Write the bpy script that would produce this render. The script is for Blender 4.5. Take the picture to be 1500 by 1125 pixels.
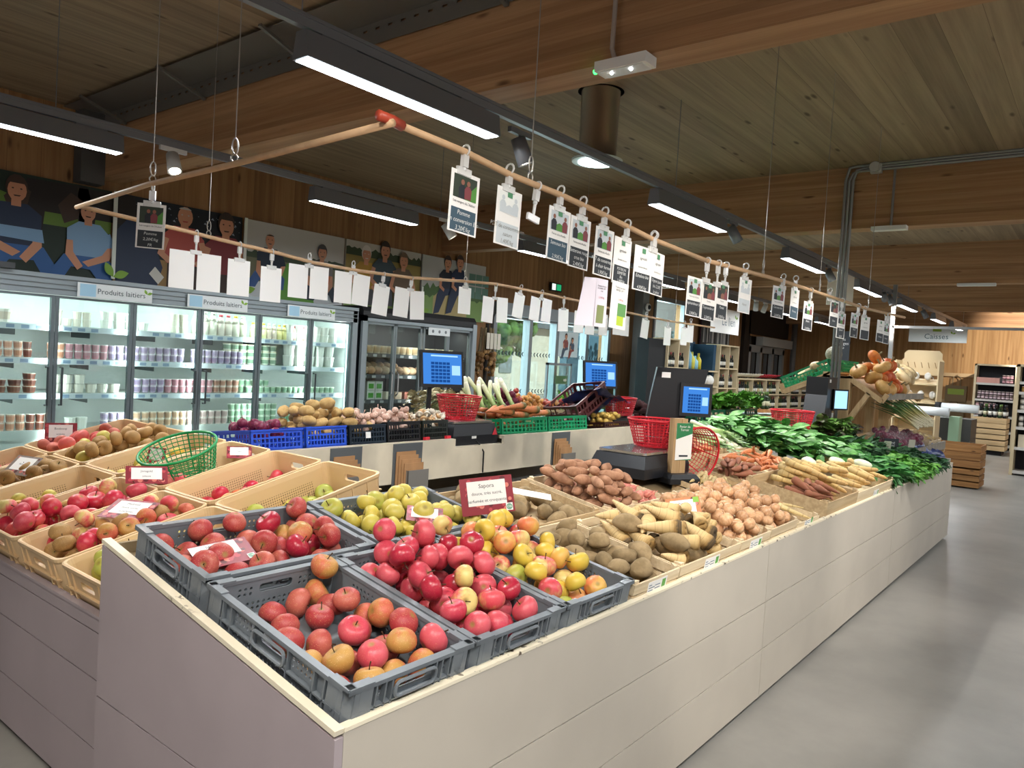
import bpy, bmesh, math, random
from mathutils import Vector, Matrix, Euler, Quaternion
from mathutils.geometry import tessellate_polygon
import numpy as np
random.seed(11)
PI = math.pi
SC = bpy.context.scene
COL = SC.collection
for _o in list(bpy.data.objects):
    bpy.data.objects.remove(_o)
V = Vector
T = Matrix.Translation

def RX(a): return Matrix.Rotation(math.radians(a), 4, 'X')
def RY(a): return Matrix.Rotation(math.radians(a), 4, 'Y')
def RZ(a): return Matrix.Rotation(math.radians(a), 4, 'Z')

def hexc(h):
    h = h.lstrip('#')
    c = [int(h[i:i + 2], 16) / 255 for i in (0, 2, 4)]
    return tuple(x / 12.92 if x <= .04045 else ((x + .055) / 1.055) ** 2.4 for x in c) + (1.0,)

# ------------------------------------------------------------------ camera
# world: X runs along the counters, Y from the aisle to the dairy wall, Z up (metres)
_f, _yaw, _pit, _rol = 1108.94, 0.669608, -0.0348926, 0.0591684
_fw = V((math.cos(_pit) * math.cos(_yaw), math.cos(_pit) * math.sin(_yaw), math.sin(_pit)))
_r = _fw.cross(V((0, 0, 1))).normalized()
_u = _r.cross(_fw)
_r2 = _r * math.cos(_rol) + _u * math.sin(_rol)
_u2 = -_r * math.sin(_rol) + _u * math.cos(_rol)
cd = bpy.data.cameras.new('camera')
cam = bpy.data.objects.new('camera', cd)
COL.objects.link(cam)
cam.matrix_world = Matrix(((_r2.x, _u2.x, -_fw.x, 0), (_r2.y, _u2.y, -_fw.y, 0), (_r2.z, _u2.z, -_fw.z, 1.55), (0, 0, 0, 1)))
cd.sensor_width = 36
cd.lens = 36 * _f / 1500
cd.clip_start = .05
cd.clip_end = 200
SC.camera = cam
# ------------------------------------------------------------------ world, exposure, lights
SC.view_settings.view_transform = 'Standard'
SC.view_settings.look = 'None'
SC.view_settings.gamma = 1
SC.view_settings.use_curve_mapping = False
SC.view_settings.exposure = 0.68
SC.cycles.max_bounces = 6
SC.cycles.diffuse_bounces = 4
SC.cycles.glossy_bounces = 3
SC.cycles.transparent_max_bounces = 12
SC.cycles.caustics_reflective = False
SC.cycles.caustics_refractive = False
SC.cycles.sample_clamp_indirect = 4
W = bpy.data.worlds.new('world')
SC.world = W
W.use_nodes = True
W.node_tree.nodes['Background'].inputs[0].default_value = (1.0, .95, .92, 1)
W.node_tree.nodes['Background'].inputs[1].default_value = .34

def area(loc, sx, sy, power, col=(1, .95, .9), rot=(0, 0, 0)):
    l = bpy.data.lights.new('area_light', 'AREA')
    l.shape = 'RECTANGLE'
    l.size, l.size_y, l.energy, l.color = sx, sy, power, col
    o = bpy.data.objects.new('area_light', l)
    COL.objects.link(o)
    o.location, o.rotation_euler = loc, rot
    return o

def spot(loc, target, power, deg=50, col=(1, .93, .84), r=.04, blend=.5):
    l = bpy.data.lights.new('spot_light', 'SPOT')
    l.energy, l.color, l.shadow_soft_size = power, col, r
    l.spot_size, l.spot_blend = math.radians(deg), blend
    o = bpy.data.objects.new('spot_light', l)
    COL.objects.link(o)
    o.location = loc
    o.rotation_euler = (V(target) - V(loc)).to_track_quat('-Z', 'Y').to_euler()
    return o

# LED bars of the two light tracks and an added unseen aisle track: (x0, x1, y, z)
BARS = [(2.0, 3.32, 2.87, 2.86), (5.25, 6.57, 2.87, 2.86), (8.25, 9.57, 2.87, 2.86), (11.15, 12.45, 2.87, 2.86),
        (13.85, 15.15, 2.87, 2.86), (16.9, 18.1, 2.87, 2.86), (19.1, 20.4, 2.87, 2.86),
        (1.1, 2.42, 5.5, 2.86), (4.02, 5.26, 5.5, 2.86), (6.95, 8.2, 5.5, 2.86), (10.0, 11.2, 5.5, 2.86), (12.7, 13.9, 5.5, 2.86),
        (15.3, 16.5, 5.5, 2.86), (18.2, 19.4, 5.5, 2.86),
        (-1.2, .1, -.7, 2.86), (1.6, 2.9, -.7, 2.86), (4.4, 5.7, -.7, 2.86), (7.4, 8.7, -.7, 2.86), (10.6, 11.9, -.7, 2.86), (14.2, 15.5, -.7, 2.86), (18.5, 19.8, -.7, 2.86)]
for x0, x1, y, z in BARS:
    area(((x0 + x1) / 2, y, z - .075), x1 - x0, .07, 23 if y < 0 else 26 if y < 4 else 20, (.95, .98, 1))
# the track spots aimed at the displays (the first three hang on the track above and behind the camera)
SPOTS = [((-.25, .9, 2.95), (1.5, 1.75, .85), 105, 62), ((.6, -.3, 2.95), (2.3, 1.7, .85), 105, 60), ((2.6, -.3, 2.95), (3.7, 1.7, .9), 125, 60),
         ((3.58, 2.87, 2.72), (3.0, 2.0, .9), 40, 60), ((6.75, 2.87, 2.72), (6.4, 1.8, .9), 110, 65), ((5.3, .2, 2.95), (5.6, 1.7, .9), 135, 60),
         ((9.83, 2.87, 2.72), (9.3, 1.8, 1.3), 120, 60), ((12.6, 2.87, 2.72), (15.8, 2.8, 1.6), 160, 45),
         ((20.4, 1.2, 2.9), (24.4, .9, 2.3), 620, 85), ((2.79, 5.5, 2.72), (2.4, 3.6, .9), 70, 60), ((5.65, 5.5, 2.72), (5.0, 4.1, 1), 90, 70), ((1.0, 5.5, 2.72), (1.5, 3.4, .7), 60, 60)]
for loc, tg, p, d in SPOTS:
    spot(loc, tg, p, d)
# inside the two refrigerated cabinets
area((3.7, 7.2, 1.88), 4.2, .08, 15, (.9, 1, .97), (math.radians(10), 0, 0))
for _x in (1.3, 1.95, 2.6, 3.25, 3.9, 4.55, 5.2, 5.76):
    area((_x, 7.05, 1.1), .03, 1.45, 5, (.93, 1, .98), (math.radians(90), 0, 0))
for _x in (6.9, 7.86):
    area((_x, 7.03, 1.1), .03, 1.4, 3.5, (1, .96, .88), (math.radians(90), 0, 0))
area((6.9, 7.25, 1.85), 1.8, .06, 12, (1, .95, .85), (math.radians(10), 0, 0))
# daylight through the glazed entrance and the high window
area((11.3, 8.35, 1.3), 3.4, 2.2, 130, (.85, .95, 1), (math.radians(-90), 0, 0))
area((15.7, 8.35, 2.4), 1.3, 1.2, 50, (.85, .95, 1), (math.radians(-90), 0, 0))

# ------------------------------------------------------------------ materials
def newmat(name):
    m = bpy.data.materials.new(name)
    m.use_nodes = True
    return m, m.node_tree, m.node_tree.nodes['Principled BSDF']

def nd(nt, t, **kw):
    n = nt.nodes.new(t)
    for k, v in kw.items():
        if k.startswith('i_'):
            k2 = k[2:]
            n.inputs[int(k2) if k2.isdigit() else k2].default_value = v
        else:
            setattr(n, k, v)
    return n

def mixc(nt, fac, a, b, mode='MIX'):
    n = nt.nodes.new('ShaderNodeMix')
    n.data_type = 'RGBA'
    n.blend_type = mode
    for s, v in ((n.inputs[0], fac), (n.inputs[6], a), (n.inputs[7], b)):
        if isinstance(v, bpy.types.NodeSocket): nt.links.new(v, s)
        else: s.default_value = v
    return n.outputs[2]

def mth(nt, op, a, b=0.0, c=None):
    n = nt.nodes.new('ShaderNodeMath')
    n.operation = op
    for s, v in zip(n.inputs, (a, b) if c is None else (a, b, c)):
        if isinstance(v, bpy.types.NodeSocket): nt.links.new(v, s)
        else: s.default_value = v
    return n.outputs[0]

def ss(nt, v, lo, hi):
    n = nt.nodes.new('ShaderNodeMapRange')
    n.interpolation_type = 'SMOOTHSTEP'
    nt.links.new(v, n.inputs[0])
    n.inputs[1].default_value, n.inputs[2].default_value = lo, hi
    return n.outputs[0]

_simple = {}
def simple(h, rough=.5, metal=0, noise=.0, ns=20, spec=.4, name=None):
    key = (h, rough, metal, noise, ns)
    if key in _simple: return _simple[key]
    m, nt, b = newmat(name or 'paint_' + h.strip('#'))
    b.inputs['Base Color'].default_value = hexc(h)
    b.inputs['Roughness'].default_value = rough
    b.inputs['Metallic'].default_value = metal
    b.inputs['Specular IOR Level'].default_value = spec
    if noise:
        tc = nd(nt, 'ShaderNodeTexCoord')
        nz = nd(nt, 'ShaderNodeTexNoise', i_Scale=ns, i_Detail=4)
        nt.links.new(tc.outputs['Object'], nz.inputs['Vector'])
        c = hexc(h)
        d = tuple(x * (1 - noise) for x in c[:3]) + (1,)
        l = tuple(min(1, x * (1 + noise * .6)) for x in c[:3]) + (1,)
        nt.links.new(mixc(nt, ss(nt, nz.outputs[0], .3, .7), d, l), b.inputs['Base Color'])
    _simple[key] = m
    return m

def emit(h, s, name='lamp_glow'):
    m = bpy.data.materials.new(name)
    m.use_nodes = True
    nt = m.node_tree
    nt.nodes.clear()
    e = nd(nt, 'ShaderNodeEmission', i_0=hexc(h), i_1=s)
    o = nd(nt, 'ShaderNodeOutputMaterial')
    nt.links.new(e.outputs[0], o.inputs[0])
    return m

def glassy(name, tint='#ffffff', refl=.08, rough=.02):
    m = bpy.data.materials.new(name)
    m.use_nodes = True
    nt = m.node_tree
    nt.nodes.clear()
    t = nd(nt, 'ShaderNodeBsdfTransparent', i_0=hexc(tint))
    g = nd(nt, 'ShaderNodeBsdfGlossy', i_0=(1, 1, 1, 1), i_Roughness=rough)
    mx = nd(nt, 'ShaderNodeMixShader', i_0=refl)
    o = nd(nt, 'ShaderNodeOutputMaterial')
    nt.links.new(t.outputs[0], mx.inputs[1]); nt.links.new(g.outputs[0], mx.inputs[2])
    nt.links.new(mx.outputs[0], o.inputs[0])
    return m

def timber(name, c1, c2, knot, along=0, across=1, pw=.2, rough=.6, knots=1.0, scale=1.0, third=None):
    """planks that run along one axis; each plank its own tone, grain stretched, dark knots"""
    m, nt, b = newmat(name)
    tc = nd(nt, 'ShaderNodeTexCoord')
    sp = nd(nt, 'ShaderNodeSeparateXYZ')
    nt.links.new(tc.outputs['Object'], sp.inputs[0])
    A, B = sp.outputs[along], sp.outputs[across]
    Cc = sp.outputs[3 - along - across]
    q = mth(nt, 'DIVIDE', B, pw)
    fl = mth(nt, 'FLOOR', q)
    wn = nd(nt, 'ShaderNodeTexWhiteNoise', noise_dimensions='1D')
    nt.links.new(fl, wn.inputs['W'])
    off = mth(nt, 'MULTIPLY', wn.outputs[0], 37.0)
    cb = nd(nt, 'ShaderNodeCombineXYZ')
    nt.links.new(mth(nt, 'ADD', mth(nt, 'MULTIPLY', A, .35 * scale), off), cb.inputs[0])
    nt.links.new(mth(nt, 'MULTIPLY', B, 9.0 * scale), cb.inputs[1])
    nt.links.new(mth(nt, 'MULTIPLY', Cc, 9.0 * scale), cb.inputs[2])
    nz = nd(nt, 'ShaderNodeTexNoise', i_Scale=1.6, i_Detail=6, i_Roughness=.62)
    nt.links.new(cb.outputs[0], nz.inputs['Vector'])
    g = mixc(nt, ss(nt, nz.outputs[0], .3, .72), hexc(c1), hexc(c2))
    tone = mth(nt, 'MULTIPLY_ADD', wn.outputs[0], .28, .84)
    g = mixc(nt, 1.0, g, tone, 'MULTIPLY')
    cb2 = nd(nt, 'ShaderNodeCombineXYZ')
    nt.links.new(mth(nt, 'ADD', mth(nt, 'MULTIPLY', A, 2.2 * scale), off), cb2.inputs[0])
    nt.links.new(mth(nt, 'MULTIPLY', B, 7.0 * scale), cb2.inputs[1])
    nt.links.new(mth(nt, 'MULTIPLY', Cc, 7.0 * scale), cb2.inputs[2])
    vo = nd(nt, 'ShaderNodeTexVoronoi', i_Scale=1.0)
    nt.links.new(cb2.outputs[0], vo.inputs['Vector'])
    sc = nd(nt, 'ShaderNodeSeparateColor')
    nt.links.new(vo.outputs['Color'], sc.inputs[0])
    k = mth(nt, 'MULTIPLY', mth(nt, 'SUBTRACT', 1.0, ss(nt, vo.outputs['Distance'], .05, .19)), mth(nt, 'LESS_THAN', sc.outputs[0], .34 * knots))
    g = mixc(nt, mth(nt, 'MULTIPLY', k, .85), g, hexc(knot))
    fr = mth(nt, 'FRACT', q)
    edge = mth(nt, 'LESS_THAN', fr, .012)
    g = mixc(nt, mth(nt, 'MULTIPLY', edge, .6), g, hexc(knot))
    nt.links.new(g, b.inputs['Base Color'])
    b.inputs['Roughness'].default_value = rough
    b.inputs['Specular IOR Level'].default_value = .25
    return m

def apple_mat(name, cA, cB, lo, hi, dull=.38, speck=.35):
    """skin that turns from colour A to B with streaks from stem to calyx"""
    m, nt, b = newmat(name)
    tc = nd(nt, 'ShaderNodeTexCoord')
    oi = nd(nt, 'ShaderNodeObjectInfo')
    sp = nd(nt, 'ShaderNodeSeparateXYZ')
    nt.links.new(tc.outputs['Object'], sp.inputs[0])
    w = mth(nt, 'MULTIPLY', oi.outputs['Random'], 40.0)
    n1 = nd(nt, 'ShaderNodeTexNoise', noise_dimensions='4D', i_Scale=22, i_Detail=2)
    nt.links.new(tc.outputs['Object'], n1.inputs['Vector']); nt.links.new(w, n1.inputs['W'])
    mp = nd(nt, 'ShaderNodeMapping')
    mp.inputs['Scale'].default_value = (170, 170, 22)
    nt.links.new(tc.outputs['Object'], mp.inputs[0])
    n2 = nd(nt, 'ShaderNodeTexNoise', noise_dimensions='4D', i_Scale=1.0, i_Detail=3)
    nt.links.new(mp.outputs[0], n2.inputs['Vector']); nt.links.new(w, n2.inputs['W'])
    side = mth(nt, 'MULTIPLY', sp.outputs[0], 5.5)
    v = mth(nt, 'ADD', mth(nt, 'MULTIPLY_ADD', n1.outputs[0], .9, side), mth(nt, 'MULTIPLY', n2.outputs[0], .42))
    v = mth(nt, 'ADD', v, mth(nt, 'MULTIPLY', oi.outputs['Random'], .25))
    col = mixc(nt, ss(nt, v, lo, hi), hexc(cA), hexc(cB))
    n3 = nd(nt, 'ShaderNodeTexNoise', i_Scale=420, i_Detail=1)
    nt.links.new(tc.outputs['Object'], n3.inputs['Vector'])
    col = mixc(nt, mth(nt, 'MULTIPLY', ss(nt, n3.outputs[0], .64, .72), speck), col, hexc('#d9b27a'))
    rad = mth(nt, 'SQRT', mth(nt, 'ADD', mth(nt, 'MULTIPLY', sp.outputs[0], sp.outputs[0]), mth(nt, 'MULTIPLY', sp.outputs[1], sp.outputs[1])))
    dim = mth(nt, 'SUBTRACT', 1.0, ss(nt, rad, .002, .013))
    col = mixc(nt, mth(nt, 'MULTIPLY', dim, .8), col, hexc('#8d7a3a'))
    nt.links.new(col, b.inputs['Base Color'])
    b.inputs['Roughness'].default_value = dull
    b.inputs['Specular IOR Level'].default_value = .45
    return m

def skin(name, c1, c2, scale=30, rough=.7, stretch=None, lo=.35, hi=.65, rnd=.0, bump=0):
    """two-tone mottled vegetable skin, with a small tone shift per item"""
    m, nt, b = newmat(name)
    tc = nd(nt, 'ShaderNodeTexCoord')
    oi = nd(nt, 'ShaderNodeObjectInfo')
    mp = nd(nt, 'ShaderNodeMapping')
    mp.inputs['Scale'].default_value = stretch or (1, 1, 1)
    nt.links.new(tc.outputs['Object'], mp.inputs[0])
    n1 = nd(nt, 'ShaderNodeTexNoise', noise_dimensions='4D', i_Scale=scale, i_Detail=4, i_Roughness=.6)
    nt.links.new(mp.outputs[0], n1.inputs['Vector'])
    nt.links.new(mth(nt, 'MULTIPLY', oi.outputs['Random'], 30.0), n1.inputs['W'])
    col = mixc(nt, ss(nt, n1.outputs[0], lo, hi), hexc(c1), hexc(c2))
    if rnd:
        col = mixc(nt, 1.0, col, mth(nt, 'MULTIPLY_ADD', oi.outputs['Random'], rnd, 1 - rnd / 2), 'MULTIPLY')
    nt.links.new(col, b.inputs['Base Color'])
    b.inputs['Roughness'].default_value = rough
    b.inputs['Specular IOR Level'].default_value = .3
    if bump:
        bp = nd(nt, 'ShaderNodeBump', i_Strength=bump, i_Distance=.004)
        nt.links.new(n1.outputs[0], bp.inputs['Height'])
        nt.links.new(bp.outputs[0], b.inputs['Normal'])
    return m

def axis_mat(name, stops, ax=2, lo=0, hi=1, rough=.6, ring=0):
    """colour along one object axis (white leek shaft to green leaf, parsnip crown to tip)"""
    m, nt, b = newmat(name)
    tc = nd(nt, 'ShaderNodeTexCoord')
    sp = nd(nt, 'ShaderNodeSeparateXYZ')
    nt.links.new(tc.outputs['Object'], sp.inputs[0])
    nz = nd(nt, 'ShaderNodeTexNoise', i_Scale=60)
    nt.links.new(tc.outputs['Object'], nz.inputs['Vector'])
    v = mth(nt, 'ADD', sp.outputs[ax], mth(nt, 'MULTIPLY', mth(nt, 'SUBTRACT', nz.outputs[0], .5), (hi - lo) * .12))
    mr = nd(nt, 'ShaderNodeMapRange', i_1=lo, i_2=hi)
    nt.links.new(v, mr.inputs[0])
    cr = nd(nt, 'ShaderNodeValToRGB')
    el = cr.color_ramp.elements
    el[0].position, el[0].color = stops[0][0], hexc(stops[0][1])
    el[1].position, el[1].color = stops[-1][0], hexc(stops[-1][1])
    for p, c in stops[1:-1]:
        e = el.new(p); e.color = hexc(c)
    nt.links.new(mr.outputs[0], cr.inputs[0])
    col = cr.outputs[0]
    if ring:
        mp = nd(nt, 'ShaderNodeMapping')
        sc = [4, 4, 4]; sc[ax] = ring
        mp.inputs['Scale'].default_value = sc
        nt.links.new(tc.outputs['Object'], mp.inputs[0])
        n2 = nd(nt, 'ShaderNodeTexNoise', i_Scale=1, i_Detail=3)
        nt.links.new(mp.outputs[0], n2.inputs['Vector'])
        col = mixc(nt, mth(nt, 'MULTIPLY', ss(nt, n2.outputs[0], .52, .66), .45), col, hexc('#7a5a2c'))
    nt.links.new(col, b.inputs['Base Color'])
    b.inputs['Roughness'].default_value = rough
    return m

# ------------------------------------------------------------------ mesh builder
class MB:
    def __init__(s):
        s.v, s.f, s.m, s.mi = [], [], [], 0
    def add(s, vs, fs):
        n = len(s.v)
        s.v += [tuple(p) for p in vs]
        s.f += [tuple(i + n for i in f) for f in fs]
        s.m += [s.mi] * len(fs)
        return s
    def box(s, x0, x1, y0, y1, z0, z1, M=None):
        vs = [V((x, y, z)) for z in (z0, z1) for y in (y0, y1) for x in (x0, x1)]
        if M is not None: vs = [M @ p for p in vs]
        return s.add(vs, [(0, 2, 3, 1), (4, 5, 7, 6), (0, 1, 5, 4), (2, 6, 7, 3), (0, 4, 6, 2), (1, 3, 7, 5)])
    def bar(s, p, q, w, h, up=(0, 0, 1)):
        p, q = V(p), V(q)
        d = (q - p).normalized()
        side = d.cross(V(up))
        if side.length < 1e-4: side = d.cross(V((1, 0, 0)))
        side.normalize()
        u = side.cross(d)
        a, b = side * w / 2, u * h / 2
        vs = [p - a - b, p + a - b, p + a + b, p - a + b, q - a - b, q + a - b, q + a + b, q - a + b]
        return s.add(vs, [(0, 3, 2, 1), (4, 5, 6, 7), (0, 1, 5, 4), (1, 2, 6, 5), (2, 3, 7, 6), (3, 0, 4, 7)])
    def tube(s, pts, r, n=6, closed=False, cap=True):
        pts = [V(p) for p in pts]
        k = len(pts)
        rs = r if isinstance(r, (list, tuple)) else [r] * k
        vs, fs = [], []
        prev = None
        for i, p in enumerate(pts):
            a = pts[(i - 1) % k] if closed else pts[max(i - 1, 0)]
            b = pts[(i + 1) % k] if closed else pts[min(i + 1, k - 1)]
            d = (b - a)
            d = d.normalized() if d.length > 1e-9 else V((0, 0, 1))
            if prev is None:
                sd = d.cross(V((0, 0, 1)))
                if sd.length < .05: sd = d.cross(V((1, 0, 0)))
            else:
                sd = prev - d * prev.dot(d)
                if sd.length < 1e-6: sd = d.cross(V((1, 0, 0)))
            sd.normalize()
            prev = sd
            u = d.cross(sd)
            for j in range(n):
                t = 2 * PI * j / n
                vs.append(p + (sd * math.cos(t) + u * math.sin(t)) * rs[i])
        for i in range(k if closed else k - 1):
            for j in range(n):
                a, b = i * n + j, i * n + (j + 1) % n
                c, d = ((i + 1) % k) * n + (j + 1) % n, ((i + 1) % k) * n + j
                fs.append((a, b, c, d))
        if cap and not closed:
            fs.append(tuple(range(n - 1, -1, -1)))
            fs.append(tuple((k - 1) * n + j for j in range(n)))
        return s.add(vs, fs)
    def lathe(s, prof, n=16, M=None, wob=None):
        vs, fs = [], []
        for i, (r, z) in enumerate(prof):
            for j in range(n):
                t = 2 * PI * j / n
                k = wob(t, i) if wob else 1
                vs.append(V((r * k * math.cos(t), r * k * math.sin(t), z)))
        m = len(prof)
        for i in range(m - 1):
            for j in range(n):
                fs.append((i * n + j, i * n + (j + 1) % n, (i + 1) * n + (j + 1) % n, (i + 1) * n + j))
        if prof[0][0] > 1e-6: fs.append(tuple(range(n - 1, -1, -1)))
        if prof[-1][0] > 1e-6: fs.append(tuple((m - 1) * n + j for j in range(n)))
        if M is not None: vs = [M @ p for p in vs]
        return s.add(vs, fs)
    def poly(s, pts):
        return s.add(pts, [tuple(range(len(pts)))])
    def sphere(s, c, r, n=10, k=6, M=None, sq=(1, 1, 1)):
        prof = [(max(1e-7, math.sin(PI * i / k)), -math.cos(PI * i / k)) for i in range(k + 1)]
        M2 = T(V(c)) @ Matrix.Diagonal((r * sq[0], r * sq[1], r * sq[2], 1))
        return s.lathe(prof, n, M2 if M is None else M @ M2)
    def plate(s, M, outer, holes=(), t=.004):
        """flat plate with holes, front face at local z=0, thickness t behind it"""
        loops = [outer] + list(holes)
        tri = tessellate_polygon([[V((x, y, 0)) for x, y in lp] for lp in loops])
        flat = [p for lp in loops for p in lp]
        N = len(flat)
        vs = [M @ V((x, y, 0)) for x, y in flat] + [M @ V((x, y, -t)) for x, y in flat]
        fs = [tuple(f) for f in tri] + [tuple(i + N for i in reversed(f)) for f in tri]
        o = 0
        for lp in loops:
            k = len(lp)
            for i in range(k):
                fs.append((o + i, o + (i + 1) % k, N + o + (i + 1) % k, N + o + i))
            o += k
        return s.add(vs, fs)
    def loft(s, loops, cap0=True, cap1=True):
        n = len(loops[0])
        vs = [p for l in loops for p in l]
        fs = []
        for i in range(len(loops) - 1):
            for j in range(n):
                fs.append((i * n + j, i * n + (j + 1) % n, (i + 1) * n + (j + 1) % n, (i + 1) * n + j))
        if cap0: fs.append(tuple(range(n - 1, -1, -1)))
        if cap1: fs.append(tuple((len(loops) - 1) * n + j for j in range(n)))
        return s.add(vs, fs)
    def grid(s, rows):
        n, m = len(rows[0]), len(rows)
        return s.add([p for r in rows for p in r], [(i * n + j, i * n + j + 1, (i + 1) * n + j + 1, (i + 1) * n + j) for i in range(m - 1) for j in range(n - 1)])
    def mesh(s, name, mats, smooth=False, fix=True):
        me = bpy.data.meshes.new(name)
        me.from_pydata(s.v, [], s.f)
        if not isinstance(mats, (list, tuple)): mats = [mats]
        for m in mats: me.materials.append(m)
        if len(mats) > 1: me.polygons.foreach_set('material_index', s.m)
        if fix:
            bm = bmesh.new(); bm.from_mesh(me)
            bmesh.ops.recalc_face_normals(bm, faces=bm.faces)
            bm.to_mesh(me); bm.free()
        if smooth: me.polygons.foreach_set('use_smooth', [True] * len(me.polygons))
        me.update()
        return me
    def build(s, name, mats, parent=None, smooth=False, M=None, fix=True):
        return put(name, s.mesh(name, mats, smooth, fix), parent, M)

def put(name, me, parent=None, M=None):
    o = bpy.data.objects.new(name, me)
    COL.objects.link(o)
    if parent is not None: o.parent = parent
    if M is not None: o.matrix_local = M
    return o

def tag(o, label, cat, group=None, kind=None):
    o['label'] = label
    o['category'] = cat
    if group: o['group'] = group
    if kind: o['kind'] = kind
    return o

def thing(name, label, cat, M=None, group=None):
    o = bpy.data.objects.new(name, None)
    o.empty_display_size = .05
    COL.objects.link(o)
    if M is not None: o.matrix_world = M if isinstance(M, Matrix) else T(V(M))
    return tag(o, label, cat, group)

def struct(name, mb, m, parent=None, smooth=False):
    o = mb.build(name, m, parent, smooth)
    if parent is None: o['kind'] = 'structure'
    return o

_kids = {}
def dup(root, M, label=None, group=None):
    """a copy of a thing with copies of its parts and their sub-parts (mesh data shared)"""
    r = root.copy(); COL.objects.link(r)
    r.matrix_world = M
    if label: r['label'] = label
    if group: r['group'] = group
    if root.name not in _kids: _kids[root.name] = [(c, list(c.children)) for c in root.children]
    for c, gs in _kids[root.name]:
        d = c.copy(); COL.objects.link(d); d.parent = r
        for g in gs:
            e = g.copy(); COL.objects.link(e); e.parent = d
    return r

def lettering(txt, size, mat, parent, M, align='CENTER', name='lettering', space=1.0, shear=0):
    c = bpy.data.curves.new('lettering', 'FONT')
    c.body, c.size, c.align_x, c.align_y = txt, size, align, 'CENTER'
    c.resolution_u = 2
    c.space_line = space
    c.shear = shear
    o = bpy.data.objects.new('lettering_curve', c)
    me = bpy.data.meshes.new_from_object(o)
    bpy.data.objects.remove(o)
    bpy.data.curves.remove(c)
    me.materials.clear(); me.materials.append(mat)
    return put(name, me, parent, M)

def rrect(w, h, r, z=0, n=4):
    """rounded rectangle loop centred on the origin"""
    out = []
    for cx, cy, a0 in ((w / 2 - r, h / 2 - r, 0), (-w / 2 + r, h / 2 - r, 90), (-w / 2 + r, -h / 2 + r, 180), (w / 2 - r, -h / 2 + r, 270)):
        for i in range(n + 1):
            a = math.radians(a0 + 90 * i / n)
            out.append(V((cx + r * math.cos(a), cy + r * math.sin(a), z)))
    return out

def circ(x, y, r, n=6):
    return [(x + r * math.cos(2 * PI * i / n), y + r * math.sin(2 * PI * i / n)) for i in range(n)]
def rect(x0, x1, y0, y1): return [(x0, y0), (x1, y0), (x1, y1), (x0, y1)]
def slot(x0, x1, y0, y1, n=3):
    h = min(x1 - x0, y1 - y0) / 2
    return [(p.x + (x0 + x1) / 2, p.y + (y0 + y1) / 2) for p in rrect(x1 - x0, y1 - y0, h * .7, 0, n)]
# ------------------------------------------------------------------ the building
CEIL = timber('ceiling_boards', '#86735c', '#a18c70', '#4a3828', 0, 1, .24, .7, 1.9)
BEAM = timber('glulam', '#98714f', '#b48e68', '#553622', 1, 2, .04, .6, 1.3)
WALLW = timber('wall_boards', '#86613f', '#a07a52', '#4a2f1b', 2, 0, .28, .6, .8)
WALLF = timber('wall_boards_far', '#a47a4c', '#c39a68', '#5b3a1e', 2, 1, .28, .6, .8)
GREY = simple('#8f9496', .5)
DGREY = simple('#5a5e61', .5)
ALU = simple('#9aa0a4', .35, .6)
BLACK = simple('#16171a', .5)
WHITE = simple('#e9e8e4', .6)
PAPER = simple('#eceae6', .7)
CONC = newmat('polished_concrete')
_m, _nt, _b = CONC
_tc = nd(_nt, 'ShaderNodeTexCoord')
_n = nd(_nt, 'ShaderNodeTexNoise', i_Scale=.9, i_Detail=6, i_Roughness=.6)
_nt.links.new(_tc.outputs['Object'], _n.inputs['Vector'])
_nt.links.new(mixc(_nt, ss(_nt, _n.outputs[0], .3, .7), hexc('#7c7a75'), hexc('#94918b')), _b.inputs['Base Color'])
_b.inputs['Roughness'].default_value = .38
CONC = _m
struct('floor', MB().box(-4, 24.6, -7, 8, -.1, 0), CONC)
struct('ceiling', MB().box(-4, 24.6, -7, 8.2, 3.7, 3.9), CEIL)
w = MB()
w.box(-4, 9.45, 8, 8.2, 0, 3.7).box(9.45, 13.1, 8, 8.2, 2.3, 3.7).box(13.1, 14.95, 8, 8.2, 0, 3.7)
w.box(14.95, 16.45, 8, 8.2, 0, 1.2).box(14.95, 16.45, 8, 8.2, 3.08, 3.7).box(16.45, 20.4, 8, 8.2, 0, 3.7)
w.box(20.4, 23.5, 8, 8.2, 2.55, 3.7).box(23.5, 24.7, 8, 8.2, 0, 3.7)
struct('wall_left', w, WALLW)
struct('wall_far', MB().box(24.5, 24.7, -7, 8, 0, 3.7), WALLF)
for i, x in enumerate((3.3, 8.22, 13.2, 18.2, 23.2)):
    struct('trim_%d' % (i + 1), MB().box(x, x + .22, -7, 8, 3.07, 3.7), BEAM)
# cable tray on the first beam, with its brackets
TRAY = simple('#77736c', .5, .4)
t = thing('cable_tray', 'grey perforated steel cable tray running along the top of the nearest beam', 'cable tray', (3.2, 4, 3.5))
mb = MB()
for y0 in range(-2, 4):
    pass
mb.plate(Matrix(((0, 0, -1, .08), (1, 0, 0, 0), (0, 1, 0, 0), (0, 0, 0, 1))), rect(-6, 3.95, .03, .17), [rect(-5.9 + .12 * k, -5.86 + .12 * k, .12, .135) for k in range(80)], .003)
mb.box(-.25, .08, -6, 3.95, .17, .173)
mb.build('tray', TRAY, t)
for y in (-3.4, -1.2, .6, 2.0, 3.4):
    MB().bar((.09, y, .02), (-.32, y, .16), .03, .02).build('bracket', TRAY, t)
# steel post standing where the beam meets the dairy wall
o = MB().box(3.08, 3.3, 7.82, 7.99, 2.99, 3.7).build('steel_column', simple('#4b4a48', .6)); tag(o, 'grey steel column at the wall under the nearest beam, above the portraits', 'column')

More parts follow.
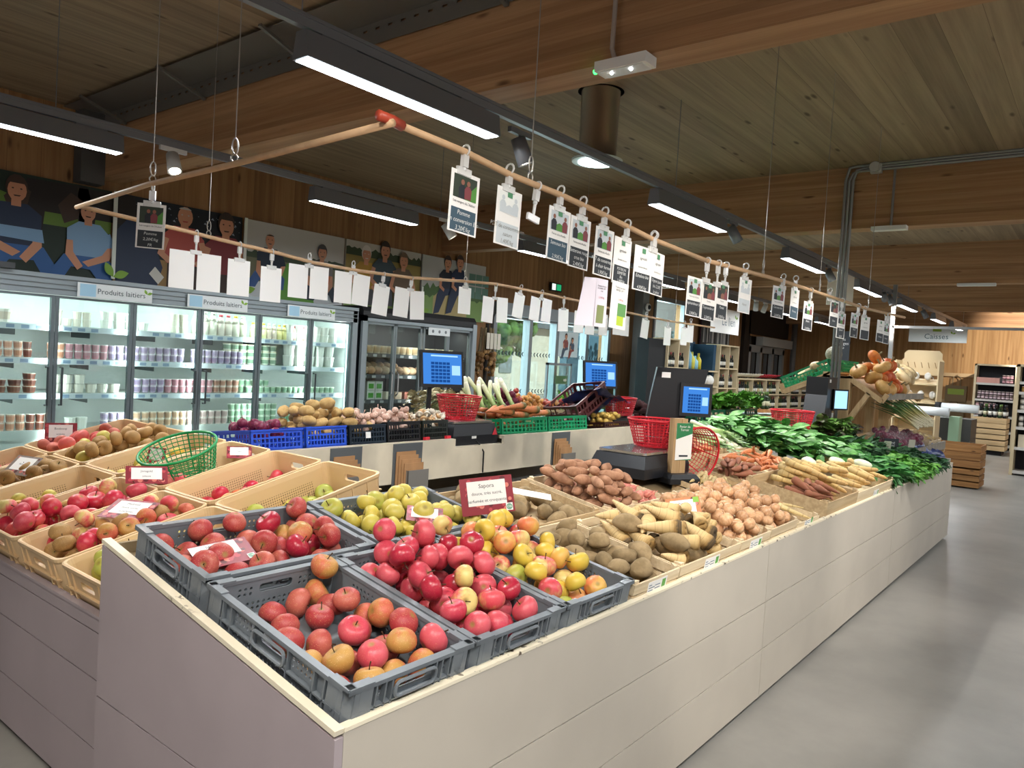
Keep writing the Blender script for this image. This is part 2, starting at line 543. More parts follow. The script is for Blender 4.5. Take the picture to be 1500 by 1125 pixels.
# sky, yard and buildings seen through the glass
struct('sky', MB().poly([(-30, 70, -2), (90, 70, -2), (90, 70, 40), (-30, 70, 40)]), emit('#cfe6f5', 1.5, 'sky_glow'))
struct('ground', MB().box(-30, 90, 8.2, 70, -.2, -.02), simple('#a9a69d', .8, noise=.15, ns=2))
_s = bpy.data.lights.new('sun', 'SUN'); _s.energy = 3.0; _s.angle = .02
_o = bpy.data.objects.new('sun', _s); COL.objects.link(_o); _o.rotation_euler = (math.radians(52), 0, math.radians(8))
t = thing('farm_shed', 'pale boarded farm shed beyond the glass entrance', 'shed', (26.2, 20, 0))
MB().box(-3.4, 2.5, 0, 5, 0, 2.9).build('wall', simple('#d9d3c2', .8, noise=.1, ns=3), t)
MB().box(-3.7, 2.8, -.4, 5.4, 2.9, 3.2).build('roof', simple('#56646e', .7), t)
MB().box(-1.9, -1.1, -.05, 0, .9, 1.9).build('window', simple('#7f8c90', .3), t)
t = thing('open_barn', 'dark blue-grey shop front facing the glass entrance', 'barn', (30.6, 20.5, 0))
MB().box(-1.6, 3, 0, 5, 0, 3.0).build('wall', simple('#5d7f92', .7), t)
MB().box(-.6, 1.5, -.04, 0, 0, 2.2).build('door', simple('#3a5666', .4), t)
def blob_tree(x, y, h, label):
    t = thing('garden_tree', label, 'tree', (x, y, 0))
    MB().tube([(0, 0, 0), (.1, 0, h * .6)], .18, 8).build('trunk', simple('#4d3b2a', .9), t)
    mb = MB()
    for k in range(420):
        a, b, r = random.uniform(0, 6.28), random.gauss(0, .5), random.uniform(.6, 1)
        c = V((math.cos(a) * math.cos(b) * r * h * .34, math.sin(a) * math.cos(b) * r * h * .42, h * .62 + math.sin(b) * r * h * .42))
        mb.sphere(c, h * random.uniform(.025, .06), 6, 4)
    mb.build('crown', skin('tree_leaf', '#2f5a24', '#6d9a45', 6, .8), t, True)
blob_tree(22.2, 19, 5, 'leafy green tree seen through the leftmost pane of the entrance')
blob_tree(38, 30, 7, 'leafy tree in the yard farther off behind the shop front')

# the glazed entrance: aluminium frames and panes
FR = simple('#7d8488', .4, .5)
GLASS = glassy('pane_glass', '#e8f4f2', .10)
d = MB()
for x in (9.45, 10.42, 11.22, 12.22, 13.02):
    d.box(x, x + .09, 7.93, 8.08, 0, 2.3)
d.box(9.45, 13.1, 7.92, 8.1, 2.2, 2.36).box(9.45, 13.1, 7.95, 8.06, 0, .12)
d.box(9.4, 13.2, 7.8, 7.98, 2.24, 2.44)
door = struct('door_1', d, FR)
for i, (a, b) in enumerate(((9.54, 10.42), (10.51, 11.22), (11.31, 12.22), (12.31, 13.02))):
    MB().box(a, b, 8.0, 8.008, .1, 2.2).build('glass_pane', GLASS, door)
    ch = MB()
    for z in (1.62, .98):
        n = int((b - a) / .09)
        for k in range(n):
            x = a + .05 + .09 * k
            for s in (-1, 1):
                ch.poly([(x, 7.994, z), (x + .03, 7.994, z), (x + .06, 7.994, z + s * .035), (x + .03, 7.994, z + s * .035)])
    ch.build('chevron_strip', simple('#2c3a40', .5), door, fix=False)
MB().box(11.3, 12.2, 7.96, 7.99, .1, 1.85).box(11.36, 12.14, 7.955, 7.995, .16, 1.79)
for x0, x1 in ((10.55, 11.3), (12.1, 12.9)):
    m2 = MB()
    for a, b, c_, e in ((x0, x0 + .04, .1, 1.5), (x1 - .04, x1, .1, 1.5), (x0, x1, 1.46, 1.5)):
        m2.box(a, b, 7.6, 7.64, c_, e)
    m2.build('inner_frame', FR, door)
    MB().box(x0 + .04, x1 - .04, 7.615, 7.62, .1, 1.46).build('glass_pane', GLASS, door)

def fig(mb, x, z, s, hair, shirt, legs, skin_, pose='kneel', y=0.0, flip=1, bald=False):
    """a printed figure on a flat picture: colour slots are given as indices"""
    st = [0]
    def P(c, pts):
        mb.mi = c; st[0] += .0006
        mb.poly([(x + flip * px * s, y - st[0], z + pz * s) for px, pz in pts])
    el = lambda cx, cz, a, b, n=14, a0=0, a1=360: [(cx + a * math.cos(math.radians(a0 + (a1 - a0) * i / n)), cz + b * math.sin(math.radians(a0 + (a1 - a0) * i / n))) for i in range(n + (0 if a1 - a0 == 360 else 1))]
    if pose == 'kneel':
        P(legs, [(-.34, 0), (-.36, .22), (-.2, .36), (.1, .34), (.3, .3), (.42, .12), (.46, 0), (.28, 0), (.2, .14), (-.05, .12), (-.14, 0)])
        P(shirt, [(-.24, .3), (-.3, .62), (-.16, .76), (.12, .77), (.27, .66), (.26, .3)])
        P(shirt, [(-.3, .66), (-.38, .46), (-.28, .42), (-.18, .6)])
        P(skin_, [(-.37, .47), (-.3, .28), (-.02, .16), (.06, .22), (-.2, .34), (-.27, .45)])
        P(skin_, [(.27, .5), (.28, .3), (.12, .1), (.05, .16), (.18, .34), (.19, .5)])
        hz = .93
    elif pose == 'sit':
        P(shirt, [(-.2, .42), (-.24, .72), (-.12, .84), (.12, .84), (.22, .7), (.2, .42)])
        P(legs, [(-.2, .44), (.2, .46), (.22, .36), (-.02, .3), (-.2, -.06), (-.36, -.1), (-.28, .3)])
        P(skin_, [(-.22, .66), (-.22, .46), (-.08, .38), (-.06, .44), (-.15, .5), (-.14, .66)])
        hz = .99
    else:
        P(legs, [(-.2, 0), (-.2, .34), (.2, .34), (.22, 0)])
        P(shirt, [(-.22, .3), (-.27, .64), (-.14, .77), (.14, .77), (.27, .64), (.22, .3)])
        P(skin_, [(-.27, .62), (-.33, .4), (-.2, .3), (-.14, .35), (-.24, .42), (-.19, .6)])
        P(skin_, [(.27, .62), (.34, .4), (.2, .28), (.14, .34), (.25, .42), (.19, .6)])
        hz = .92
    P(skin_, [(-.05, hz - .2), (-.05, hz - .06), (.05, hz - .06), (.05, hz - .2)])
    if not bald: P(hair, el(0, hz + .015, .115, .145))
    P(skin_, el(.005, hz - .02, .098, .125))
    if not bald: P(hair, el(0, hz + .035, .108, .1, 10, 15, 165))
    else: P(hair, el(0, hz + .06, .085, .035, 8, 15, 165))
    for ex in (-.04, .045): P(hair, el(ex, hz, .013, .009, 6))
    P(hair, [(-.008, hz - .02), (.012, hz - .02), (.016, hz - .045), (-.006, hz - .045)]) if False else None
    P(shirt if bald else hair, [(-.035, hz - .075), (.045, hz - .072), (.03, hz - .088), (-.02, hz - .09)])

def pic(name, x0, x1, label, cols, draw, z0=2.08, z1=2.97, y=7.95, M=None):
    """a printed picture panel hung on the wall; cols: hex list, slot 0 = ground colour"""
    t = thing(name, label, 'photo panel', (x0, y, z0))
    w_, h_ = x1 - x0, z1 - z0
    MB().box(0, w_, 0, .03, 0, h_).build('panel', simple(cols[0], .5), t)
    mb = MB()
    draw(mb, w_, h_)
    mb.build('printed_image', [simple(c, .5) for c in cols], t, fix=False)
    return t

def ppoly(mb, c, pts, d): mb.mi = c; mb.poly([(a, -d, b) for a, b in pts])
def hills(mb, c, w_, zb, zt, d, amp, n=24, seed=1):
    rr = random.Random(seed)
    ppoly(mb, c, [(0, zb), (w_, zb)] + [(w_ * (1 - i / n), zt + rr.uniform(-amp, amp)) for i in range(n + 1)], d)
SK = '#c98f6f'
C1 = ['#13261a', '#5d7a2c', '#1d1714', '#3e2c22', '#22364f', '#7fa3c4', '#2e5c94', SK, '#20304a', '#c9c4b4', '#74903e']
def d1(mb, w, h):
    hills(mb, 1, w, h * .52, h * .78, .002, .03, seed=2)
    for cx in (.9, 1.35):
        ppoly(mb, 2, [(cx, .62), (cx + .02, .86), (cx + .55, .88), (cx + .6, .7), (cx + .57, .36), (cx + .5, .36), (cx + .48, .58), (cx + .18, .58), (cx + .16, .36), (cx + .09, .36)], .003)
        ppoly(mb, 3, [(cx - .1, .5), (cx - .16, .66), (cx - .05, .8), (cx + .06, .74), (cx + .02, .56)], .0034)
    fig(mb, .84, .0, .8, 3, 8, 6, 7, 'kneel', -.005)
    ppoly(mb, 5, [(.6, .3), (.62, .4), (1.06, .4), (1.08, .28)], .0135)
    fig(mb, 1.46, .0, .7, 2, 5, 6, 7, 'kneel', -.016, -1)
pic('photo_panel', 1.75, 3.43, 'long wall picture of two men crouching on grass before dark cows', C1, d1)
C2 = ['#10161c', '#8d96a2', '#1c2c48', '#b04f45', '#7d2f33', SK, '#b9b4aa', '#3b2b22', '#8f6f3f', '#2c2c2c', '#d0cdc4']
def d2(mb, w, h):
    rr = random.Random(4)
    for k in range(60):
        a, b, r = rr.uniform(.2, w), rr.uniform(.45, h - .05), rr.uniform(.005, .02)
        ppoly(mb, 1, [(a - r, b), (a, b + r), (a + r, b - r * .4)], .002)
    ppoly(mb, 8, [(0, 0), (w, 0), (w, .24), (0, .3)], .0025)
    ppoly(mb, 2, [(.02, 0), (.0, .5), (.15, .68), (.34, .6), (.5, .2), (.45, 0)], .004)
    ppoly(mb, 10, [(.36, .12), (.46, .02), (.52, .1), (.42, .2)], .0045)
    fig(mb, .72, .0, .86, 6, 3, 7, 5, 'stand', -.006, 1, True)
    fig(mb, 1.2, -.06, .9, 7, 4, 7, 5, 'stand', -.016)
pic('photo_panel', 3.47, 4.88, 'wall picture of two men in red polo shirts before dark trees', C2, d2)
C3 = ['#b9b7b0', '#6e6d55', '#3c4a34', '#1f2c3d', '#34568c', SK, '#5f9b3a', '#c9cfd2', '#77716c', '#4b4a4a', '#c86a3c', '#33261f']
def d3(mb, w, h):
    hills(mb, 1, w, 0, .5, .002, .015, seed=3)
    hills(mb, 2, w, .46, .54, .0025, .03, 30, 5)
    ppoly(mb, 7, [(.0, 0), (.1, .16), (.6, .3), (1.0, .2), (w, .05), (w, 0)], .004)
    ppoly(mb, 6, [(.25, 0), (.4, .3), (.6, .46), (.78, .44), (.95, .2), (1.0, 0)], .005)
    fig(mb, .33, .12, .62, 11, 3, 4, 5, 'kneel', -.006, -1, True)
    fig(mb, 1.08, .04, .66, 9, 8, 3, 5, 'kneel', -.016)
    ppoly(mb, 10, [(.92, .28), (.95, .36), (1.22, .37), (1.2, .26)], .025)
pic('photo_panel', 4.92, 6.36, 'pale wall picture of a man and a woman harvesting green salad leaves', C3, d3)
C4 = ['#b8b5a8', '#8d7c3e', '#36442a', '#3a4a52', '#b68a2e', SK, '#6d5a46', '#d3cfc6', '#2f241c', '#6e8a44', '#44464a']
def d4(mb, w, h):
    hills(mb, 1, w, 0, .72, .002, .015, seed=6)
    hills(mb, 2, w, .7, .8, .0025, .03, 30, 8)
    hills(mb, 9, w, 0, .2, .003, .02, 20, 9)
    fig(mb, .34, .06, .74, 7, 4, 10, 5, 'stand', -.005)
    fig(mb, .66, .08, .82, 8, 3, 10, 5, 'stand', -.016)
    fig(mb, 1.0, .04, .76, 6, 6, 10, 5, 'stand', -.027)
pic('photo_panel', 6.39, 7.75, 'wall picture of three people standing in a golden field', C4, d4)
C5 = ['#b3b3ae', '#4c6b3a', '#8e8a66', '#1d2536', '#20304d', SK, '#5f8478', '#3b2b22', '#b7a571', '#7fa05a']
def d5(mb, w, h):
    hills(mb, 1, w, 0, .46, .002, .05, seed=7)
    hills(mb, 9, w, 0, .3, .0025, .03, seed=17)
    for k in range(3):
        for j in range(2):
            ppoly(mb, 6, [(1.02 + .16 * k, .36 + .2 * j), (1.17 + .16 * k, .36 + .2 * j), (1.17 + .16 * k, .54 + .2 * j), (1.02 + .16 * k, .54 + .2 * j)], .003 + .0003 * j)
    ppoly(mb, 8, [(.25, .05), (.25, .3), (.35, .38), (.9, .38), (1.0, .3), (1.0, .05)], .004)
    fig(mb, .52, .12, .72, 7, 3, 4, 5, 'sit', -.006)
    fig(mb, .78, .14, .74, 7, 4, 4, 5, 'sit', -.016)
pic('photo_panel', 7.79, 9.2, 'pale wall picture of a couple in navy sitting on a straw bale', C5, d5)
LEAF = simple('#7fa83a', .5)
LEAFW = simple('#dfe3da', .5)
def leaf_mark(mb, x, z, s, y):
    for sx, a in ((-.15, 60), (.35, 20)):
        p = []
        for t_ in range(0, 13):
            u = t_ / 12
            p.append((u, .28 * math.sin(PI * u)))
        for t_ in range(1, 12):
            u = 1 - t_ / 12
            p.append((u, -.22 * math.sin(PI * u)))
        ca, sa = math.cos(math.radians(180 - a if sx < 0 else a)), math.sin(math.radians(180 - a if sx < 0 else a))
        mb.poly([(x + (px * ca - py * sa) * s, y, z + (px * sa + py * ca) * s) for px, py in p])
for x, z1_, lb in ((3.45, 2.97, 'between the cow picture and the red polo picture'), (4.9, 2.97, 'between the red polo picture and the salad picture'), (7.77, 2.5, 'between the golden field and straw bale pictures')):
    t = thing('leaf_stake', 'slim white strip with green leaf emblem ' + lb, 'wall marker', (x, 7.9, 2.1))
    MB().box(-.018, .018, 0, .012, 0, z1_ - 2.1).build('strip', LEAFW, t)
    mb = MB(); leaf_mark(mb, .0, .02, .16, -.004); mb.build('leaf_emblem', LEAF, t, fix=False)
# ------------------------------------------------------------------ display counters
CREAM, _nt, _b = newmat('chipped_cream_paint')
_tc = nd(_nt, 'ShaderNodeTexCoord')
_n = nd(_nt, 'ShaderNodeTexNoise', i_Scale=34, i_Detail=3)
_n2 = nd(_nt, 'ShaderNodeTexNoise', i_Scale=2.3, i_Detail=2)
_nt.links.new(_tc.outputs['Object'], _n.inputs['Vector']); _nt.links.new(_tc.outputs['Object'], _n2.inputs['Vector'])
_nt.links.new(mixc(_nt, mth(_nt, 'MULTIPLY', ss(_nt, _n.outputs[0], .6, .63), ss(_nt, _n2.outputs[0], .47, .56)), hexc('#e6dcc4'), hexc('#5f5242')), _b.inputs['Base Color'])
_b.inputs['Roughness'].default_value = .55
GREIGE = simple('#bdb5a8', .5, noise=.05, ns=3)
GREIGE_SHADE = simple('#a89c9f', .5, noise=.05, ns=3)  # greige boards on the shaded side: pinkish shade put into the colour
PLY = simple('#8d7a5c', .7)
OFFW = simple('#cfc5b0', .55, noise=.08, ns=5)
FF = T((0, 1.212, .716)) @ RX(9.76)          # sloping top of the front bank: u along X, v up the slope
FL = T((1.12, 0, .585)) @ RY(-13.5)          # sloping top of the end bank: u up the slope, v along Y
FB = T((0, 3.63, .956)) @ RX(-7)             # top of the far bank, sloping away
YZ = Matrix(((0, 0, -1, 0), (1, 0, 0, 0), (0, 1, 0, 0), (0, 0, 0, 1)))   # plate in the YZ plane, face to -X

def side_profile(x, mat, parent, top, yy):
    y0, y1 = yy
    zt = lambda y: top[0] + (top[1] - top[0]) * (y - y0) / (y1 - y0)
    for za, zb in ((.03, .255), (.259, .478), (.482, None)):
        pts = [(y0, za), (y1, za), (y1, zb if zb else zt(y1)), (y0, zb if zb else zt(y0))]
        MB().plate(T((x, 0, 0)) @ YZ, pts, (), .022).build('side_board', mat, parent)
for i, (x0, x1, vmax, lb) in enumerate(((1.0, 3.515, 1.06, 'nearest greige board counter carrying the grey apple crates'), (3.52, 6.125, 1.3, 'middle greige board counter under the onion and root crates'), (6.13, 8.7, .42, 'farthest greige board counter under the kale and herbs'))):
    t = thing('display_counter', lb, 'counter', group='front row of counters')
    for za, zb in ((.03, .255), (.259, .478), (.482, .752)):
        MB().box(x0 + (.023 if i == 0 else 0), x1, 1.2, 1.221, za, zb).build('front_board', GREIGE, t)
    MB().box(x0 + (.023 if i == 0 else 0), x1, 1.198, 1.223, .752, .7605).build('top_cap', CREAM, t)
    MB().box(x0 + .03, x1, 0, vmax, -.02, -.001, FF @ T((0, .02, 0))).build('sloping_top', PLY, t)
    MB().box(x0 + .06, x1, 1.26, 1.28, 0, .1).build('plinth', BLACK, t)
    if i == 0:
        side_profile(1.0, GREIGE_SHADE, t, (.742, .93), (1.2, 2.29))
        MB().bar((1.011, 1.2, .7555), (1.011, 2.29, .9425), .025, .012).build('side_cap', CREAM, t)
        MB().box(1.03, 3.5, 2.275, 2.29, .03, .93).build('back_board', PLY, t)
    else:
        MB().box(x0, x1, 1.212 + vmax * .985 + .01, 1.212 + vmax * .985 + .03, .03, .6 + vmax * .17).build('back_board', PLY, t)
    if i == 2:
        MB().box(8.68, 8.7, 1.222, 1.62, .03, .8).build('side_board', GREIGE, t)
t = thing('display_counter', 'greige board counter in painted mauve shade, left, under the tan apple crates', 'counter')
for za, zb in ((.02, .205), (.209, .428), (.432, .582), (.586, .632)):
    MB().box(1.09, 1.11, 2.2915, 4.95, za, zb).build('front_board', GREIGE_SHADE, t)
MB().box(1.085, 1.114, 2.2915, 4.95, .632, .642).build('top_cap', GREIGE_SHADE, t)
MB().box(0, 1.2, 2.32, 4.95, -.02, -.002, FL).build('sloping_top', PLY, t)
MB().box(1.14, 1.16, 2.2915, 4.95, 0, .1).build('plinth', BLACK, t)
MB().box(2.27, 2.29, 2.2915, 4.95, .02, .84).build('back_board', PLY, t)
# far bank and a dark deck added as the shade between the banks
t = thing('display_counter', 'off-white backed counter behind, carrying the blue and black plastic crates', 'counter')
SC_X = (3.93, 4.47)
for a, b, zt in ((2.32, 2.9, .955), (2.903, 3.93, .955), (3.93, 4.47, .895), (4.47, 5.15, .955), (5.153, 6.3, .955), (6.303, 8.6, .955)):
    MB().box(a, b, 3.585, 3.605, .69, zt).build('back_panel', OFFW, t)
MB().box(2.32, SC_X[0], 3.6, 3.63, .93, .955).box(SC_X[1], 8.6, 3.6, 3.63, .93, .955).box(SC_X[0] - .01, SC_X[1] + .01, 3.6, 4.0, .88, .895).build('ledge', OFFW, t)
MB().box(2.32, 3.92, 0, 1.05, -.02, -.003, FB).box(4.48, 8.6, 0, 1.05, -.02, -.003, FB).box(3.92, 4.48, .4, 1.05, -.02, -.003, FB).build('sloping_top', PLY, t)
MB().box(2.32, 8.6, 4.68, 4.7, 0, .8).build('front_board', GREIGE, t)
t = thing('shade_deck', 'dark low deck added as shade in the gap between the two banks', 'deck')
MB().box(2.3, 8.0, 2.6, 3.58, .6, .62).build('deck_top', simple('#2b2824', .8), t)
for x in (2.4, 7.9): MB().box(x - .03, x + .03, 3.0, 3.06, 0, .6).build('leg', simple('#2b2824', .8), t)

# ------------------------------------------------------------------ crates
GP = simple('#6f767c', .42, noise=.1, ns=14)
def crate_grey():
    Wd, L, H = .398, .578, .112
    t = thing('plastic_crate', 'x', 'crate', group='grey apple crates')
    mb = MB()
    def wall(n, M):
        hs = []
        k = int((n - .15) / .0165)
        for r_ in range(2):
            for i in range(k):
                hs.append(circ((i - (k - 1) / 2) * .0165, .022 + .0145 * r_, .0048))
        for s in (-1, 1):
            m_ = 6 if n > .5 else 3
            for r_ in range(2):
                for i in range(m_):
                    hs.append(circ(s * (.078 + .0165 * i), .066 + .015 * r_, .0048))
        hs.append(slot(-.052, .052, .064, .088))
        q = n / 2 - .02
        mb.plate(M @ T((0, 0, -.014)), rect(-q, q, .004, H - .006), hs, .004)
        mb.plate(M @ T((0, 0, 0)), rect(-q - .02, q + .02, H - .010, H), (), .02)          # rim
        mb.plate(M @ T((0, 0, -.001)), rect(-q, q, .048, .052), (), .014)                    # ledge
        mb.plate(M @ T((0, 0, -.001)), rect(-q, q, .003, .008), (), .014)
        for s in (-1, 1):
            mb.plate(M @ T((0, 0, -.0015)), rect(*sorted((s * (q - .0), s * (q - .052))), .01, H - .01), (), .004)
            mb.plate(M @ T((0, 0, .001)), rect(*sorted((s * (q + .018), s * (q - .05))), H - .003, H + .004), (), .022)
            for xx in (q - .062, .07, q - .1 if n > .5 else .09):
                mb.plate(M @ T((0, 0, -.001)), rect(s * xx - .002, s * xx + .002, .005, H - .008), (), .014)
    def side(n, off, a):
        return RZ(a) @ T((0, -off, 0)) @ Matrix(((1, 0, 0, 0), (0, 0, -1, 0), (0, 1, 0, 0), (0, 0, 0, 1)))
    Ms = [(Wd, side(Wd, L / 2, 0)), (L, side(L, Wd / 2, 90)), (Wd, side(Wd, L / 2, 180)), (L, side(L, Wd / 2, 270))]
    for n, M in Ms: wall(n, M)
    for sx in (-1, 1):
        for sy in (-1, 1):
            c = [V((sx * (Wd / 2 - .036), sy * (L / 2 - .001), 0)), V((sx * (Wd / 2 - .018), sy * (L / 2 - .004), 0)), V((sx * (Wd / 2 - .004), sy * (L / 2 - .018), 0)), V((sx * (Wd / 2 - .001), sy * (L / 2 - .036), 0)), V((sx * (Wd / 2 - .02), sy * (L / 2 - .036), 0)), V((sx * (Wd / 2 - .036), sy * (L / 2 - .02), 0))]
            if sx * sy < 0: c.reverse()
            mb.loft([[p + V((0, 0, z)) for p in c] for z in (.002, H)])
    mb.box(-Wd / 2 + .015, Wd / 2 - .015, -L / 2 + .015, L / 2 - .015, .001, .006)
    mb.build('tub', GP, t)
    for n, M in Ms:
        pts = [M @ V((x, y, .004)) for x, y in slot(-.064, .064, .058, .094, 3)]
        MB().tube(pts, .0045, 6, True).build('handle', GP, t)
        if n > .5: continue
        lettering('10', .034, GP, t, M @ T((n / 2 - .045, .05, .001)) @ RZ(90), name='moulded_numeral')
    for n, M in Ms:
        if n > .5: lettering('5', .034, GP, t, M @ T((n / 2 - .045, .05, .001)) @ RZ(90), name='moulded_numeral')
    return t
g0 = crate_grey()
g0['label'] = 'grey plastic apple crate on the counter corner, nearest of all'
g0.matrix_world = FF @ T((1.236, .302, 0))
GREYS = [(1.642, .302, 0, 'grey plastic crate heaped with the pink Sapora apples'), (2.048, .302, 0, 'grey plastic crate of yellow and orange apples beside the wooden crates'),
         (1.335, .812, 90, 'grey plastic crate of dull red apples behind the corner crate'), (1.932, .812, 90, 'grey plastic crate of small yellow apples behind the Sapora heap')]
for u, v, a, lb in GREYS: dup(g0, FF @ T((u, v, 0)) @ RZ(a), lb)

# tan plastic crates: thin tapered tub with rounded corners, hand slots cut at the short ends
TAN, _nt, _b = newmat('tan_plastic')
_tc = nd(_nt, 'ShaderNodeTexCoord'); _sp = nd(_nt, 'ShaderNodeSeparateXYZ')
_nt.links.new(_tc.outputs['Object'], _sp.inputs[0])
_fx = mth(_nt, 'SUBTRACT', mth(_nt, 'FRACT', mth(_nt, 'DIVIDE', _sp.outputs[0], .011)), .5)
_fz = mth(_nt, 'SUBTRACT', mth(_nt, 'FRACT', mth(_nt, 'DIVIDE', _sp.outputs[2], .011)), .5)
_d = mth(_nt, 'ADD', mth(_nt, 'MULTIPLY', _fx, _fx), mth(_nt, 'MULTIPLY', _fz, _fz))
_hole = mth(_nt, 'MULTIPLY', mth(_nt, 'LESS_THAN', _d, .075), mth(_nt, 'MULTIPLY', mth(_nt, 'LESS_THAN', _sp.outputs[2], .105), mth(_nt, 'LESS_THAN', mth(_nt, 'ABSOLUTE', _sp.outputs[0]), .19)))
_nt.links.new(mixc(_nt, mth(_nt, 'MULTIPLY', _hole, .8), hexc('#d8b98d'), hexc('#5f4526')), _b.inputs['Base Color'])
_b.inputs['Roughness'].default_value = .42
def crate_tan():
    L, Wd, H = .582, .392, .17
    t = thing('plastic_crate', 'x', 'crate', group='tan apple crates')
    lp = []
    for k, (e, z) in enumerate(((-.02, .0), (-.012, .06), (-.004, .15), (0, .158), (0, H), (-.006, H + .002), (-.012, H), (-.016, .15), (-.03, .008))):
        lp.append(rrect(L + 2 * e, Wd + 2 * e, .04 + e * .6, z, 5))
    mb = MB().loft(lp, True, True)
    me = mb.mesh('tub', TAN)
    ob = put('tub', me)
    cut = MB()
    for s in (-1, 1):
        cut.loft([[V((s * (L / 2 + x), p.x, p.y + .118)) for p in rrect(.1, .03, .012, 0, 3)] for x in (-.08, .05)])
    co = put('cutter', cut.mesh('cutter', TAN))
    md = ob.modifiers.new('slots', 'BOOLEAN'); md.operation = 'DIFFERENCE'; md.object = co; md.solver = 'EXACT'
    dg = bpy.context.evaluated_depsgraph_get()
    dg.update()
    me2 = bpy.data.meshes.new_from_object(ob.evaluated_get(dg))
    me2.polygons.foreach_set('use_smooth', [False] * len(me2.polygons))
    bpy.data.objects.remove(ob); bpy.data.objects.remove(co)
    put('tub', me2, t)
    rb = MB()
    for x in (-.2, -.12, -.04, .04, .12, .2):
        for s in (-1, 1): rb.box(x - .003, x + .003, *sorted((s * (Wd / 2 - .012), s * (Wd / 2 - .001))), .012, .156)
    for y in (-.15, -.1, .1, .15):
        for s in (-1, 1): rb.box(*sorted((s * (L / 2 - .014), s * (L / 2 - .001))), y - .003, y + .003, .012, .156)
    for s in (-1, 1):
        rb.box(*sorted((s * (L / 2 - .012), s * (L / 2 + .001))), -.17, .17, .085, .09)
        rb.box(-.26, .26, *sorted((s * (Wd / 2 - .012), s * (Wd / 2 + .001))), .085, .09)
    rb.build('rib', TAN, t)
    return t
tn = crate_tan()
tan_rows = [(0, 0, 'tan crate with green-yellow apples tucked against the mauve-shaded end board of the grey crates'), (0, 1, 'tan crate at the front with russet and red apples under a flat sign'), (0, 2, 'tan crate heaped with big red apples, front row of the left counter'),
            (0, 3, 'nearly empty tan crate with a few yellow apples, front row left'), (0, 4, 'tan crate of brown russet apples with a bent sign, front row left'), (0, 5, 'tan crate at the far left end, front row'),
            (1, 0, 'tan crate with a few greenish apples next to the grey crates, back row'), (1, 1, 'nearly empty tan crate with red and yellow apples, back row'), (1, 2, 'tan crate holding the tilted green basket'),
            (1, 3, 'tan crate of yellow apples left of the green basket'), (1, 4, 'tan crate piled with brown russets, back row'), (1, 5, 'tan crate with red apples at the back by the dairy cabinet')]
def tanM(r, c): return FL @ T((.292 + .588 * r, 2.612 + .404 * c + .02 * r, 0))
for i, (r, c, lb) in enumerate(tan_rows):
    if i == 0: tn.matrix_world = tanM(r, c); tn['label'] = lb
    else: dup(tn, tanM(r, c), lb)

POP = timber('poplar_slats', '#c6b190', '#dccbab', '#8a7050', 0, 2, .3, .7, .5, 3)
POP2 = timber('old_poplar_slats', '#a8906c', '#c2ab86', '#6d5638', 0, 2, .3, .7, .6, 3)
def wood_crate(F, u0, u1, v0, v1, H, label, mat=None, slats=2, labelled=None, group='light wood produce crates', rise=.0, zoff=0.0):
    """slatted crate: floor, four slatted sides, corner posts, paper label"""
    mat = mat or POP
    w_, l = u1 - u0, v1 - v0
    t = thing('wooden_crate', label, 'crate', F @ T(((u0 + u1) / 2, (v0 + v1) / 2, zoff)), group)
    a, b = w_ / 2, l / 2
    MB().box(-a, a, -b, b, 0, .006).build('crate_floor', mat, t)
    sh = (H - .01) / slats
    def slat(x0, x1, y0, y1, nm):
        m = MB()
        for k in range(slats): m.box(x0, x1, y0, y1, .008 + k * sh, .008 + (k + 1) * sh - .008)
        m.build(nm, mat, t)
    slat(-a, a, -b, -b + .007, 'end_slats'); slat(-a, a, b - .007, b, 'end_slats')
    slat(-a, -a + .007, -b + .007, b - .007, 'side_slats'); slat(a - .007, a, -b + .007, b - .007, 'side_slats')
    for sx in (-1, 1):
        for sy in (-1, 1):
            x, y = sx * (a - .007), sy * (b - .007)
            MB().loft([[V((x, y, z)), V((x - sx * .03, y, z)), V((x, y - sy * .03, z))] for z in (.006, H + rise)]).build('corner_post', mat, t)
    if labelled:
        m = MB().box(-.07, .07, -b - .0015, -b - .0005, .03, .03 + min(.05, H - .04))
        lab = m.build('paper_label', PAPER, t)
        INKL = simple('#5b6f86', .6)
        k = MB()
        for i in range(4): k.box(-.064, -.064 + .02 + .012 * (i % 3), -b - .0022, -b - .0016, .036 + .01 * i, .039 + .01 * i)
        for i in range(3): k.box(-.018, .02, -b - .0022, -b - .0016, .038 + .011 * i, .041 + .011 * i)
        k.build('print', INKL, lab)
        MB().box(.034, .06, -b - .0022, -b - .0016, .045, .074).build('green_mark', simple('#5f9e4a', .6), lab)
    return t
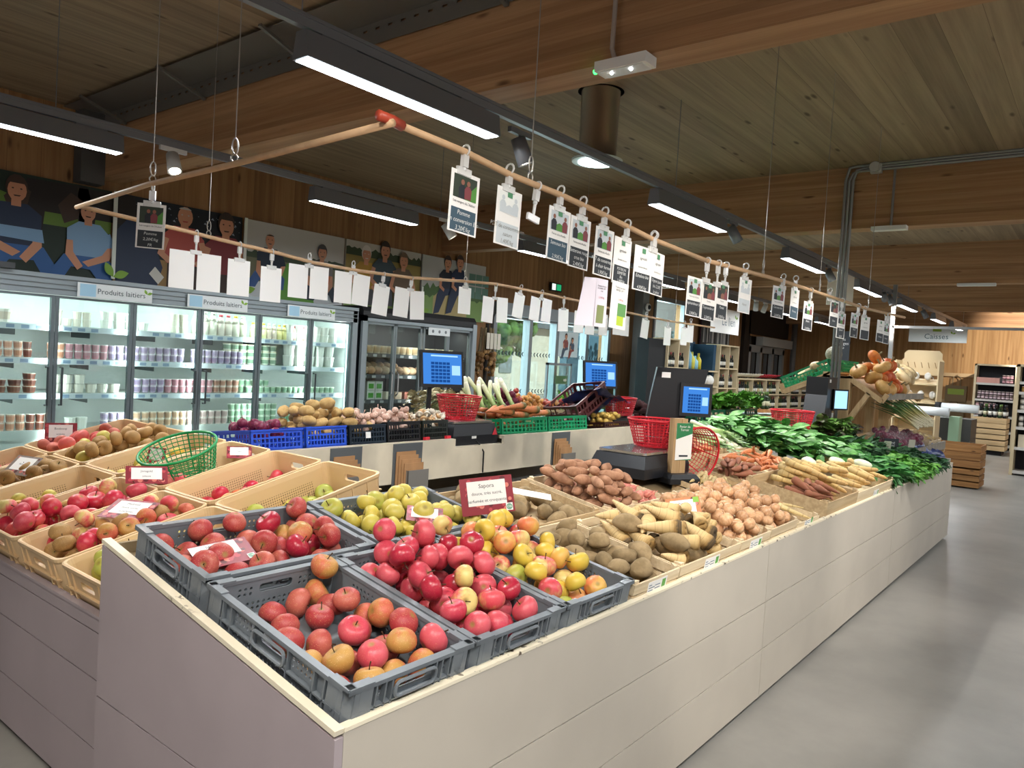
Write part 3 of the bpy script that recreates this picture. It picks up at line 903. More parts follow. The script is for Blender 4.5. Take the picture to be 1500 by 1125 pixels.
def lattice_crate(F, u0, u1, v0, v1, H, col, label, nx=9, nz=3, group=None, cell=.72, zoff=0, cat='crate', name='plastic_crate', tag_label=False):
    """open plastic crate with lattice walls"""
    m = simple(col, .4)
    w_, l = u1 - u0, v1 - v0
    t = thing(name, label, cat, F @ T(((u0 + u1) / 2, (v0 + v1) / 2, zoff)), group)
    for i, (n, off) in enumerate(((w_, l / 2), (l, w_ / 2), (w_, l / 2), (l, w_ / 2))):
        M = RZ(90 * i) @ T((0, -off, 0)) @ Matrix(((1, 0, 0, 0), (0, 0, -1, 0), (0, 1, 0, 0), (0, 0, 0, 1)))
        k = max(3, int(nx * n / w_))
        hs = []
        px, pz = (n - .03) / k, (H - .03) / nz
        for r_ in range(nz):
            for c in range(k):
                cx, cz = -n / 2 + .015 + px * (c + .5), .012 + pz * (r_ + .5)
                if r_ == nz - 1 and abs(cx) < n * .16: continue
                hs.append(rect(cx - px * cell / 2, cx + px * cell / 2, cz - pz * cell / 2, cz + pz * cell / 2))
        hs.append(slot(-n * .14, n * .14, H - .015 - pz * .8, H - .018))
        MB().plate(M, rect(-n / 2, n / 2, .0, H), hs, .006).box(-n / 2, n / 2, H - .008, H + .002, -.012, .004, M @ RX(-90) @ T((0, 0, 0)) @ RX(90)).build('lattice_wall', m, t)
    MB().box(-w_ / 2, w_ / 2, -l / 2, l / 2, .001, .007).build('crate_floor', m, t)
    if tag_label:
        MB().box(-.02, .02, -l / 2 - .002, -l / 2 - .001, H * .3, H * .62).build('paper_tag', PAPER, t)
    return t
# ------------------------------------------------------------------ produce
def apple_mesh(name, r, mat, oblate=.86, seed=0):
    rr = random.Random(seed)
    ph, lean = rr.uniform(0, 6), rr.uniform(-.05, .05)
    prof = []
    for i in range(13):
        t = PI * i / 12
        x = math.sin(t) * (1 - .10 * math.cos(t))
        z = -math.cos(t) * oblate
        z -= .30 * math.exp(-((PI - t) / .42) ** 2)
        z += .14 * math.exp(-(t / .34) ** 2)
        prof.append((max(x, 1e-5) * r, z * r))
    mb = MB().lathe(prof, 18, None, lambda t, i: 1 + .022 * math.cos(5 * t + ph) * (1 - i / 12) + .025 * math.cos(2 * t + ph) + lean * math.cos(t))
    return mb.mesh(name, mat, True, False)
STEMM = simple('#4a3520', .8)
STEM = MB().tube([(0, 0, .022), (.002, 0, .032), (.007, .001, .043)], [.0016, .0014, .002], 5).mesh('stem', STEMM)
AP = {}
def apple_kind(key, word, mats, r=.038, obl=.86, n=2):
    AP[key] = [(apple_mesh('apple', r * k, m, obl * (1 + .03 * (j - .5)), len(key) * 7 + j), r * k) for m in mats for j, k in enumerate((1.0, .94, 1.05)[:n])]
    return [dict(mesh=me, sph=[(0, 0, 0, rr * .97)], word=word, stem=True, any=True) for me, rr in AP[key]]
A_PINK = apple_kind('pink', 'pink-red', [apple_mat('apple_pink', '#bb3047', '#cd5660', .35, 1.05)], .0405)
A_CRIM = apple_kind('crimson', 'deep crimson', [apple_mat('apple_crimson', '#a01a33', '#b93145', .4, 1.2, .28)], .0405)
A_BLUSH = apple_kind('blush', 'yellow-cheeked pink', [apple_mat('apple_blush', '#d24c56', '#d6c277', .62, 1.0)], .0395)
A_YEL = apple_kind('yellow', 'yellow', [apple_mat('apple_yellow', '#d9b548', '#cfb545', .4, 1.2)], .0395)
A_LEM = apple_kind('lemon', 'speckled lemon-yellow', [apple_mat('apple_lemon', '#cdb84a', '#c2b556', .4, 1.0, .42, .8)], .0365)
A_ORG = apple_kind('orange', 'orange-flushed yellow', [apple_mat('apple_orange', '#d87550', '#dcb056', .5, 1.05)], .0415)
A_DRED = apple_kind('dullred', 'dull red', [apple_mat('apple_dull_red', '#a63539', '#b85f50', .55, 1.1, .48, .7)], .041)
A_RUSO = apple_kind('russet_orange', 'russet orange-brown', [apple_mat('apple_russet_orange', '#c25a45', '#b98c48', .5, .95, .5, .9)], .041)
A_RUSB = apple_kind('brown', 'brown russet', [apple_mat('apple_brown', '#8d6a3c', '#a5804c', .4, 1.0, .6, .7)], .043, .82)
A_GRN = apple_kind('green', 'greenish-yellow', [apple_mat('apple_green', '#b5a64a', '#a9b04c', .4, 1.0)], .041)
A_BRED = apple_kind('bigred', 'bright red', [apple_mat('apple_big_red', '#c02440', '#cf5a55', .6, 1.2, .34)], .044)

def lump(name, mat, a, b, c, seed, amp=.1, n=14, k=9):
    """knobbly ellipsoid lying along x"""
    rr = random.Random(seed)
    p = [rr.uniform(0, 6) for _ in range(6)]
    vs = MB().sphere((0, 0, 0), 1, n, k)
    out = []
    for x, y, z in vs.v:
        s = 1 + amp * (math.sin(2.3 * x + p[0]) + math.sin(2.9 * y + p[1]) + math.sin(2.6 * z + p[2])) * .5 + amp * .35 * (math.sin(7 * x + p[3]) + math.sin(6 * y + p[4]))
        out.append((z * a * s, x * b * s + .2 * b * math.sin(z * 1.5 + p[5]) * amp * 4, y * c * s))
    vs.v = out
    return vs.mesh(name, mat, True, False)
def long_sph(a, b, n=3): return [((i / (n - 1) * 2 - 1) * (a - b), 0, 0, b * .93) for i in range(n)]
def lumps(name, word, mat, sizes, amp=.1, **kw):
    return [dict(mesh=lump(name, mat, a, b, b * .92, i * 7 + len(word), amp), sph=long_sph(a, b) if a > b * 1.15 else [(0, 0, 0, b)], word=word, name=name, cat=name, **kw) for i, (a, b) in enumerate(sizes)]
M_PINKPOT = skin('potato_pink', '#8f664e', '#ab8266', 26, .8, rnd=.3)
M_POT = skin('potato_tan', '#b08d58', '#c9a972', 26, .8, rnd=.25)
M_DIRT = skin('potato_dusty', '#7d6a4c', '#988362', 22, .9, rnd=.25)
P_PINK = lumps('potato', 'pinkish long', M_PINKPOT, [(.052, .026), (.044, .023), (.038, .024), (.06, .025)])
P_TAN = lumps('potato', 'golden tan', M_POT, [(.05, .034), (.044, .03), (.056, .033)])
P_DUST = lumps('potato', 'dusty brown', M_DIRT, [(.058, .04), (.05, .036), (.045, .033)])
def bulb(name, mat, r, tall, neck, n=14):
    prof = []
    for i in range(10):
        t = PI * i / 9
        prof.append((max(1e-5, r * math.sin(t) * (1 if t < PI / 2 else 1 - .12 * (t - PI / 2))), -r * tall * math.cos(t)))
    prof[-1] = (r * .13, r * tall * .98)
    prof += [(r * .07, r * tall * 1.12 + neck * .3), (r * .1, r * tall * 1.12 + neck)]
    mb = MB().lathe(prof, n)
    for k in range(5):
        a = k * 1.26
        mb.tube([(.001, 0, -r * tall), (r * .12 * math.cos(a), r * .12 * math.sin(a), -r * tall - .006)], .0006, 3)
    return mb.mesh(name, mat, True, False)
M_ONI = skin('onion_skin', '#b98a62', '#d2aa84', 9, .3, (14, 14, 2), rnd=.3)
M_SHAL = skin('shallot_skin', '#b5635a', '#d08d7c', 9, .35, (18, 18, 2), rnd=.2)
M_RONI = skin('red_onion_skin', '#5c1a35', '#7f2f4a', 9, .3, (14, 14, 2), rnd=.2)
ONI = [dict(mesh=bulb('onion', M_ONI, r, .9, .012), sph=[(0, 0, 0, r * .97)], word='coppery', name='onion', cat='onion', any=True) for r in (.033, .029, .036)]
SHAL = [dict(mesh=bulb('shallot', M_SHAL, r, 1.15, .016), sph=[(0, 0, 0, r)], word='pink', name='shallot', cat='shallot', any=True) for r in (.022, .019)]
RONI = [dict(mesh=bulb('red_onion', M_RONI, r, .9, .01), sph=[(0, 0, 0, r * .97)], word='purple', name='red_onion', cat='onion', any=True) for r in (.036, .032)]
def root(name, mat, L, r, seed, bend=.06, crown=True, tip=.12, n=12, rings=True):
    """tapered root lying along x with a flattened crown at +x end"""
    rr = random.Random(seed)
    k = 13
    b1, b2 = rr.uniform(-bend, bend), rr.uniform(-bend, bend)
    pts, rs = [], []
    if crown: pts.append((L * .5 - .006, 0, 0)); rs.append(r * .3)
    for i in range(k):
        s = i / (k - 1)
        pts.append((L * (.5 - s), b1 * L * math.sin(PI * s) , b2 * L * s * s))
        rad = r * (1 - s) ** .62 if tip < .2 else r * (1 - .45 * s)
        if i == 0: rad = r * .72
        if i == k - 1: rad = r * tip
        rs.append(max(rad * (1 + (.045 * math.sin(i * 2.6 + seed) if rings else 0)), .0012))
    return MB().tube(pts, rs, n).mesh(name, mat, True, False)
M_PARS = axis_mat('parsnip_skin', [(0, '#d0b78a'), (.8, '#c9ad78'), (.93, '#a0804c'), (1, '#4a3a20')], 0, -.09, .07, .75, 150)
M_PALE = axis_mat('pale_root_skin', [(0, '#c9b27c'), (.9, '#dcc894'), (1, '#8f8a4a')], 0, -.12, .12, .7, 50)
M_CARR = axis_mat('carrot_skin', [(0, '#b5673a'), (.9, '#c77748'), (1, '#5f5a2c')], 0, -.1, .1, .6, 70)
M_TURN = axis_mat('yellow_root_skin', [(0, '#b8935a'), (.6, '#cdb074'), (1, '#b09a68')], 0, -.1, .1, .65, 50)
M_REDR = axis_mat('reddish_root_skin', [(0, '#7d4a34'), (1, '#935a40')], 0, -.1, .1, .75, 60)
M_BLK = axis_mat('black_root_skin', [(0, '#2a211b'), (1, '#3a2e25')], 0, -.1, .1, .85, 60)
def rsph(L, r): return [(L * .36, 0, 0, r * .9), (L * .1, 0, 0, r * .75), (-L * .2, 0, 0, r * .45)]
def roots(name, word, mat, specs, cat=None, **kw):
    return [dict(mesh=root(name, mat, L, r, i + 3 * len(word), **kw), sph=rsph(L, r), word=word, name=name, cat=cat or name) for i, (L, r) in enumerate(specs)]
PARS = roots('parsnip', 'knobbly cream', M_PARS, [(.15, .04), (.125, .036), (.17, .036), (.105, .03)])
PALE = roots('parsnip', 'slender pale', M_PALE, [(.24, .016), (.22, .014), (.2, .018)])
CARR = roots('carrot', 'orange', M_CARR, [(.2, .017), (.18, .016), (.21, .02)])
TURN = roots('yellow_carrot', 'stout yellow', M_TURN, [(.2, .026), (.18, .024), (.22, .022)], 'carrot', tip=.25)
REDR = roots('sweet_potato', 'reddish brown', M_REDR, [(.16, .026), (.14, .022)], 'sweet potato')
BLKR = roots('salsify', 'black', M_BLK, [(.26, .012), (.22, .011)])

ORD = 'first second third fourth fifth sixth seventh eighth ninth tenth eleventh twelfth thirteenth fourteenth fifteenth sixteenth seventeenth eighteenth nineteenth twentieth'.split()
def rand_quat():
    q = Quaternion((random.gauss(0, 1), random.gauss(0, 1), random.gauss(0, 1), random.gauss(0, 1)))
    return q.normalized()
def pile(F, u0, u1, v0, v1, w0, hmax, n, protos, where, group, tries=14, lane=('left', 'middle', 'right'), yaw=None, weights=None, keep=None, front='front', tilt=8, step=0, axis=0, zone=None):
    """drop items one by one into the tray: each goes to the lowest free place under the heap's outline hmax(u, v)"""
    S = np.zeros((0, 4))
    items = []
    miss = 0
    while len(items) < n and miss < 14:
        p = random.choices(protos, weights)[0]
        if p.get('any'): R = rand_quat().to_matrix()
        else:
            a = random.uniform(0, 2 * PI) if yaw is None else math.radians(random.gauss(*yaw))
            R = Matrix.Rotation(a, 3, 'Z') @ Matrix.Rotation(math.radians(random.gauss(0, tilt)), 3, 'Y') @ Matrix.Rotation(random.uniform(0, 6.28), 3, 'X')
        k = random.uniform(.93, 1.05)
        sp = [(*(R @ V(s[:3]) * k), s[3] * k) for s in p['sph']]
        ru = max(abs(s[0]) + s[3] for s in sp); rv = max(abs(s[1]) + s[3] for s in sp)
        if u1 - u0 < 2 * ru or v1 - v0 < 2 * rv: miss += 1; continue
        best = None
        for _ in range(tries):
            u, v = random.uniform(u0 + ru, u1 - ru), random.uniform(v0 + rv, v1 - rv)
            if zone and not zone(u, v): continue
            z = max(w0 - s[2] + s[3] for s in sp)
            for s in sp:
                if len(S):
                    d2 = (S[:, 0] - u - s[0]) ** 2 + (S[:, 1] - v - s[1]) ** 2
                    rr = S[:, 3] + s[3]
                    m = d2 < rr * rr
                    if m.any(): z = max(z, float((S[m, 2] + np.sqrt(rr[m] ** 2 - d2[m])).max()) - s[2])
            top = max(z + s[2] + s[3] for s in sp)
            if top > hmax(u, v): continue
            if best is None or z < best[0]: best = (z, u, v)
        if best is None: miss += 1; continue
        z, u, v = best
        miss = 0
        S = np.vstack([S, [(u + s[0], v + s[1], z + s[2], s[3]) for s in sp]])
        items.append((p, V((u, v, z)), R, k, max(s[3] for s in sp)))
    # who is covered by others
    out = []
    cover = []
    for i, (p, c, R, k, r) in enumerate(items):
        cover.append(any(j != i and o[1].z > c.z + .6 * r and math.hypot(o[1].x - c.x, o[1].y - c.y) < .8 * r for j, o in enumerate(items)))
    lanes = {}
    for i, (p, c, R, k, r) in enumerate(items):
        if cover[i]: continue
        ln = lane[min(2, int(3 * (c[axis] - (u0, v0)[axis]) / ((u1, v1)[axis] - (u0, v0)[axis])))]
        lanes.setdefault((p['word'], ln), []).append((c[1 - axis], i))
    lab = {}
    for (wd, ln), l in lanes.items():
        l.sort()
        for q, (_, i) in enumerate(l):
            nm = items[i][0].get('cat', 'apple')
            lab[i] = '%s %s, %s from %s, %s in %s' % (wd, nm, ORD[min(q, 19)], front, ln, where)
    for i, (p, c, R, k, r) in enumerate(items):
        if keep and not keep(c): continue
        o = put(p.get('name', 'apple'), p['mesh'])
        o.matrix_world = F @ T(c) @ R.to_4x4() @ Matrix.Scale(k, 4)
        tag(o, lab.get(i, '%s %s half buried under others in %s' % (p['word'], p.get('cat', 'apple'), where)), p.get('cat', 'apple'), group)
        if p.get('stem') and not cover[i]:
            put('stem', STEM, o)
        out.append(o)
    return out
C_ = lambda h: (lambda u, v: h)
# grey crates
pile(FF, 1.055, 1.417, .03, .574, .007, lambda u, v: .125 - .03 * (v / .57) + (.06 if v > .5 and u > 1.36 else 0) + .03 * (u - 1.05) / .37 - (.06 if u < 1.14 and v > .42 else 0), 62, A_DRED + A_RUSO + A_PINK, 'the grey corner crate', 'apples in the grey corner crate', weights=[3, 3, 4, 4, 1.5, 1.5])
pile(FF, 1.462, 1.822, .03, .574, .007, lambda u, v: .135 + .115 * min(1, v / .4) - .12 * abs(u - 1.66) ** 1.3, 170, A_PINK + A_CRIM + A_BLUSH, 'the Sapora heap', 'Sapora apples in the middle grey crate', weights=[5, 5, 2, 2, 1.2, 1.2], tries=20)
pile(FF, 1.868, 2.228, .03, .574, .007, lambda u, v: .135 + .09 * min(1, v / .42) - .14 * abs(u - 1.98) ** 1.2, 130, A_ORG + A_YEL + A_BLUSH + A_GRN[:1], 'the grey crate beside the wooden crates', 'yellow and orange apples in the third grey crate', weights=[4, 4, 3, 3, 1.2, 1.2, .8], tries=20)
pile(FF, 1.06, 1.61, .63, .995, .007, lambda u, v: .12 + .05 * (u - 1.06) / .55, 66, A_DRED + A_RUSO[:1] + A_CRIM[:1], 'the rear grey crate of dull red apples', 'dull red apples in the rear grey crate', weights=[4, 4, .8, .8])
pile(FF, 1.66, 2.205, .63, .995, .007, lambda u, v: .125 + .06 * math.sin(PI * (u - 1.66) / .55), 90, A_LEM + A_GRN[:1], 'the rear grey crate of yellow apples', 'small yellow apples in the rear grey crate', weights=[4, 4, .7])
# tan crates
def tan(r, c, n, h, protos, where, weights=None, ua=0.0, ub=1.0):
    M = tanM(r, c)
    a0, a1 = -.262 + .524 * ua, -.262 + .524 * ub
    pile(M, a0, a1, -.168, .168, .012, h if callable(h) else C_(h), n, protos, where, 'apples in ' + where, weights=weights, axis=1, lane=('right', 'middle', 'left'), front='front')
tan(0, 0, 40, lambda u, v: .215 - .3 * max(0, u), A_GRN + A_RUSB[:1], 'the tan crate by the mauve end board', [4, 4, 1], 0, .7)
tan(0, 1, 70, lambda u, v: .235 - .06 * (u + .26), A_RUSO + A_RUSB + A_BRED + A_BLUSH, 'the front tan crate under the flat sign')
tan(0, 2, 70, lambda u, v: .25 - .06 * (u + .26), A_BRED + A_BLUSH + A_PINK[:1], 'the heaped tan crate of big red apples', [4, 4, 1, 1, 2])
tan(0, 3, 34, lambda u, v: .20 - .2 * (u + .26), A_ORG + A_LEM + A_BRED[:1], 'the nearly empty front tan crate')
tan(0, 4, 40, .23, A_RUSB, 'the front tan crate of brown russets', None, .3, 1)
tan(0, 5, 24, .15, A_BRED + A_DRED, 'the far-left front tan crate', None, .3, 1)
tan(1, 0, 22, lambda u, v: .13 - .05 * (u + .26), A_GRN + A_LEM[:1] + A_RUSO[:1], 'the back tan crate by the grey crates', [3, 3, 1, 1])
tan(1, 1, 26, lambda u, v: .135 - .04 * (u + .26), A_ORG + A_BRED + A_LEM[:1], 'the nearly empty back tan crate')
tan(1, 2, 18, lambda u, v: .19 if u < -.1 else .1, A_BRED + A_DRED[:1], 'the tan crate with the green basket', None, 0, .5)
tan(1, 3, 30, .16, A_LEM + A_YEL + A_BLUSH[:1], 'the tan crate of yellow apples')
tan(1, 4, 50, lambda u, v: .26 - .2 * max(0, u), A_RUSB + A_LEM[:1], 'the tan crate piled with brown russets', [4, 4, 1.0])
tan(1, 5, 40, lambda u, v: .23 - .1 * (u + .26), A_BRED + A_DRED, 'the tan crate of red apples by the dairy cabinet')

# wooden crates of the front bank
wood_crate(FF, 2.262, 2.60, .014, .53, .10, 'narrow wooden crate of dusty potatoes beside the last grey crate', labelled=True)
pile(FF, 2.275, 2.588, .03, .515, .007, lambda u, v: .125 + .03 * math.sin(PI * v / .53), 46, P_DUST, 'the narrow potato crate beside the grey crates', 'dusty potatoes in the narrow crate')
wood_crate(FF, 2.61, 3.19, .014, .51, .10, 'wooden crate of parsnips with a paper label, in front of the pink potatoes', labelled=True)
pile(FF, 2.63, 3.17, .03, .495, .007, lambda u, v: .13 + .085 * math.sin(PI * v / .51) , 90, PARS + P_DUST[:1], 'the parsnip crate', 'parsnips in the front wooden crate', weights=[3, 3, 3, 3, 2.5], yaw=(-75, 35), tilt=14, tries=18)
wood_crate(FF, 3.2, 3.56, .014, .52, .10, 'wooden crate filled with onions, next to the parsnip crate', labelled=True)
wood_crate(FF, 3.57, 3.95, .014, .56, .105, 'wooden crate filled with onions, right of the first onion crate')
pile(FF, 3.215, 3.55, .03, .505, .007, lambda u, v: .135 + .08 * math.sin(PI * v / .52), 80, ONI, 'the first onion crate', 'onions in the first onion crate')
pile(FF, 3.585, 3.935, .03, .545, .007, lambda u, v: .14 + .08 * math.sin(PI * v / .54), 86, ONI, 'the second onion crate', 'onions in the second onion crate')
wood_crate(FF, 3.965, 4.33, .014, .36, .075, 'low wooden crate of pale parsnips right of the onions', labelled=True)
pile(FF, 3.98, 4.315, .03, .345, .03, C_(.15), 26, PALE, 'the low crate right of the onions', 'pale parsnips in the low front crate', yaw=(100, 14))
wood_crate(FF, 3.98, 4.42, .38, .74, .085, 'wooden crate of slender parsnips behind the onions', POP2)
pile(FF, 3.995, 4.405, .395, .725, .04, C_(.17), 34, PALE, 'the crate behind the onions', 'slender parsnips behind the onions', yaw=(20, 18))
wood_crate(FF, 4.45, 5.1, .014, .5, .13, 'deep wooden crate of reddish roots, pale side board towards the onions', POP2, 1)
pile(FF, 4.47, 4.78, .03, .3, .07, C_(.19), 18, REDR, 'the deep root crate', 'reddish sweet potatoes in the deep crate', yaw=(70, 25))
pile(FF, 4.78, 5.08, .03, .485, .08, C_(.25), 40, TURN, 'the deep root crate', 'yellow carrots in the deep crate', yaw=(80, 12))
wood_crate(FF, 5.11, 6.1, .014, .5, .12, 'long wooden crate of stout yellow carrots and white fennel at the aisle', slats=1, labelled=True)
pile(FF, 5.13, 6.0, .03, .485, .08, C_(.22), 70, TURN, 'the long front crate', 'yellow carrots in the long crate', yaw=(80, 14))
wood_crate(FF, 4.48, 4.86, .52, .78, .085, 'small wooden crate of reddish brown roots below the carrots', POP2)
pile(FF, 4.495, 4.845, .535, .765, .05, C_(.15), 22, REDR, 'the small crate below the carrots', 'reddish roots below the carrots', yaw=(20, 20))
wood_crate(FF, 4.9, 5.7, .53, .93, .10, 'wooden crate of orange carrots in front of the leeks', POP)
pile(FF, 4.92, 5.68, .545, .915, .06, C_(.22), 60, CARR, 'the carrot crate in front of the leeks', 'carrots in front of the leeks', yaw=(15, 22))
wood_crate(FF, 4.6, 5.15, .95, 1.3, .12, 'chipboard-sided crate of carrots left of the leeks', POP2, 1)
pile(FF, 4.62, 5.13, .965, 1.285, .08, C_(.22), 44, CARR, 'the chipboard-sided crate', 'carrots left of the leeks', yaw=(15, 20))
pile(FF, 4.06, 4.42, .76, 1.0, 0.0, C_(.06), 14, BLKR, 'the counter below the leaning basket', 'black roots below the leaning red basket', yaw=(5, 15))
# second row behind: dusty potatoes, pink potatoes, shallots
wood_crate(FF, 2.255, 2.9, .56, 1.0, .09, 'wooden crate of dusty potatoes behind the Sapora sign', POP2)
pile(FF, 2.275, 2.55, .575, .985, .007, lambda u, v: .12 + .04 * v, 26, P_DUST, 'the crate behind the Sapora sign', 'dusty potatoes behind the Sapora sign')
pile(FF, 2.6, 2.88, .575, .985, .007, C_(.115), 12, P_DUST, 'the crate right of the Sapora sign', 'dusty potatoes right of the Sapora sign')
MB().box(-.15, .15, -.035, .035, 0, .001, FF @ T((2.58, .80, .125)) @ RZ(-50) @ RX(4)).build('x', PAPER)
tag(bpy.data.objects['x'], 'white paper sheet lying over the dusty potatoes behind the Sapora sign', 'paper'); bpy.data.objects['x'].name = 'paper_sheet'
wood_crate(FF, 2.915, 3.5, .53, 1.0, .10, 'wooden crate heaped with pinkish potatoes and shallots', POP)
pile(FF, 2.93, 3.27, .545, .985, .007, lambda u, v: .14 + .1 * math.sin(PI * (v - .53) / .47), 130, P_PINK, 'the heaped pink potato crate', 'pinkish potatoes in the heaped crate', tries=18)
pile(FF, 3.25, 3.485, .545, .985, .007, lambda u, v: .135 + .06 * math.sin(PI * (v - .53) / .47), 90, SHAL, 'the heaped pink potato crate', 'shallots beside the pink potatoes')
# ------------------------------------------------------------------ signs pushed into the fruit
INK = simple('#34363c', .7)
REDP = simple('#8f2230', .5)
def fruit_sign(M, w_, h_, lines, label, bord='#8a2531', art='#b8434b', mark=True, angled=0, win=None):
    t = thing('fruit_sign', label, 'sign', M)
    MB().box(-w_ / 2, w_ / 2, -.0006, .0006, 0, h_).build('card', simple(bord, .4), t)
    mb = MB()
    rr = random.Random(len(label))
    for k in range(46):
        x, z = rr.uniform(-w_ / 2 + .012, w_ / 2 - .012), rr.uniform(.012, h_ - .012)
        mb.mi = k % 3
        rad = rr.uniform(.006, .0115)
        mb.poly([(x + a, -.0012 - .00001 * k, z + b) for a, b in circ(0, 0, rad, 9)])
    mb.build('printed_apples', [simple(art, .4), simple('#d0766a', .4), simple('#5b1620', .4)], t, fix=False)
    x0, x1, z0, z1 = win or (-w_ * .37, w_ * .36, h_ * .24, h_ * .9)
    p = MB().box(x0, x1, -.0022, -.0016, z0, z1).build('white_panel', WHITE, t)
    for i, (s, sz) in enumerate(lines):
        lettering(s, sz, INK, p, T(((x0 + x1) / 2, -.0026, z1 - (z1 - z0) * (i + .72) / (len(lines) + .35))) @ RX(90))
    if mark:
        m = MB().box(w_ * .33, w_ * .46, -.003, -.0024, h_ * .04, h_ * .24).build('certification_mark', WHITE, t)
        MB().poly([(w_ * .395 + a, -.0034, h_ * .14 + b) for a, b in circ(0, 0, h_ * .085, 16)]).build('round_logo', simple('#6fa38a', .5), m)
        lettering('C46', h_ * .08, WHITE, m, T((w_ * .395, -.0038, h_ * .14)) @ RX(90))
    return t
fruit_sign(T((2.195, 1.81, .955)) @ RZ(-38) @ RX(-14) @ RY(-7), .205, .14, [('Sapora', .022), ('douce, très sucré,', .0165), ('parfumée et croquante.', .0165)], 'white Sapora sign with apple border standing behind the pink heap')
fruit_sign(T((1.90, 1.86, .955)) @ RZ(-35) @ RX(-66) @ RY(10), .13, .09, [('', .01)], 'small apple-bordered sign half hidden among the lemon-yellow apples', mark=False)
fruit_sign(T((1.20, 1.93, .915)) @ RZ(-18) @ RX(-68) @ RY(-12), .17, .11, [('Idared', .016), ('chair fine et parfumée', .011), ('cuire ou au couteau', .011)], 'white-panelled apple sign lying on dull red apples in the rear grey crate', win=(-.085, .05, .045, .105))
fruit_sign(T((1.36, 2.985, .835)) @ RZ(-62) @ RX(-68), .19, .13, [('Melrose', .018), ('douce, sucrée', .013), ('et parfumée', .013)], 'flat apple sign across the russet and red apples in the front tan crate', mark=False)
fruit_sign(T((1.62, 3.30, .90)) @ RZ(-18) @ RX(-35) @ RY(3), .17, .085, [('Jonagold', .014), ('juteuse', .012)], 'striped apple sign leaning over the heap of big red apples', mark=False)
fruit_sign(T((1.40, 4.20, .83)) @ RZ(-72) @ RX(-48), .17, .12, [('Reinette', .014)], 'bent brown-backed sign in the front crate of brown russets', mark=False, bord='#7d7068', art='#8a7d74')
fruit_sign(T((1.83, 4.78, .90)) @ RZ(-20) @ RX(-16), .165, .115, [('Boskoop', .018), ('acidulée', .013)], 'upright apple sign at the far left against the dairy cabinet', mark=False)
fruit_sign(T((1.90, 3.80, .90)) @ RZ(-75) @ RX(-12), .12, .085, [('Golden', .012)], 'small pinkish sign standing in the tan crate of yellow apples', mark=False)
fruit_sign(T((2.13, 3.40, .965)) @ RZ(-30) @ RX(-50), .12, .08, [('Gala', .012)], 'small sign behind the green basket in its tan crate', mark=False)
t = fruit_sign(T((3.08, 1.42, .87)) @ RZ(-62) @ RX(-22) @ RY(-12), .15, .115, [('Panais', .016), ('Croquant et', .011), ('sucré', .011)], 'orange vegetable sign leaning between the parsnips and the onions', '#b5713a', '#c98a4c', False)
MB().box(.045, .07, -.003, -.0024, .088, .112).build('green_tab', simple('#7fb23c', .5), t)
t = thing('green_bag', 'crumpled green bag tip between the tan crate and the grey crate', 'bag', (1.17, 2.345, .83))
MB().sphere((0, 0, .03), .05, 10, 6, None, (.7, .5, .6)).build('bag', simple('#2f9a5e', .4), t, True)

# ------------------------------------------------------------------ baskets
def basket(M, label, col, r0=.155, r1=.115, h=.15, parts=True):
    m = simple(col, .38)
    t = thing('basket', label, 'basket', M, 'round plastic baskets')
    rim = MB().tube([(r0 * math.cos(a), r0 * math.sin(a), h) for a in [2 * PI * i / 32 for i in range(32)]], .007, 6, True)
    rim.build('rim', m, t, True)
    mb = MB()
    N = 40
    for i in range(N):
        a = 2 * PI * i / N
        wd = .0032 if i % 5 else .007
        c, s = math.cos(a), math.sin(a)
        mb.bar((r1 * c, r1 * s, .004), (r0 * c, r0 * s, h), .0028, wd, (-s, c, 0)) if False else mb.bar((r1 * c, r1 * s, .004), (r0 * c, r0 * s, h), wd, .0028, (c, s, 0))
    for k in range(9):
        q = (k + .5) / 9.3
        r = r1 + (r0 - r1) * q
        mb.tube([(r * math.cos(a), r * math.sin(a), h * q) for a in [2 * PI * i / 32 for i in range(32)]], .0026, 4, True)
    mb.build('lattice', m, t)
    b = MB()
    for i in range(16):
        a = 2 * PI * i / 16
        b.bar((.012 * math.cos(a), .012 * math.sin(a), .003), (r1 * math.cos(a), r1 * math.sin(a), .003), .004, .003)
    for q in (.15, .36, .56, .78, 1): b.tube([(r1 * q * math.cos(a), r1 * q * math.sin(a), .003) for a in [2 * PI * i / 28 for i in range(28)]], .003, 4, True)
    b.build('base', m, t)
    return t
RED = '#c2202e'
basket(T((4.15, 2.15, 1.065)), 'red basket standing on the nearest scale, among the potatoes', RED, .172, .125, .16)
basket(T((4.29, 2.08, 1.06)) @ RZ(-22) @ RX(104), 'red basket leaning on its side behind the green sign post', RED, .19, .13, .17)
basket(T((4.2, 3.82, 1.065)), 'red basket on the scale by the mushrooms', RED, .168, .125, .175)
basket(T((6.5, 3.78, 1.05)), 'red basket on the scale behind the blue tarpaulin', RED, .165, .125, .17)
basket(T((6.95, 2.25, 1.03)), 'red basket between the chard and the leafy crates', RED, .19, .145, .19)
basket(T((1.90, 3.47, .86)) @ RY(-21) @ RX(5), 'tilted green basket lying in the tan apple crate', '#118a48', .178, .128, .18)

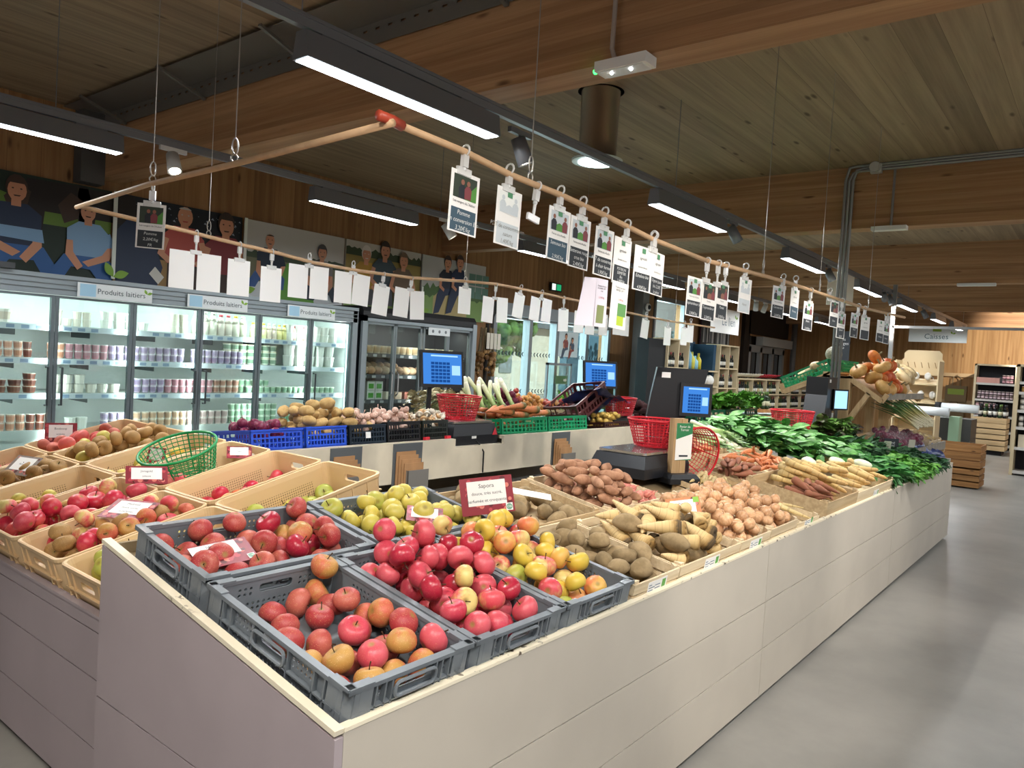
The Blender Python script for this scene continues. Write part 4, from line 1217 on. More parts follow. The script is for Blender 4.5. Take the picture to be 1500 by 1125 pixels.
# ------------------------------------------------------------------ scales
UI = emit('#3f7fd0', .8, 'screen_blue'); UI2 = emit('#9cc8ee', .9, 'screen_light'); UI3 = emit('#1f4f98', .6, 'screen_dark')
def screen_part(t, M, w_, h_, tiles=True):
    s = MB().box(-w_ / 2, w_ / 2, 0, .03, 0, h_, M).build('screen_housing', BLACK, t)
    MB().box(-w_ / 2 + .018, w_ / 2 - .018, -.001, 0, .022, h_ - .022, M).build('display', UI, s)
    if tiles:
        m = MB()
        a, b = w_ - .036, h_ - .044
        for i in range(6):
            for j in range(5):
                x0 = -w_ / 2 + .018 + a * (.2 + .1 * j); z0 = .022 + b * (.06 + .115 * i)
                m.box(x0, x0 + a * .085, -.0022, -.0014, z0, z0 + b * .085, M)
        m.build('button_grid', UI3, s)
        MB().box(a * .24, a * .46, -.0022, -.0014, .022 + b * .3, .022 + b * .62, M).box(-a * .3, a * .4, -.0022, -.0014, .022 + b * .9, .022 + b * .95, M).build('info_panel', UI2, s)
    return s
CHROME = simple('#c9cccd', .18, .9)
def scale_body(M, label, w_=.46, d=.36, h=.12, red=False):
    t = thing('weighing_scale', label, 'scale', M, 'weighing scales')
    lp = [[V((x, y, z)) for x, y in ((-a, -b), (a, -b), (a, b), (-a, b))] for a, b, z in ((w_ / 2, d / 2, 0), (w_ / 2, d / 2, h * .45), (w_ * .44, d * .44, h))]
    MB().loft(lp).build('housing', simple('#1b1d22', .35), t)
    pl = MB().loft([[p + V((0, 0, 0)) for p in rrect(w_ * .86, d * .86, .02, z)] for z in (h + .004, h + .018)])
    pl.build('weighing_plate', CHROME, t)
    MB().tube([(w_ * .3, -d * .36, h + .018), (w_ * .3, -d * .36, h + .075), (w_ * .3, d * .2, h + .075), (w_ * .3, d * .2, h + .018)], .003, 5).build('plate_guard', CHROME, t)
    if red:
        MB().poly([(w_ * .36, -d / 2 - .001, h * .42), (w_ * .48, -d / 2 - .001, h * .42), (w_ * .43, -d / 2 + .001, h * .82)]).build('red_emblem', simple('#d33a44', .4), t)
        MB().box(-w_ * .1, -w_ * .0, -d / 2 - .002, -d / 2 + .002, h * .3, h * .42).build('white_label', PAPER, t)
    return t
t = scale_body(T((4.02, 2.17, .915)), 'black weighing scale with chrome plate by the potatoes, dark upright printer head behind', .56, .36, .125)
HM = T((.5, .06, 0)) @ RZ(-60)
hd = MB()
hd.loft([[HM @ V((x, y, z)) for x, y in ((a, -.1), (b, -.1), (b, .1), (a, .1))] for a, b, z in ((-.17, .02, 0), (-.17, .06, .3), (-.15, .16, .45), (-.12, .2, .63))])
hd.build('printer_head', simple('#15161a', .4), t)
MB().box(-.09, -.035, -.104, -.1, .565, .6, HM).build('white_label', PAPER, t)
screen_part(t, HM @ T((.13, -.13, .33)) @ RZ(8), .2, .21)
t = scale_body(T((4.2, 3.80, .897)), 'black weighing scale on the notched ledge with tilted touch screen on a pole', .5, .34, .15, True)
MB().tube([(-.2, .14, .1), (-.2, .14, .5)], .018, 8).build('pole', BLACK, t)
screen_part(t, T((-.14, .06, .405)) @ RZ(-14) @ RX(-8), .37, .27)
MB().tube([(.0, -.17, .03), (.02, -.19, .0), (.03, -.225, -.05), (.03, -.225, -.2)], .006, 6).build('power_cable', BLACK, t)
t = scale_body(T((6.5, 3.86, .94)), 'black weighing scale with touch screen near the blue tarpaulin', .46, .34, .1)
MB().tube([(-.1, .16, .1), (-.1, .16, .4)], .018, 8).build('pole', BLACK, t)
screen_part(t, T((-.08, .1, .36)) @ RZ(-30) @ RX(-8), .37, .27)
t = scale_body(T((7.0, 2.2, .92)), 'dark weighing scale below the basket between chard and pumpkin rack', .46, .34, .1)
hd = MB().loft([[V((x, y, z)) for x, y in ((.3, -.1), (.62, -.1), (.62, .1), (.3, .1))] for z in (.0,)] + [[V((x, y, z)) for x, y in ((.45, -.1), (.75, -.1), (.75, .1), (.45, .1))] for z in (.45, .62)])
hd.build('printer_head', simple('#15161a', .4), t)
MB().box(.5, .54, -.103, -.1, .57, .6).build('white_label', PAPER, t)
sc_ = MB().box(-.1, .1, 0, .03, 0, .2, T((.7, -.16, .31)) @ RZ(-25)).build('screen_housing', BLACK, t)
MB().box(-.085, .085, -.001, 0, .015, .185, T((.7, -.16, .31)) @ RZ(-25)).build('display', emit('#9fd0ee', 1.0, 'screen_pale'), sc_)
# sign posts by the scales
BOARD = timber('oak_post', '#a98a62', '#bf9f76', '#6a4c2c', 2, 0, .3, .6, .3, 3)
GREENP = simple('#2f7a4c', .4)
t = thing('sign_post', 'wooden post with a green and white notice on a black foot, beside the leaning basket', 'sign', T((4.04, 1.93, .885)) @ RZ(-30))
MB().box(-.05, .04, 0, .05, .05, .37).build('post', BOARD, t)
MB().loft([[V((x, y, z)) for x, y in ((-.1 * k, -.07 * k), (.1 * k, -.07 * k), (.1 * k, .12 * k), (-.1 * k, .12 * k))] for k, z in ((1, 0), (1, .03), (.8, .055))]).build('foot', simple('#1c1d20', .45), t)
p = MB().box(-.035, .075, -.003, -.001, .13, .345).build('notice', WHITE, t)
MB().poly([(-.035, -.0036, .25), (.075, -.0036, .285), (.075, -.0036, .345), (-.035, -.0036, .345)]).build('green_field', GREENP, p, fix=False)
MB().poly([(-.035, -.0036, .13), (.075, -.0036, .13), (.075, -.0036, .137)]).build('green_corner', GREENP, p, fix=False)
lettering('Panier de\nTerroir', .019, WHITE, p, T((.02, -.0042, .315)) @ RX(90))
MB().box(-.01, .05, -.0042, -.0036, .15, .16).build('dark_bar', INK, p)
t = thing('sign_post', 'wooden post with a small white notice in front of the pumpkin rack', 'sign', T((7.62, 2.13, .8)) @ RZ(-60))
MB().box(-.05, .05, 0, .06, 0, .42).build('post', BOARD, t)
p = MB().box(-.04, .05, -.003, -.001, .2, .4).build('notice', WHITE, t)
m = MB()
for i in range(7): m.box(-.03, .005, -.0036, -.003, .23 + .02 * i, .236 + .02 * i)
m.build('print', INK, p)
MB().box(.015, .042, -.0036, -.003, .25, .34).build('grey_field', simple('#6c7268', .5), p)
MB().box(-.03, .02, -.003, -.001, .165, .185).build('red_tab', simple('#c9473f', .5), t)

# ------------------------------------------------------------------ far bank: crates and produce
YB = 0.0
def fb_crate(x0, x1, H, col, label, d=.4, z=0, **kw): return lattice_crate(FB, x0, x1, .0, d, H, col, label, 12, 3, zoff=z, **kw)
fb_crate(2.34, 2.68, .115, '#2a4fc0', 'blue plastic crate of red onions right of the green basket')
pile(FB, 2.36, 2.66, .02, .38, .05, C_(.19), 30, RONI + ONI[:1], 'the blue onion crate', 'red onions in the blue crate', weights=[3, 3, 1])
fb_crate(2.70, 3.0, .12, '#2a55cc', 'bright blue plastic crate heaped with potatoes, right of the red onions')
pile(FB, 2.72, 3.3, .02, .38, .05, lambda u, v: .15 + .15 * math.sin(PI * min(1, max(0, (u - 2.6) / .6))), 80, P_TAN + P_DUST[1:], 'the blue potato crate', 'potatoes in the blue crate', weights=[3, 3, 3, .8, .8])
fb_crate(3.02, 3.32, .12, '#1b2733', 'dark crate with yellow vegetables left of the black garlic crate', tag_label=True)
M_GARL = skin('garlic_pink', '#b98f80', '#d8bcab', 14, .6, (10, 10, 2), rnd=.25)
GARL = [dict(mesh=bulb('garlic', M_GARL, r, .8, .03), sph=[(0, 0, 0, r * .95)], word='pinkish', name='garlic_bulb', cat='garlic', any=True) for r in (.029, .025)]
pile(FB, 3.12, 3.62, .02, .38, .07, lambda u, v: .19 + .13 * math.sin(PI * (u - 3.04) / .66), 120, GARL, 'the dark and black crates', 'garlic bulbs in the dark crates')
fb_crate(3.33, 3.63, .13, '#17181b', 'black plastic crate of pink garlic left of the mushrooms', z=.0)
fb_crate(3.65, 3.9, .13, '#1d231f', 'black-green crate of mushrooms with red clips on its feet')
def mushroom(r, cap, seed):
    mb = MB()
    mb.mi = 0
    mb.lathe([(r * .3, -r * 1.0), (r * .26, -r * .3), (r * .35, 0)], 9)
    mb.mi = 1
    mb.lathe([(r * .35, 0), (r, -.1 * r), (r * 1.02, .1 * r), (r * .8, .5 * r), (r * .4, .72 * r), (1e-5, .78 * r)], 12)
    return mb.mesh('mushroom', [simple('#e3d8c2', .7), cap], True, False)
MUSH = [dict(mesh=mushroom(.026, skin('mushroom_brown', '#c69a6a', '#dcb88e', 12, .7), 1), sph=[(0, 0, 0, .025)], word='tan-capped', name='mushroom', cat='mushroom', any=True), dict(mesh=mushroom(.024, simple('#e6dcca', .7), 2), sph=[(0, 0, 0, .023)], word='white', name='mushroom', cat='mushroom', any=True)]
pile(FB, 3.66, 3.89, .02, .38, .07, C_(.24), 56, MUSH, 'the black-green crate', 'mushrooms in the black-green crate', weights=[3, 1])
t = lattice_crate(FB, 3.93, 4.12, .14, .4, .11, '#20305f', 'navy crate of white mushrooms beside the scale', 12, 3, tag_label=True)
pile(FB, 3.94, 4.11, .15, .39, .05, C_(.24), 36, MUSH, 'the navy crate', 'mushrooms in the navy crate', weights=[1, 3])
for x in (3.67, 3.88):
    o = MB().box(-.02, .02, -.012, .012, 0, .02, FB @ T((x, -.015, 0))).build('red_clip', simple('#d0323c', .4)); tag(o, 'small red clip at the %s foot of the black-green mushroom crate' % ('left' if x < 3.8 else 'right'), 'clip')
GRC = '#128a5a'
fb_crate(4.5, 5.1, .12, GRC, 'green lattice crate under the orange carrots on the far bank')
fb_crate(5.11, 5.7, .12, GRC, 'green lattice crate right of the carrots on the far bank')
CARB = roots('carrot', 'large orange', M_CARR, [(.3, .032), (.26, .029), (.24, .034)])
pile(FB, 4.5, 5.2, .02, .4, .03, lambda u, v: .16 + .16 * math.sin(PI * (u - 4.45) / .8), 46, CARB, 'the carrot heap on the far bank', 'big carrots on the far bank', yaw=(5, 28))
lattice_crate(FB, 4.62, 5.35, .42, .8, .2, '#9c2230', 'red lattice crate holding leeks behind the carrots', 12, 3)
M_LEEK = axis_mat('leek_skin', [(0, '#e9e5d2'), (.3, '#cfd79c'), (.6, '#86a860'), (1, '#3f6a35')], 2, 0, .4, .5)
def leek(seed):
    rr = random.Random(seed)
    mb = MB().tube([(0, 0, 0), (0, 0, .02), (0, 0, .18), (0, .004, .24)], [.014, .019, .017, .02], 10)
    for k in range(5):
        a = rr.uniform(-.5, .5)
        rows = []
        for i in range(6):
            s = i / 5
            w_ = .017 * (1 - s * .5)
            c = V((a * .12 * s * s, .03 * s * (k - 2) * .6, .2 + .2 * s - .06 * s * s * abs(k - 2)))
            rows.append([c + V((-w_, 0, 0)), c + V((0, .004, .0)), c + V((w_, 0, 0))])
        mb.grid(rows)
    return mb.mesh('leek', M_LEEK, True, False)
LK = [leek(i) for i in range(3)]
for i in range(15):
    o = put('leek', LK[i % 3])
    o.matrix_world = FB @ T((4.66 + .043 * i, .45 + .05 * (i % 3), .28 + .035 * (i % 3))) @ RX(155 + random.uniform(-12, 12)) @ RY(random.uniform(-28, 28)) @ T((0, 0, -.16))
    tag(o, 'leek with white shaft up, %s from the left in the red crate' % ORD[i], 'leek', 'leeks in the red crate')
# nets of onions behind the carrots
def net_bag(M, protos, n, r, label, group, col, dims=(.22, .16, .11)):
    pass
M_NETB = skin('onion_brown', '#a9703a', '#c99555', 12, .45, rnd=.3)
NETO = [dict(mesh=bulb('onion', M_NETB, .026, .9, .008), sph=[(0, 0, 0, .026)], word='brown', name='onion', cat='onion', any=True)]
NETR = [dict(mesh=bulb('red_onion', skin('onion_redbrown', '#8f3a34', '#b4584a', 12, .4, rnd=.3), .027, .9, .008), sph=[(0, 0, 0, .027)], word='red', name='red_onion', cat='onion', any=True)]
pile(FB, 5.38, 5.68, .42, .75, .16, lambda u, v: .36 - 1.2 * (u - 5.53) ** 2, 70, NETO, 'the brown onion heap', 'brown onions behind the carrots', tries=8)
pile(FB, 5.70, 6.2, .42, .75, .14, lambda u, v: .33 - .6 * (u - 5.9) ** 2, 90, NETO + NETR, 'the mixed onion heap', 'brown and red onions behind the carrots', tries=8)
pile(FB, 5.2, 5.38, .42, .75, .18, C_(.4), 24, NETR + RONI, 'the dark red onion heap', 'dark red onions beside the leeks', tries=8)
lattice_crate(FB, 5.2, 6.25, .42, .8, .18, '#b8a888', 'pale crate under the onion heaps on the far bank', 14, 2)
# maroon crate tilted under a blue tarpaulin, net of yellow potatoes
lattice_crate(FB @ T((5.72, .08, .05)) @ RY(-24), 0, .56, 0, .36, .17, '#4a1f20', 'maroon crate tilted on edge next to the blue tarpaulin', 10, 2)
TARP = simple('#2f3f78', .35, noise=.2, ns=9)
def tarp(M, w_, d, seed, label, amp=.03):
    rr = random.Random(seed)
    ph = [rr.uniform(0, 6) for _ in range(6)]
    rows = []
    for j in range(15):
        row = []
        for i in range(25):
            x, y = (i / 24 - .5) * w_, (j / 14 - .5) * d
            z = amp * (math.sin(x * 22 + ph[0] + y * 9) + .6 * math.sin(y * 31 + ph[1] + x * 7) + .4 * math.sin(x * 55 + ph[2] - y * 40))
            row.append(V((x + .01 * math.sin(y * 30), y, z - .9 * abs(y / d) ** 2 * .1)))
        rows.append(row)
    o = MB().grid(rows).build('tarpaulin', TARP, None, True)
    o.matrix_world = M
    return tag(o, label, 'tarpaulin')
tarp(FB @ T((6.2, .2, .27)) @ RY(12) @ RX(-14), .6, .42, 3, 'crumpled blue tarpaulin over the maroon crate on the far bank', .016)
NETP = [dict(mesh=lump('potato', skin('potato_yellow', '#b08c3e', '#cdab5a', 20, .6, rnd=.2), .028, .024, .024, 3), sph=[(0, 0, 0, .025)], word='small yellow', name='potato', cat='potato')]
pile(FB, 6.02, 6.34, .0, .22, .0, C_(.15), 46, NETP, 'the heap under the tarpaulin', 'small yellow potatoes under the tarpaulin', tries=8)
lattice_crate(FB, 5.98, 6.42, -.01, .3, .05, '#3b1d1a', 'low maroon tray below the yellow potatoes', 12, 1)
M_BEET = skin('beet_skin', '#2f1a1c', '#4a2a2a', 20, .85, rnd=.3)
BEET = [dict(mesh=lump('beetroot', M_BEET, .05, .045, .045, 5), sph=[(0, 0, 0, .047)], word='dark', name='beetroot', cat='beetroot', any=True)]
lattice_crate(FB, 7.0, 7.7, .0, .45, .14, '#2b1a18', 'dark crate of beetroots behind the near scale', 14, 2)
pile(FB, 7.02, 7.68, .02, .43, .008, C_(.27), 44, BEET, 'the beetroot crate', 'beetroots in the dark crate', tries=8)

# leaves
LEAFG = skin('chard_leaf', '#3a7032', '#6a9f58', 14, .4)
LEAFD = skin('spinach_leaf', '#2a5f30', '#4f8a48', 40, .4)
LEAFL = skin('lettuce_leaf', '#3f7f22', '#6fae3a', 30, .5)
HERB = skin('herb_leaf', '#22422a', '#426b45', 40, .6)
KALE = skin('curly_leaf', '#3f8030', '#78b14e', 30, .55)
def leaf_heap(F, u0, u1, v0, v1, hf, n, size, mat, name, label, cat, dirn=-90, curl=.4, ruffle=.0, wd=.45, up=20):
    mb = MB()
    for k in range(n):
        u, v = random.uniform(u0, u1), random.uniform(v0, v1)
        L = size * random.uniform(.7, 1.2)
        M = F @ T((u, v, hf(u, v) * random.uniform(.55, 1))) @ RZ(random.gauss(dirn, 35)) @ RY(-random.gauss(up, 18)) @ RX(random.gauss(0, 25))
        rows = []
        for i in range(6):
            s = i / 5
            w_ = L * wd * (math.sin(PI * min(1, .08 + .9 * s)) ** .8) + .002
            z = -curl * L * s * s
            rr = [random.uniform(-ruffle, ruffle) * L for _ in range(3)]
            rows.append([M @ V((L * s, -w_ / 2, z + .05 * L + rr[0])), M @ V((L * s, 0, z + rr[1] * .3)), M @ V((L * s, w_ / 2, z + .05 * L + rr[2]))])
        mb.grid(rows)
    # body beneath the outer leaves
    rows = []
    for j in range(7):
        rows.append([F @ V((u0 + (u1 - u0) * i / 8, v0 + (v1 - v0) * j / 6, max(.0, hf(u0 + (u1 - u0) * i / 8, v0 + (v1 - v0) * j / 6) * .55))) for i in range(9)])
    mb.grid(rows)
    o = mb.build(name, mat, None, ruffle == 0, fix=False)
    return tag(o, label, cat, None, 'stuff')
dome = lambda u0, u1, v0, v1, h: (lambda u, v: h * (max(0, math.sin(PI * (u - u0) / (u1 - u0))) * max(0, math.sin(PI * (v - v0) / (v1 - v0)))) ** .5)
wood_crate(FF, 5.2, 5.8, .95, 1.29, .11, 'wooden crate of leeks lying behind the orange carrots', POP2)
for i in range(22):
    o = put('leek', LK[i % 3])
    o.matrix_world = FF @ T((5.27 + .09 * (i % 6) + random.uniform(-.02, .02), 1.06 + .04 * (i // 6), .09 + .025 * (i // 6))) @ RZ(random.uniform(-30, 30)) @ RX((94 if i % 5 < 3 else -82) + random.uniform(-6, 6)) @ T((0, 0, -.2 if i % 5 < 3 else -.1))
    tag(o, 'leek with pale green leaves lying behind the orange carrots', 'leek', 'leeks behind the carrots')
FEN = skin('fennel_skin', '#c9d2a8', '#e6e8d0', 6, .4, (3, 3, 12))
fm = lump('fennel', FEN, .09, .06, .05, 2, .06)
for i, (u, v) in enumerate(((5.35, .42), (5.72, .33), (5.98, .22))):
    o = put('fennel_bulb', fm); o.matrix_world = FF @ T((u, v, .165)) @ RZ(40 + 30 * i) @ Matrix.Scale(.75, 4); tag(o, 'white fennel bulb among the yellow carrots, %s from the near end' % ORD[i], 'fennel', 'fennel bulbs')
leaf_heap(FF, 5.75, 6.8, .45, 1.45, lambda u, v: .2, 1000, .13, LEAFG, 'chard_leaves', 'dark green chard leaves heaped in a long slope behind the leeks', 'chard', -90, .5, .02, .5)
leaf_heap(FF, 6.1, 6.75, .05, .5, lambda u, v: .13, 420, .12, LEAFD, 'spinach_leaves', 'dark glossy spinach leaves beside the yellow carrots', 'spinach', -90, .5, .015, .45)
leaf_heap(FF, 6.55, 7.5, -.02, .34, lambda u, v: .12, 900, .075, KALE, 'parsley_leaves', 'bright green curly parsley spilling over the front of the counter', 'parsley', -90, .6, .12, .8)
leaf_heap(FF, 7.3, 8.2, .0, .5, lambda u, v: .11, 700, .08, HERB, 'thyme_leaves', 'dark dull green herbs at the far end of the counter', 'herbs', -90, .5, .12, .5)
leaf_heap(FF, 6.7, 7.5, .4, .8, lambda u, v: .15, 500, .11, HERB, 'herb_leaves', 'dark feathery herbs below the red-tinged lettuce', 'herbs', -90, .5, .1, .3, 45)
leaf_heap(FF, 7.1, 7.6, .75, 1.0, lambda u, v: .24, 260, .12, skin('red_lettuce', '#3a2a20', '#5d8a3a', 8, .5), 'lettuce_leaves', 'red-tinged curly lettuce in front of the small notice post', 'lettuce', -90, .5, .15, .8, 40)
leaf_heap(FB, 7.6, 8.6, -.5, .1, lambda u, v: .26, 1100, .09, LEAFL, 'lettuce_leaves', 'bright green lettuce heap behind the near scale screen', 'lettuce', -100, .4, .1, .8, 30)
leaf_heap(FB, 6.3, 6.9, .5, .8, lambda u, v: .28, 120, .14, LEAFL, 'celery_leaves', 'bright green celery leaves behind the blue tarpaulin', 'celery', 0, .4, .08, .5, 50)
leaf_heap(FB, 4.3, 4.75, .45, .75, lambda u, v: .2, 120, .16, skin('chicory_leaf', '#5d6a4a', '#b4b894', 14, .5), 'leek_roots', 'grey-green leafy stems behind the red basket', 'leaf greens', -90, .4, .05, .3, 30)
leaf_heap(FB, 4.4, 5.0, .8, 1.0, lambda u, v: .36, 160, .08, skin('garlic_pale', '#8f8664', '#cfc7a4', 14, .6), 'garlic_stems', 'pale dried garlic heads heaped behind the leeks', 'garlic', -90, .4, .15, .8, 30)
for x0, z, lb in ((8.0, .0, 'green plastic crate under the bright lettuce'),):
    lattice_crate(FB, 7.6, 8.5, -.5, .1, .12, '#15603f', lb, 14, 2)
# paper-bag holders on the back panel
KRAFT = simple('#a98058', .8, noise=.12, ns=12)
for x0, x1, lb in ((2.84, 3.08, 'leftmost paper bag holder hanging on the off-white panel'), (3.34, 3.6, 'paper bag holder below the mushroom crate'), (5.1, 5.36, 'paper bag holder below the second green crate')):
    t = thing('bag_holder', lb, 'bag holder', (x0, 3.585, .66), 'paper bag holders')
    w_ = x1 - x0
    MB().box(0, w_, -.006, 0, 0, .29).build('back_plate', DGREY, t)
    MB().box(w_ * .3, w_ * 1.02, -.07, -.066, -.03, .12).box(w_ * .3, w_ * .31, -.07, 0, -.03, .12).build('front_pocket', simple('#77746f', .5), t)
    for k in range(4):
        MB().box(w_ * (.06 + .06 * k), w_ * (.72 + .06 * k), -.02 - .01 * k, -.016 - .01 * k, .0, .24 - .025 * k).build('paper_bag', KRAFT, t)
# ------------------------------------------------------------------ light tracks, LED bars, spots
TRK = simple('#74767a', .4, .2)
HOUSE = simple('#6b6d71', .4, .2)
LED = emit('#eaf6ff', 9.0, 'led_glow'); SPT = emit('#fff3da', 12.0, 'spot_glow')
for y, zt, x0, x1, lb in ((-.7, 2.965, -3.5, 20.5, 'added unseen light track over the open aisle, brightening floor and front boards'), (2.87, 2.965, -3.5, 21.2, 'long grey light track above the front counters'), (5.5, 2.965, -3.5, 20, 'second grey light track, nearer the dairy cabinet')):
    t = thing('light_track', lb, 'light track', (x0, y, zt - .03), 'ceiling light tracks')
    MB().box(0, x1 - x0, -.018, .018, 0, .06).box(0, x1 - x0, -.026, .026, .04, .048).build('rail', TRK, t)
    for x in (2.0, 5.6, 9.5, 14.5):
        MB().tube([(x - x0, 0, .06), (x - x0, 0, 3.7 - zt + .03)], .003, 5).build('suspension_wire', TRK, t)
places = ['over the nearest apple crates', 'over the onion crates', 'above the chard', 'beyond the second beam', 'fifth along the front track', 'sixth along the front track', 'last on the front track',
          'at the upper left over the cow picture', 'in front of the salad and field pictures', 'behind the hanging cards, third on the rear track', 'fourth along the rear track', 'fifth along the rear track', 'sixth along the rear track', 'last on the rear track'] + [o_ + ' along the added aisle track' for o_ in ORD[:7]]
for (x0, x1, y, z), pl in zip(BARS, places):
    t = thing('linear_lamp', 'lit grey LED bar ' + pl, 'lamp', (x0, y, z), 'LED bars on the tracks')
    L = x1 - x0
    prof = [(-.055, -.06), (.055, -.06), (.035, .06), (-.035, .06)]
    MB().loft([[V((x, a, b)) for a, b in prof] for x in (0, L)]).box(.1, .3, -.015, .015, .06, .08).box(L - .3, L - .1, -.015, .015, .06, .08).build('housing', HOUSE, t)
    MB().box(.012, L - .012, -.045, .045, -.064, -.061).build('diffuser', LED, t)
SPH = [((3.56, 2.87, 2.83), (.3, -.25, -1), 'unlit-sided grey spotlight between the first two LED bars', 1), ((6.78, 2.87, 2.86), (.6, -.4, -1), 'grey spotlight right after the second LED bar', 1), ((9.83, 2.87, 2.85), (.2, -.5, -1), 'small bright spotlight by the third LED bar', 1),
       ((12.75, 2.87, 2.86), (1, 0, -.6), 'spotlight past the fourth LED bar', 0), ((13.1, 2.87, 2.86), (.2, -.5, -1), 'bright spotlight before the fifth LED bar', 1), ((15.9, 2.87, 2.86), (.4, -.5, -1), 'tilted spotlight after the fifth LED bar', 1),
       ((2.79, 5.5, 2.86), (-.15, -.65, -1), 'bright white spotlight at the left on the rear track', 1), ((5.7, 5.5, 2.86), (.5, -.5, -1), 'bright white spotlight left of the first hanging card', 1), ((8.7, 5.5, 2.86), (.5, -.5, -1), 'spotlight on the rear track behind the cards', 0), ((14.4, 5.5, 2.86), (.5, .2, -1), 'grey spotlight on the rear track near the dark sliding door', 0), ((14.9, 5.5, 2.86), (-.5, .2, -1), 'second grey spotlight on the rear track near the dark sliding door', 0)]
for c, d, lb, lit in SPH:
    t = thing('spotlight', lb, 'spotlight', c, 'track spotlights')
    d = V(d).normalized()
    h = simple('#c9cac8', .4) if c[1] > 4 else HOUSE
    MB().box(-.1, .1, -.014, .014, .045, .075).tube([(0, 0, .05), (0, 0, .0)], .008, 6).build('mount', h, t)
    R = d.to_track_quat('Z', 'Y').to_matrix().to_4x4()
    MB().lathe([(.045, -.03), (.05, .13), (.042, .13), (.038, .1), (.038, .1)], 16, R).build('head', h, t, True)
    MB().lathe([(1e-5, .118), (.041, .12)], 16, R).build('lens', SPT if lit else simple('#d8d8d0', .3), t)
# light well, emergency lights, conduits
t = thing('light_well', 'round brown metal light well hanging from the ceiling with bright rim', 'light well', (5.14, 3.34, 3.15))
MB().lathe([(.15, .0), (.155, .55), (.185, .55)], 28).build('tube', simple('#7a6753', .4, .5), t, True)
MB().lathe([(.13, -.005), (.2, -.005), (.205, .01), (.15, .03)], 28).build('rim', simple('#c7d2d0', .4), t)
MB().lathe([(1e-5, -.012), (.15, -.012)], 28).build('lens', emit('#eefcff', 5, 'well_glow'), t)
t = thing('emergency_light', 'white emergency light with green diode under the nearest beam', 'emergency light', (3.29, 2.02, 3.03))
MB().box(-.06, .05, -.16, .13, -.02, .03).build('housing', WHITE, t)
MB().box(-.05, .04, -.14, .1, -.026, -.02).build('cover', simple('#d9dcd8', .3), t)
e = MB()
for y in (-.06, .05): e.sphere((-.02, y, -.028), .009, 8, 5)
e.build('white_diode', emit('#ffffff', 8, 'diode_glow'), t); MB().sphere((-.03, .14, -.008), .014, 8, 5).build('green_diode', emit('#25e04a', 6, 'green_glow'), t)
MB().tube([(-.03, .03, .03), (-.03, .05, .09), (-.02, .05, .6)], .012, 6).build('conduit', simple('#a79a90', .5), t)
PIPE = simple('#8b8b8a', .4, .3)
t = thing('conduit_pole', 'grey pole of bundled conduits rising from the counter to the ceiling pipes', 'conduit', (8.17, 2.24, 0))
for k, (dx, dy) in enumerate(((0, 0), (0, -.035), (0, .035))):
    MB().tube([(dx, dy, .75), (dx, dy, 3.55), (dx, dy - .03, 3.62 + .03 * k), (dx, dy - .1, 3.64 + .025 * k), (dx, -9, 3.64 + .025 * k)], .016, 8).build('conduit', PIPE, t, True)
MB().box(-.04, .02, -.3, -.2, 3.6, 3.69).lathe([(.05, 0), (.05, .05)], 14, T((-.04, -.25, 3.65)) @ RY(-90)).build('junction_box', simple('#b9b8b2', .5), t)
MB().box(-.03, .05, -.05, .05, .72, .76).build('base_plate', PIPE, t)
t = thing('emergency_light', 'white emergency light fed by a conduit drop under the second beam', 'emergency light', (8.2, 1.9, 3.05))
MB().box(-.05, .05, -.22, .1, -.02, .02).build('housing', WHITE, t)
MB().tube([(-.03, -.08, .02), (-.03, -.08, .6)], .012, 6).build('conduit', PIPE, t)
t = thing('emergency_light', 'white emergency light under the third beam, far right', 'emergency light', (13.2, 1.75, 3.05)); MB().box(-.05, .05, -.3, .2, -.02, .02).build('housing', WHITE, t)
t = thing('support_post', 'slim grey post behind the pumpkin rack', 'post', (13.28, 2.82, 0))
MB().box(-.03, .03, -.03, .03, 0, 3.07).build('post', PIPE, t)
MB().box(-.03, .0, -2.2, 0, 2.38, 2.42).build('arm', PIPE, t)

# ------------------------------------------------------------------ hanging rods, wires and price cards
ROD = simple('#c4a17c', .55, noise=.08, ns=20)
def rod(pts, label, r=.012):
    mb = MB().tube(pts, r, 8)
    o = mb.build('hanging_rod', ROD, None, True)
    return tag(o, label, 'rod', 'wooden rods of the hanging frame')
FR_ = [(1.490, 2.213), (1.815, 2.205), (2.046, 2.185), (2.358, 2.178), (2.681, 2.160), (3.100, 2.128), (3.679, 2.111), (4.226, 2.124), (4.829, 2.139), (5.412, 2.141), (6.191, 2.144), (6.918, 2.144), (8.445, 2.188)]
BK_ = [(1.689, 2.207), (2.268, 2.176), (2.622, 2.151), (2.882, 2.138), (3.189, 2.113), (3.595, 2.108), (4.104, 2.120), (4.707, 2.163), (5.126, 2.187), (5.842, 2.177), (6.445, 2.163), (7.371, 2.130), (8.414, 2.109), (9.063, 2.113), (9.8, 2.12)]
rod([(x, 1.69, z) for x, z in FR_[:7]], 'wooden rod over the apples carrying the nearest price cards')
rod([(x, 1.69, z) for x, z in FR_[6:]], 'wooden rod farther along the front, carrying the smaller cards')
rod([(x, 4.3, z) for x, z in BK_[:8]], 'wooden rod before the dairy cabinet carrying blank card backs')
rod([(x, 4.3, z) for x, z in BK_[7:]], 'wooden rod before the glass entrance carrying card backs')
rod([(1.478, 1.66, 2.2), (1.54, 2.57, 2.2), (1.57, 3.29, 2.2), (1.68, 4.3, 2.2)], 'slanting end rod joining the front and rear rods at the left')
o = MB().tube([(1.44, 1.68, 2.214), (1.49, 1.68, 2.214), (1.54, 1.69, 2.212)], .0165, 8).build('red_tape', simple('#a8422e', .4), None, True); tag(o, 'orange-red tape binding the corner of the wooden rods', 'tape')
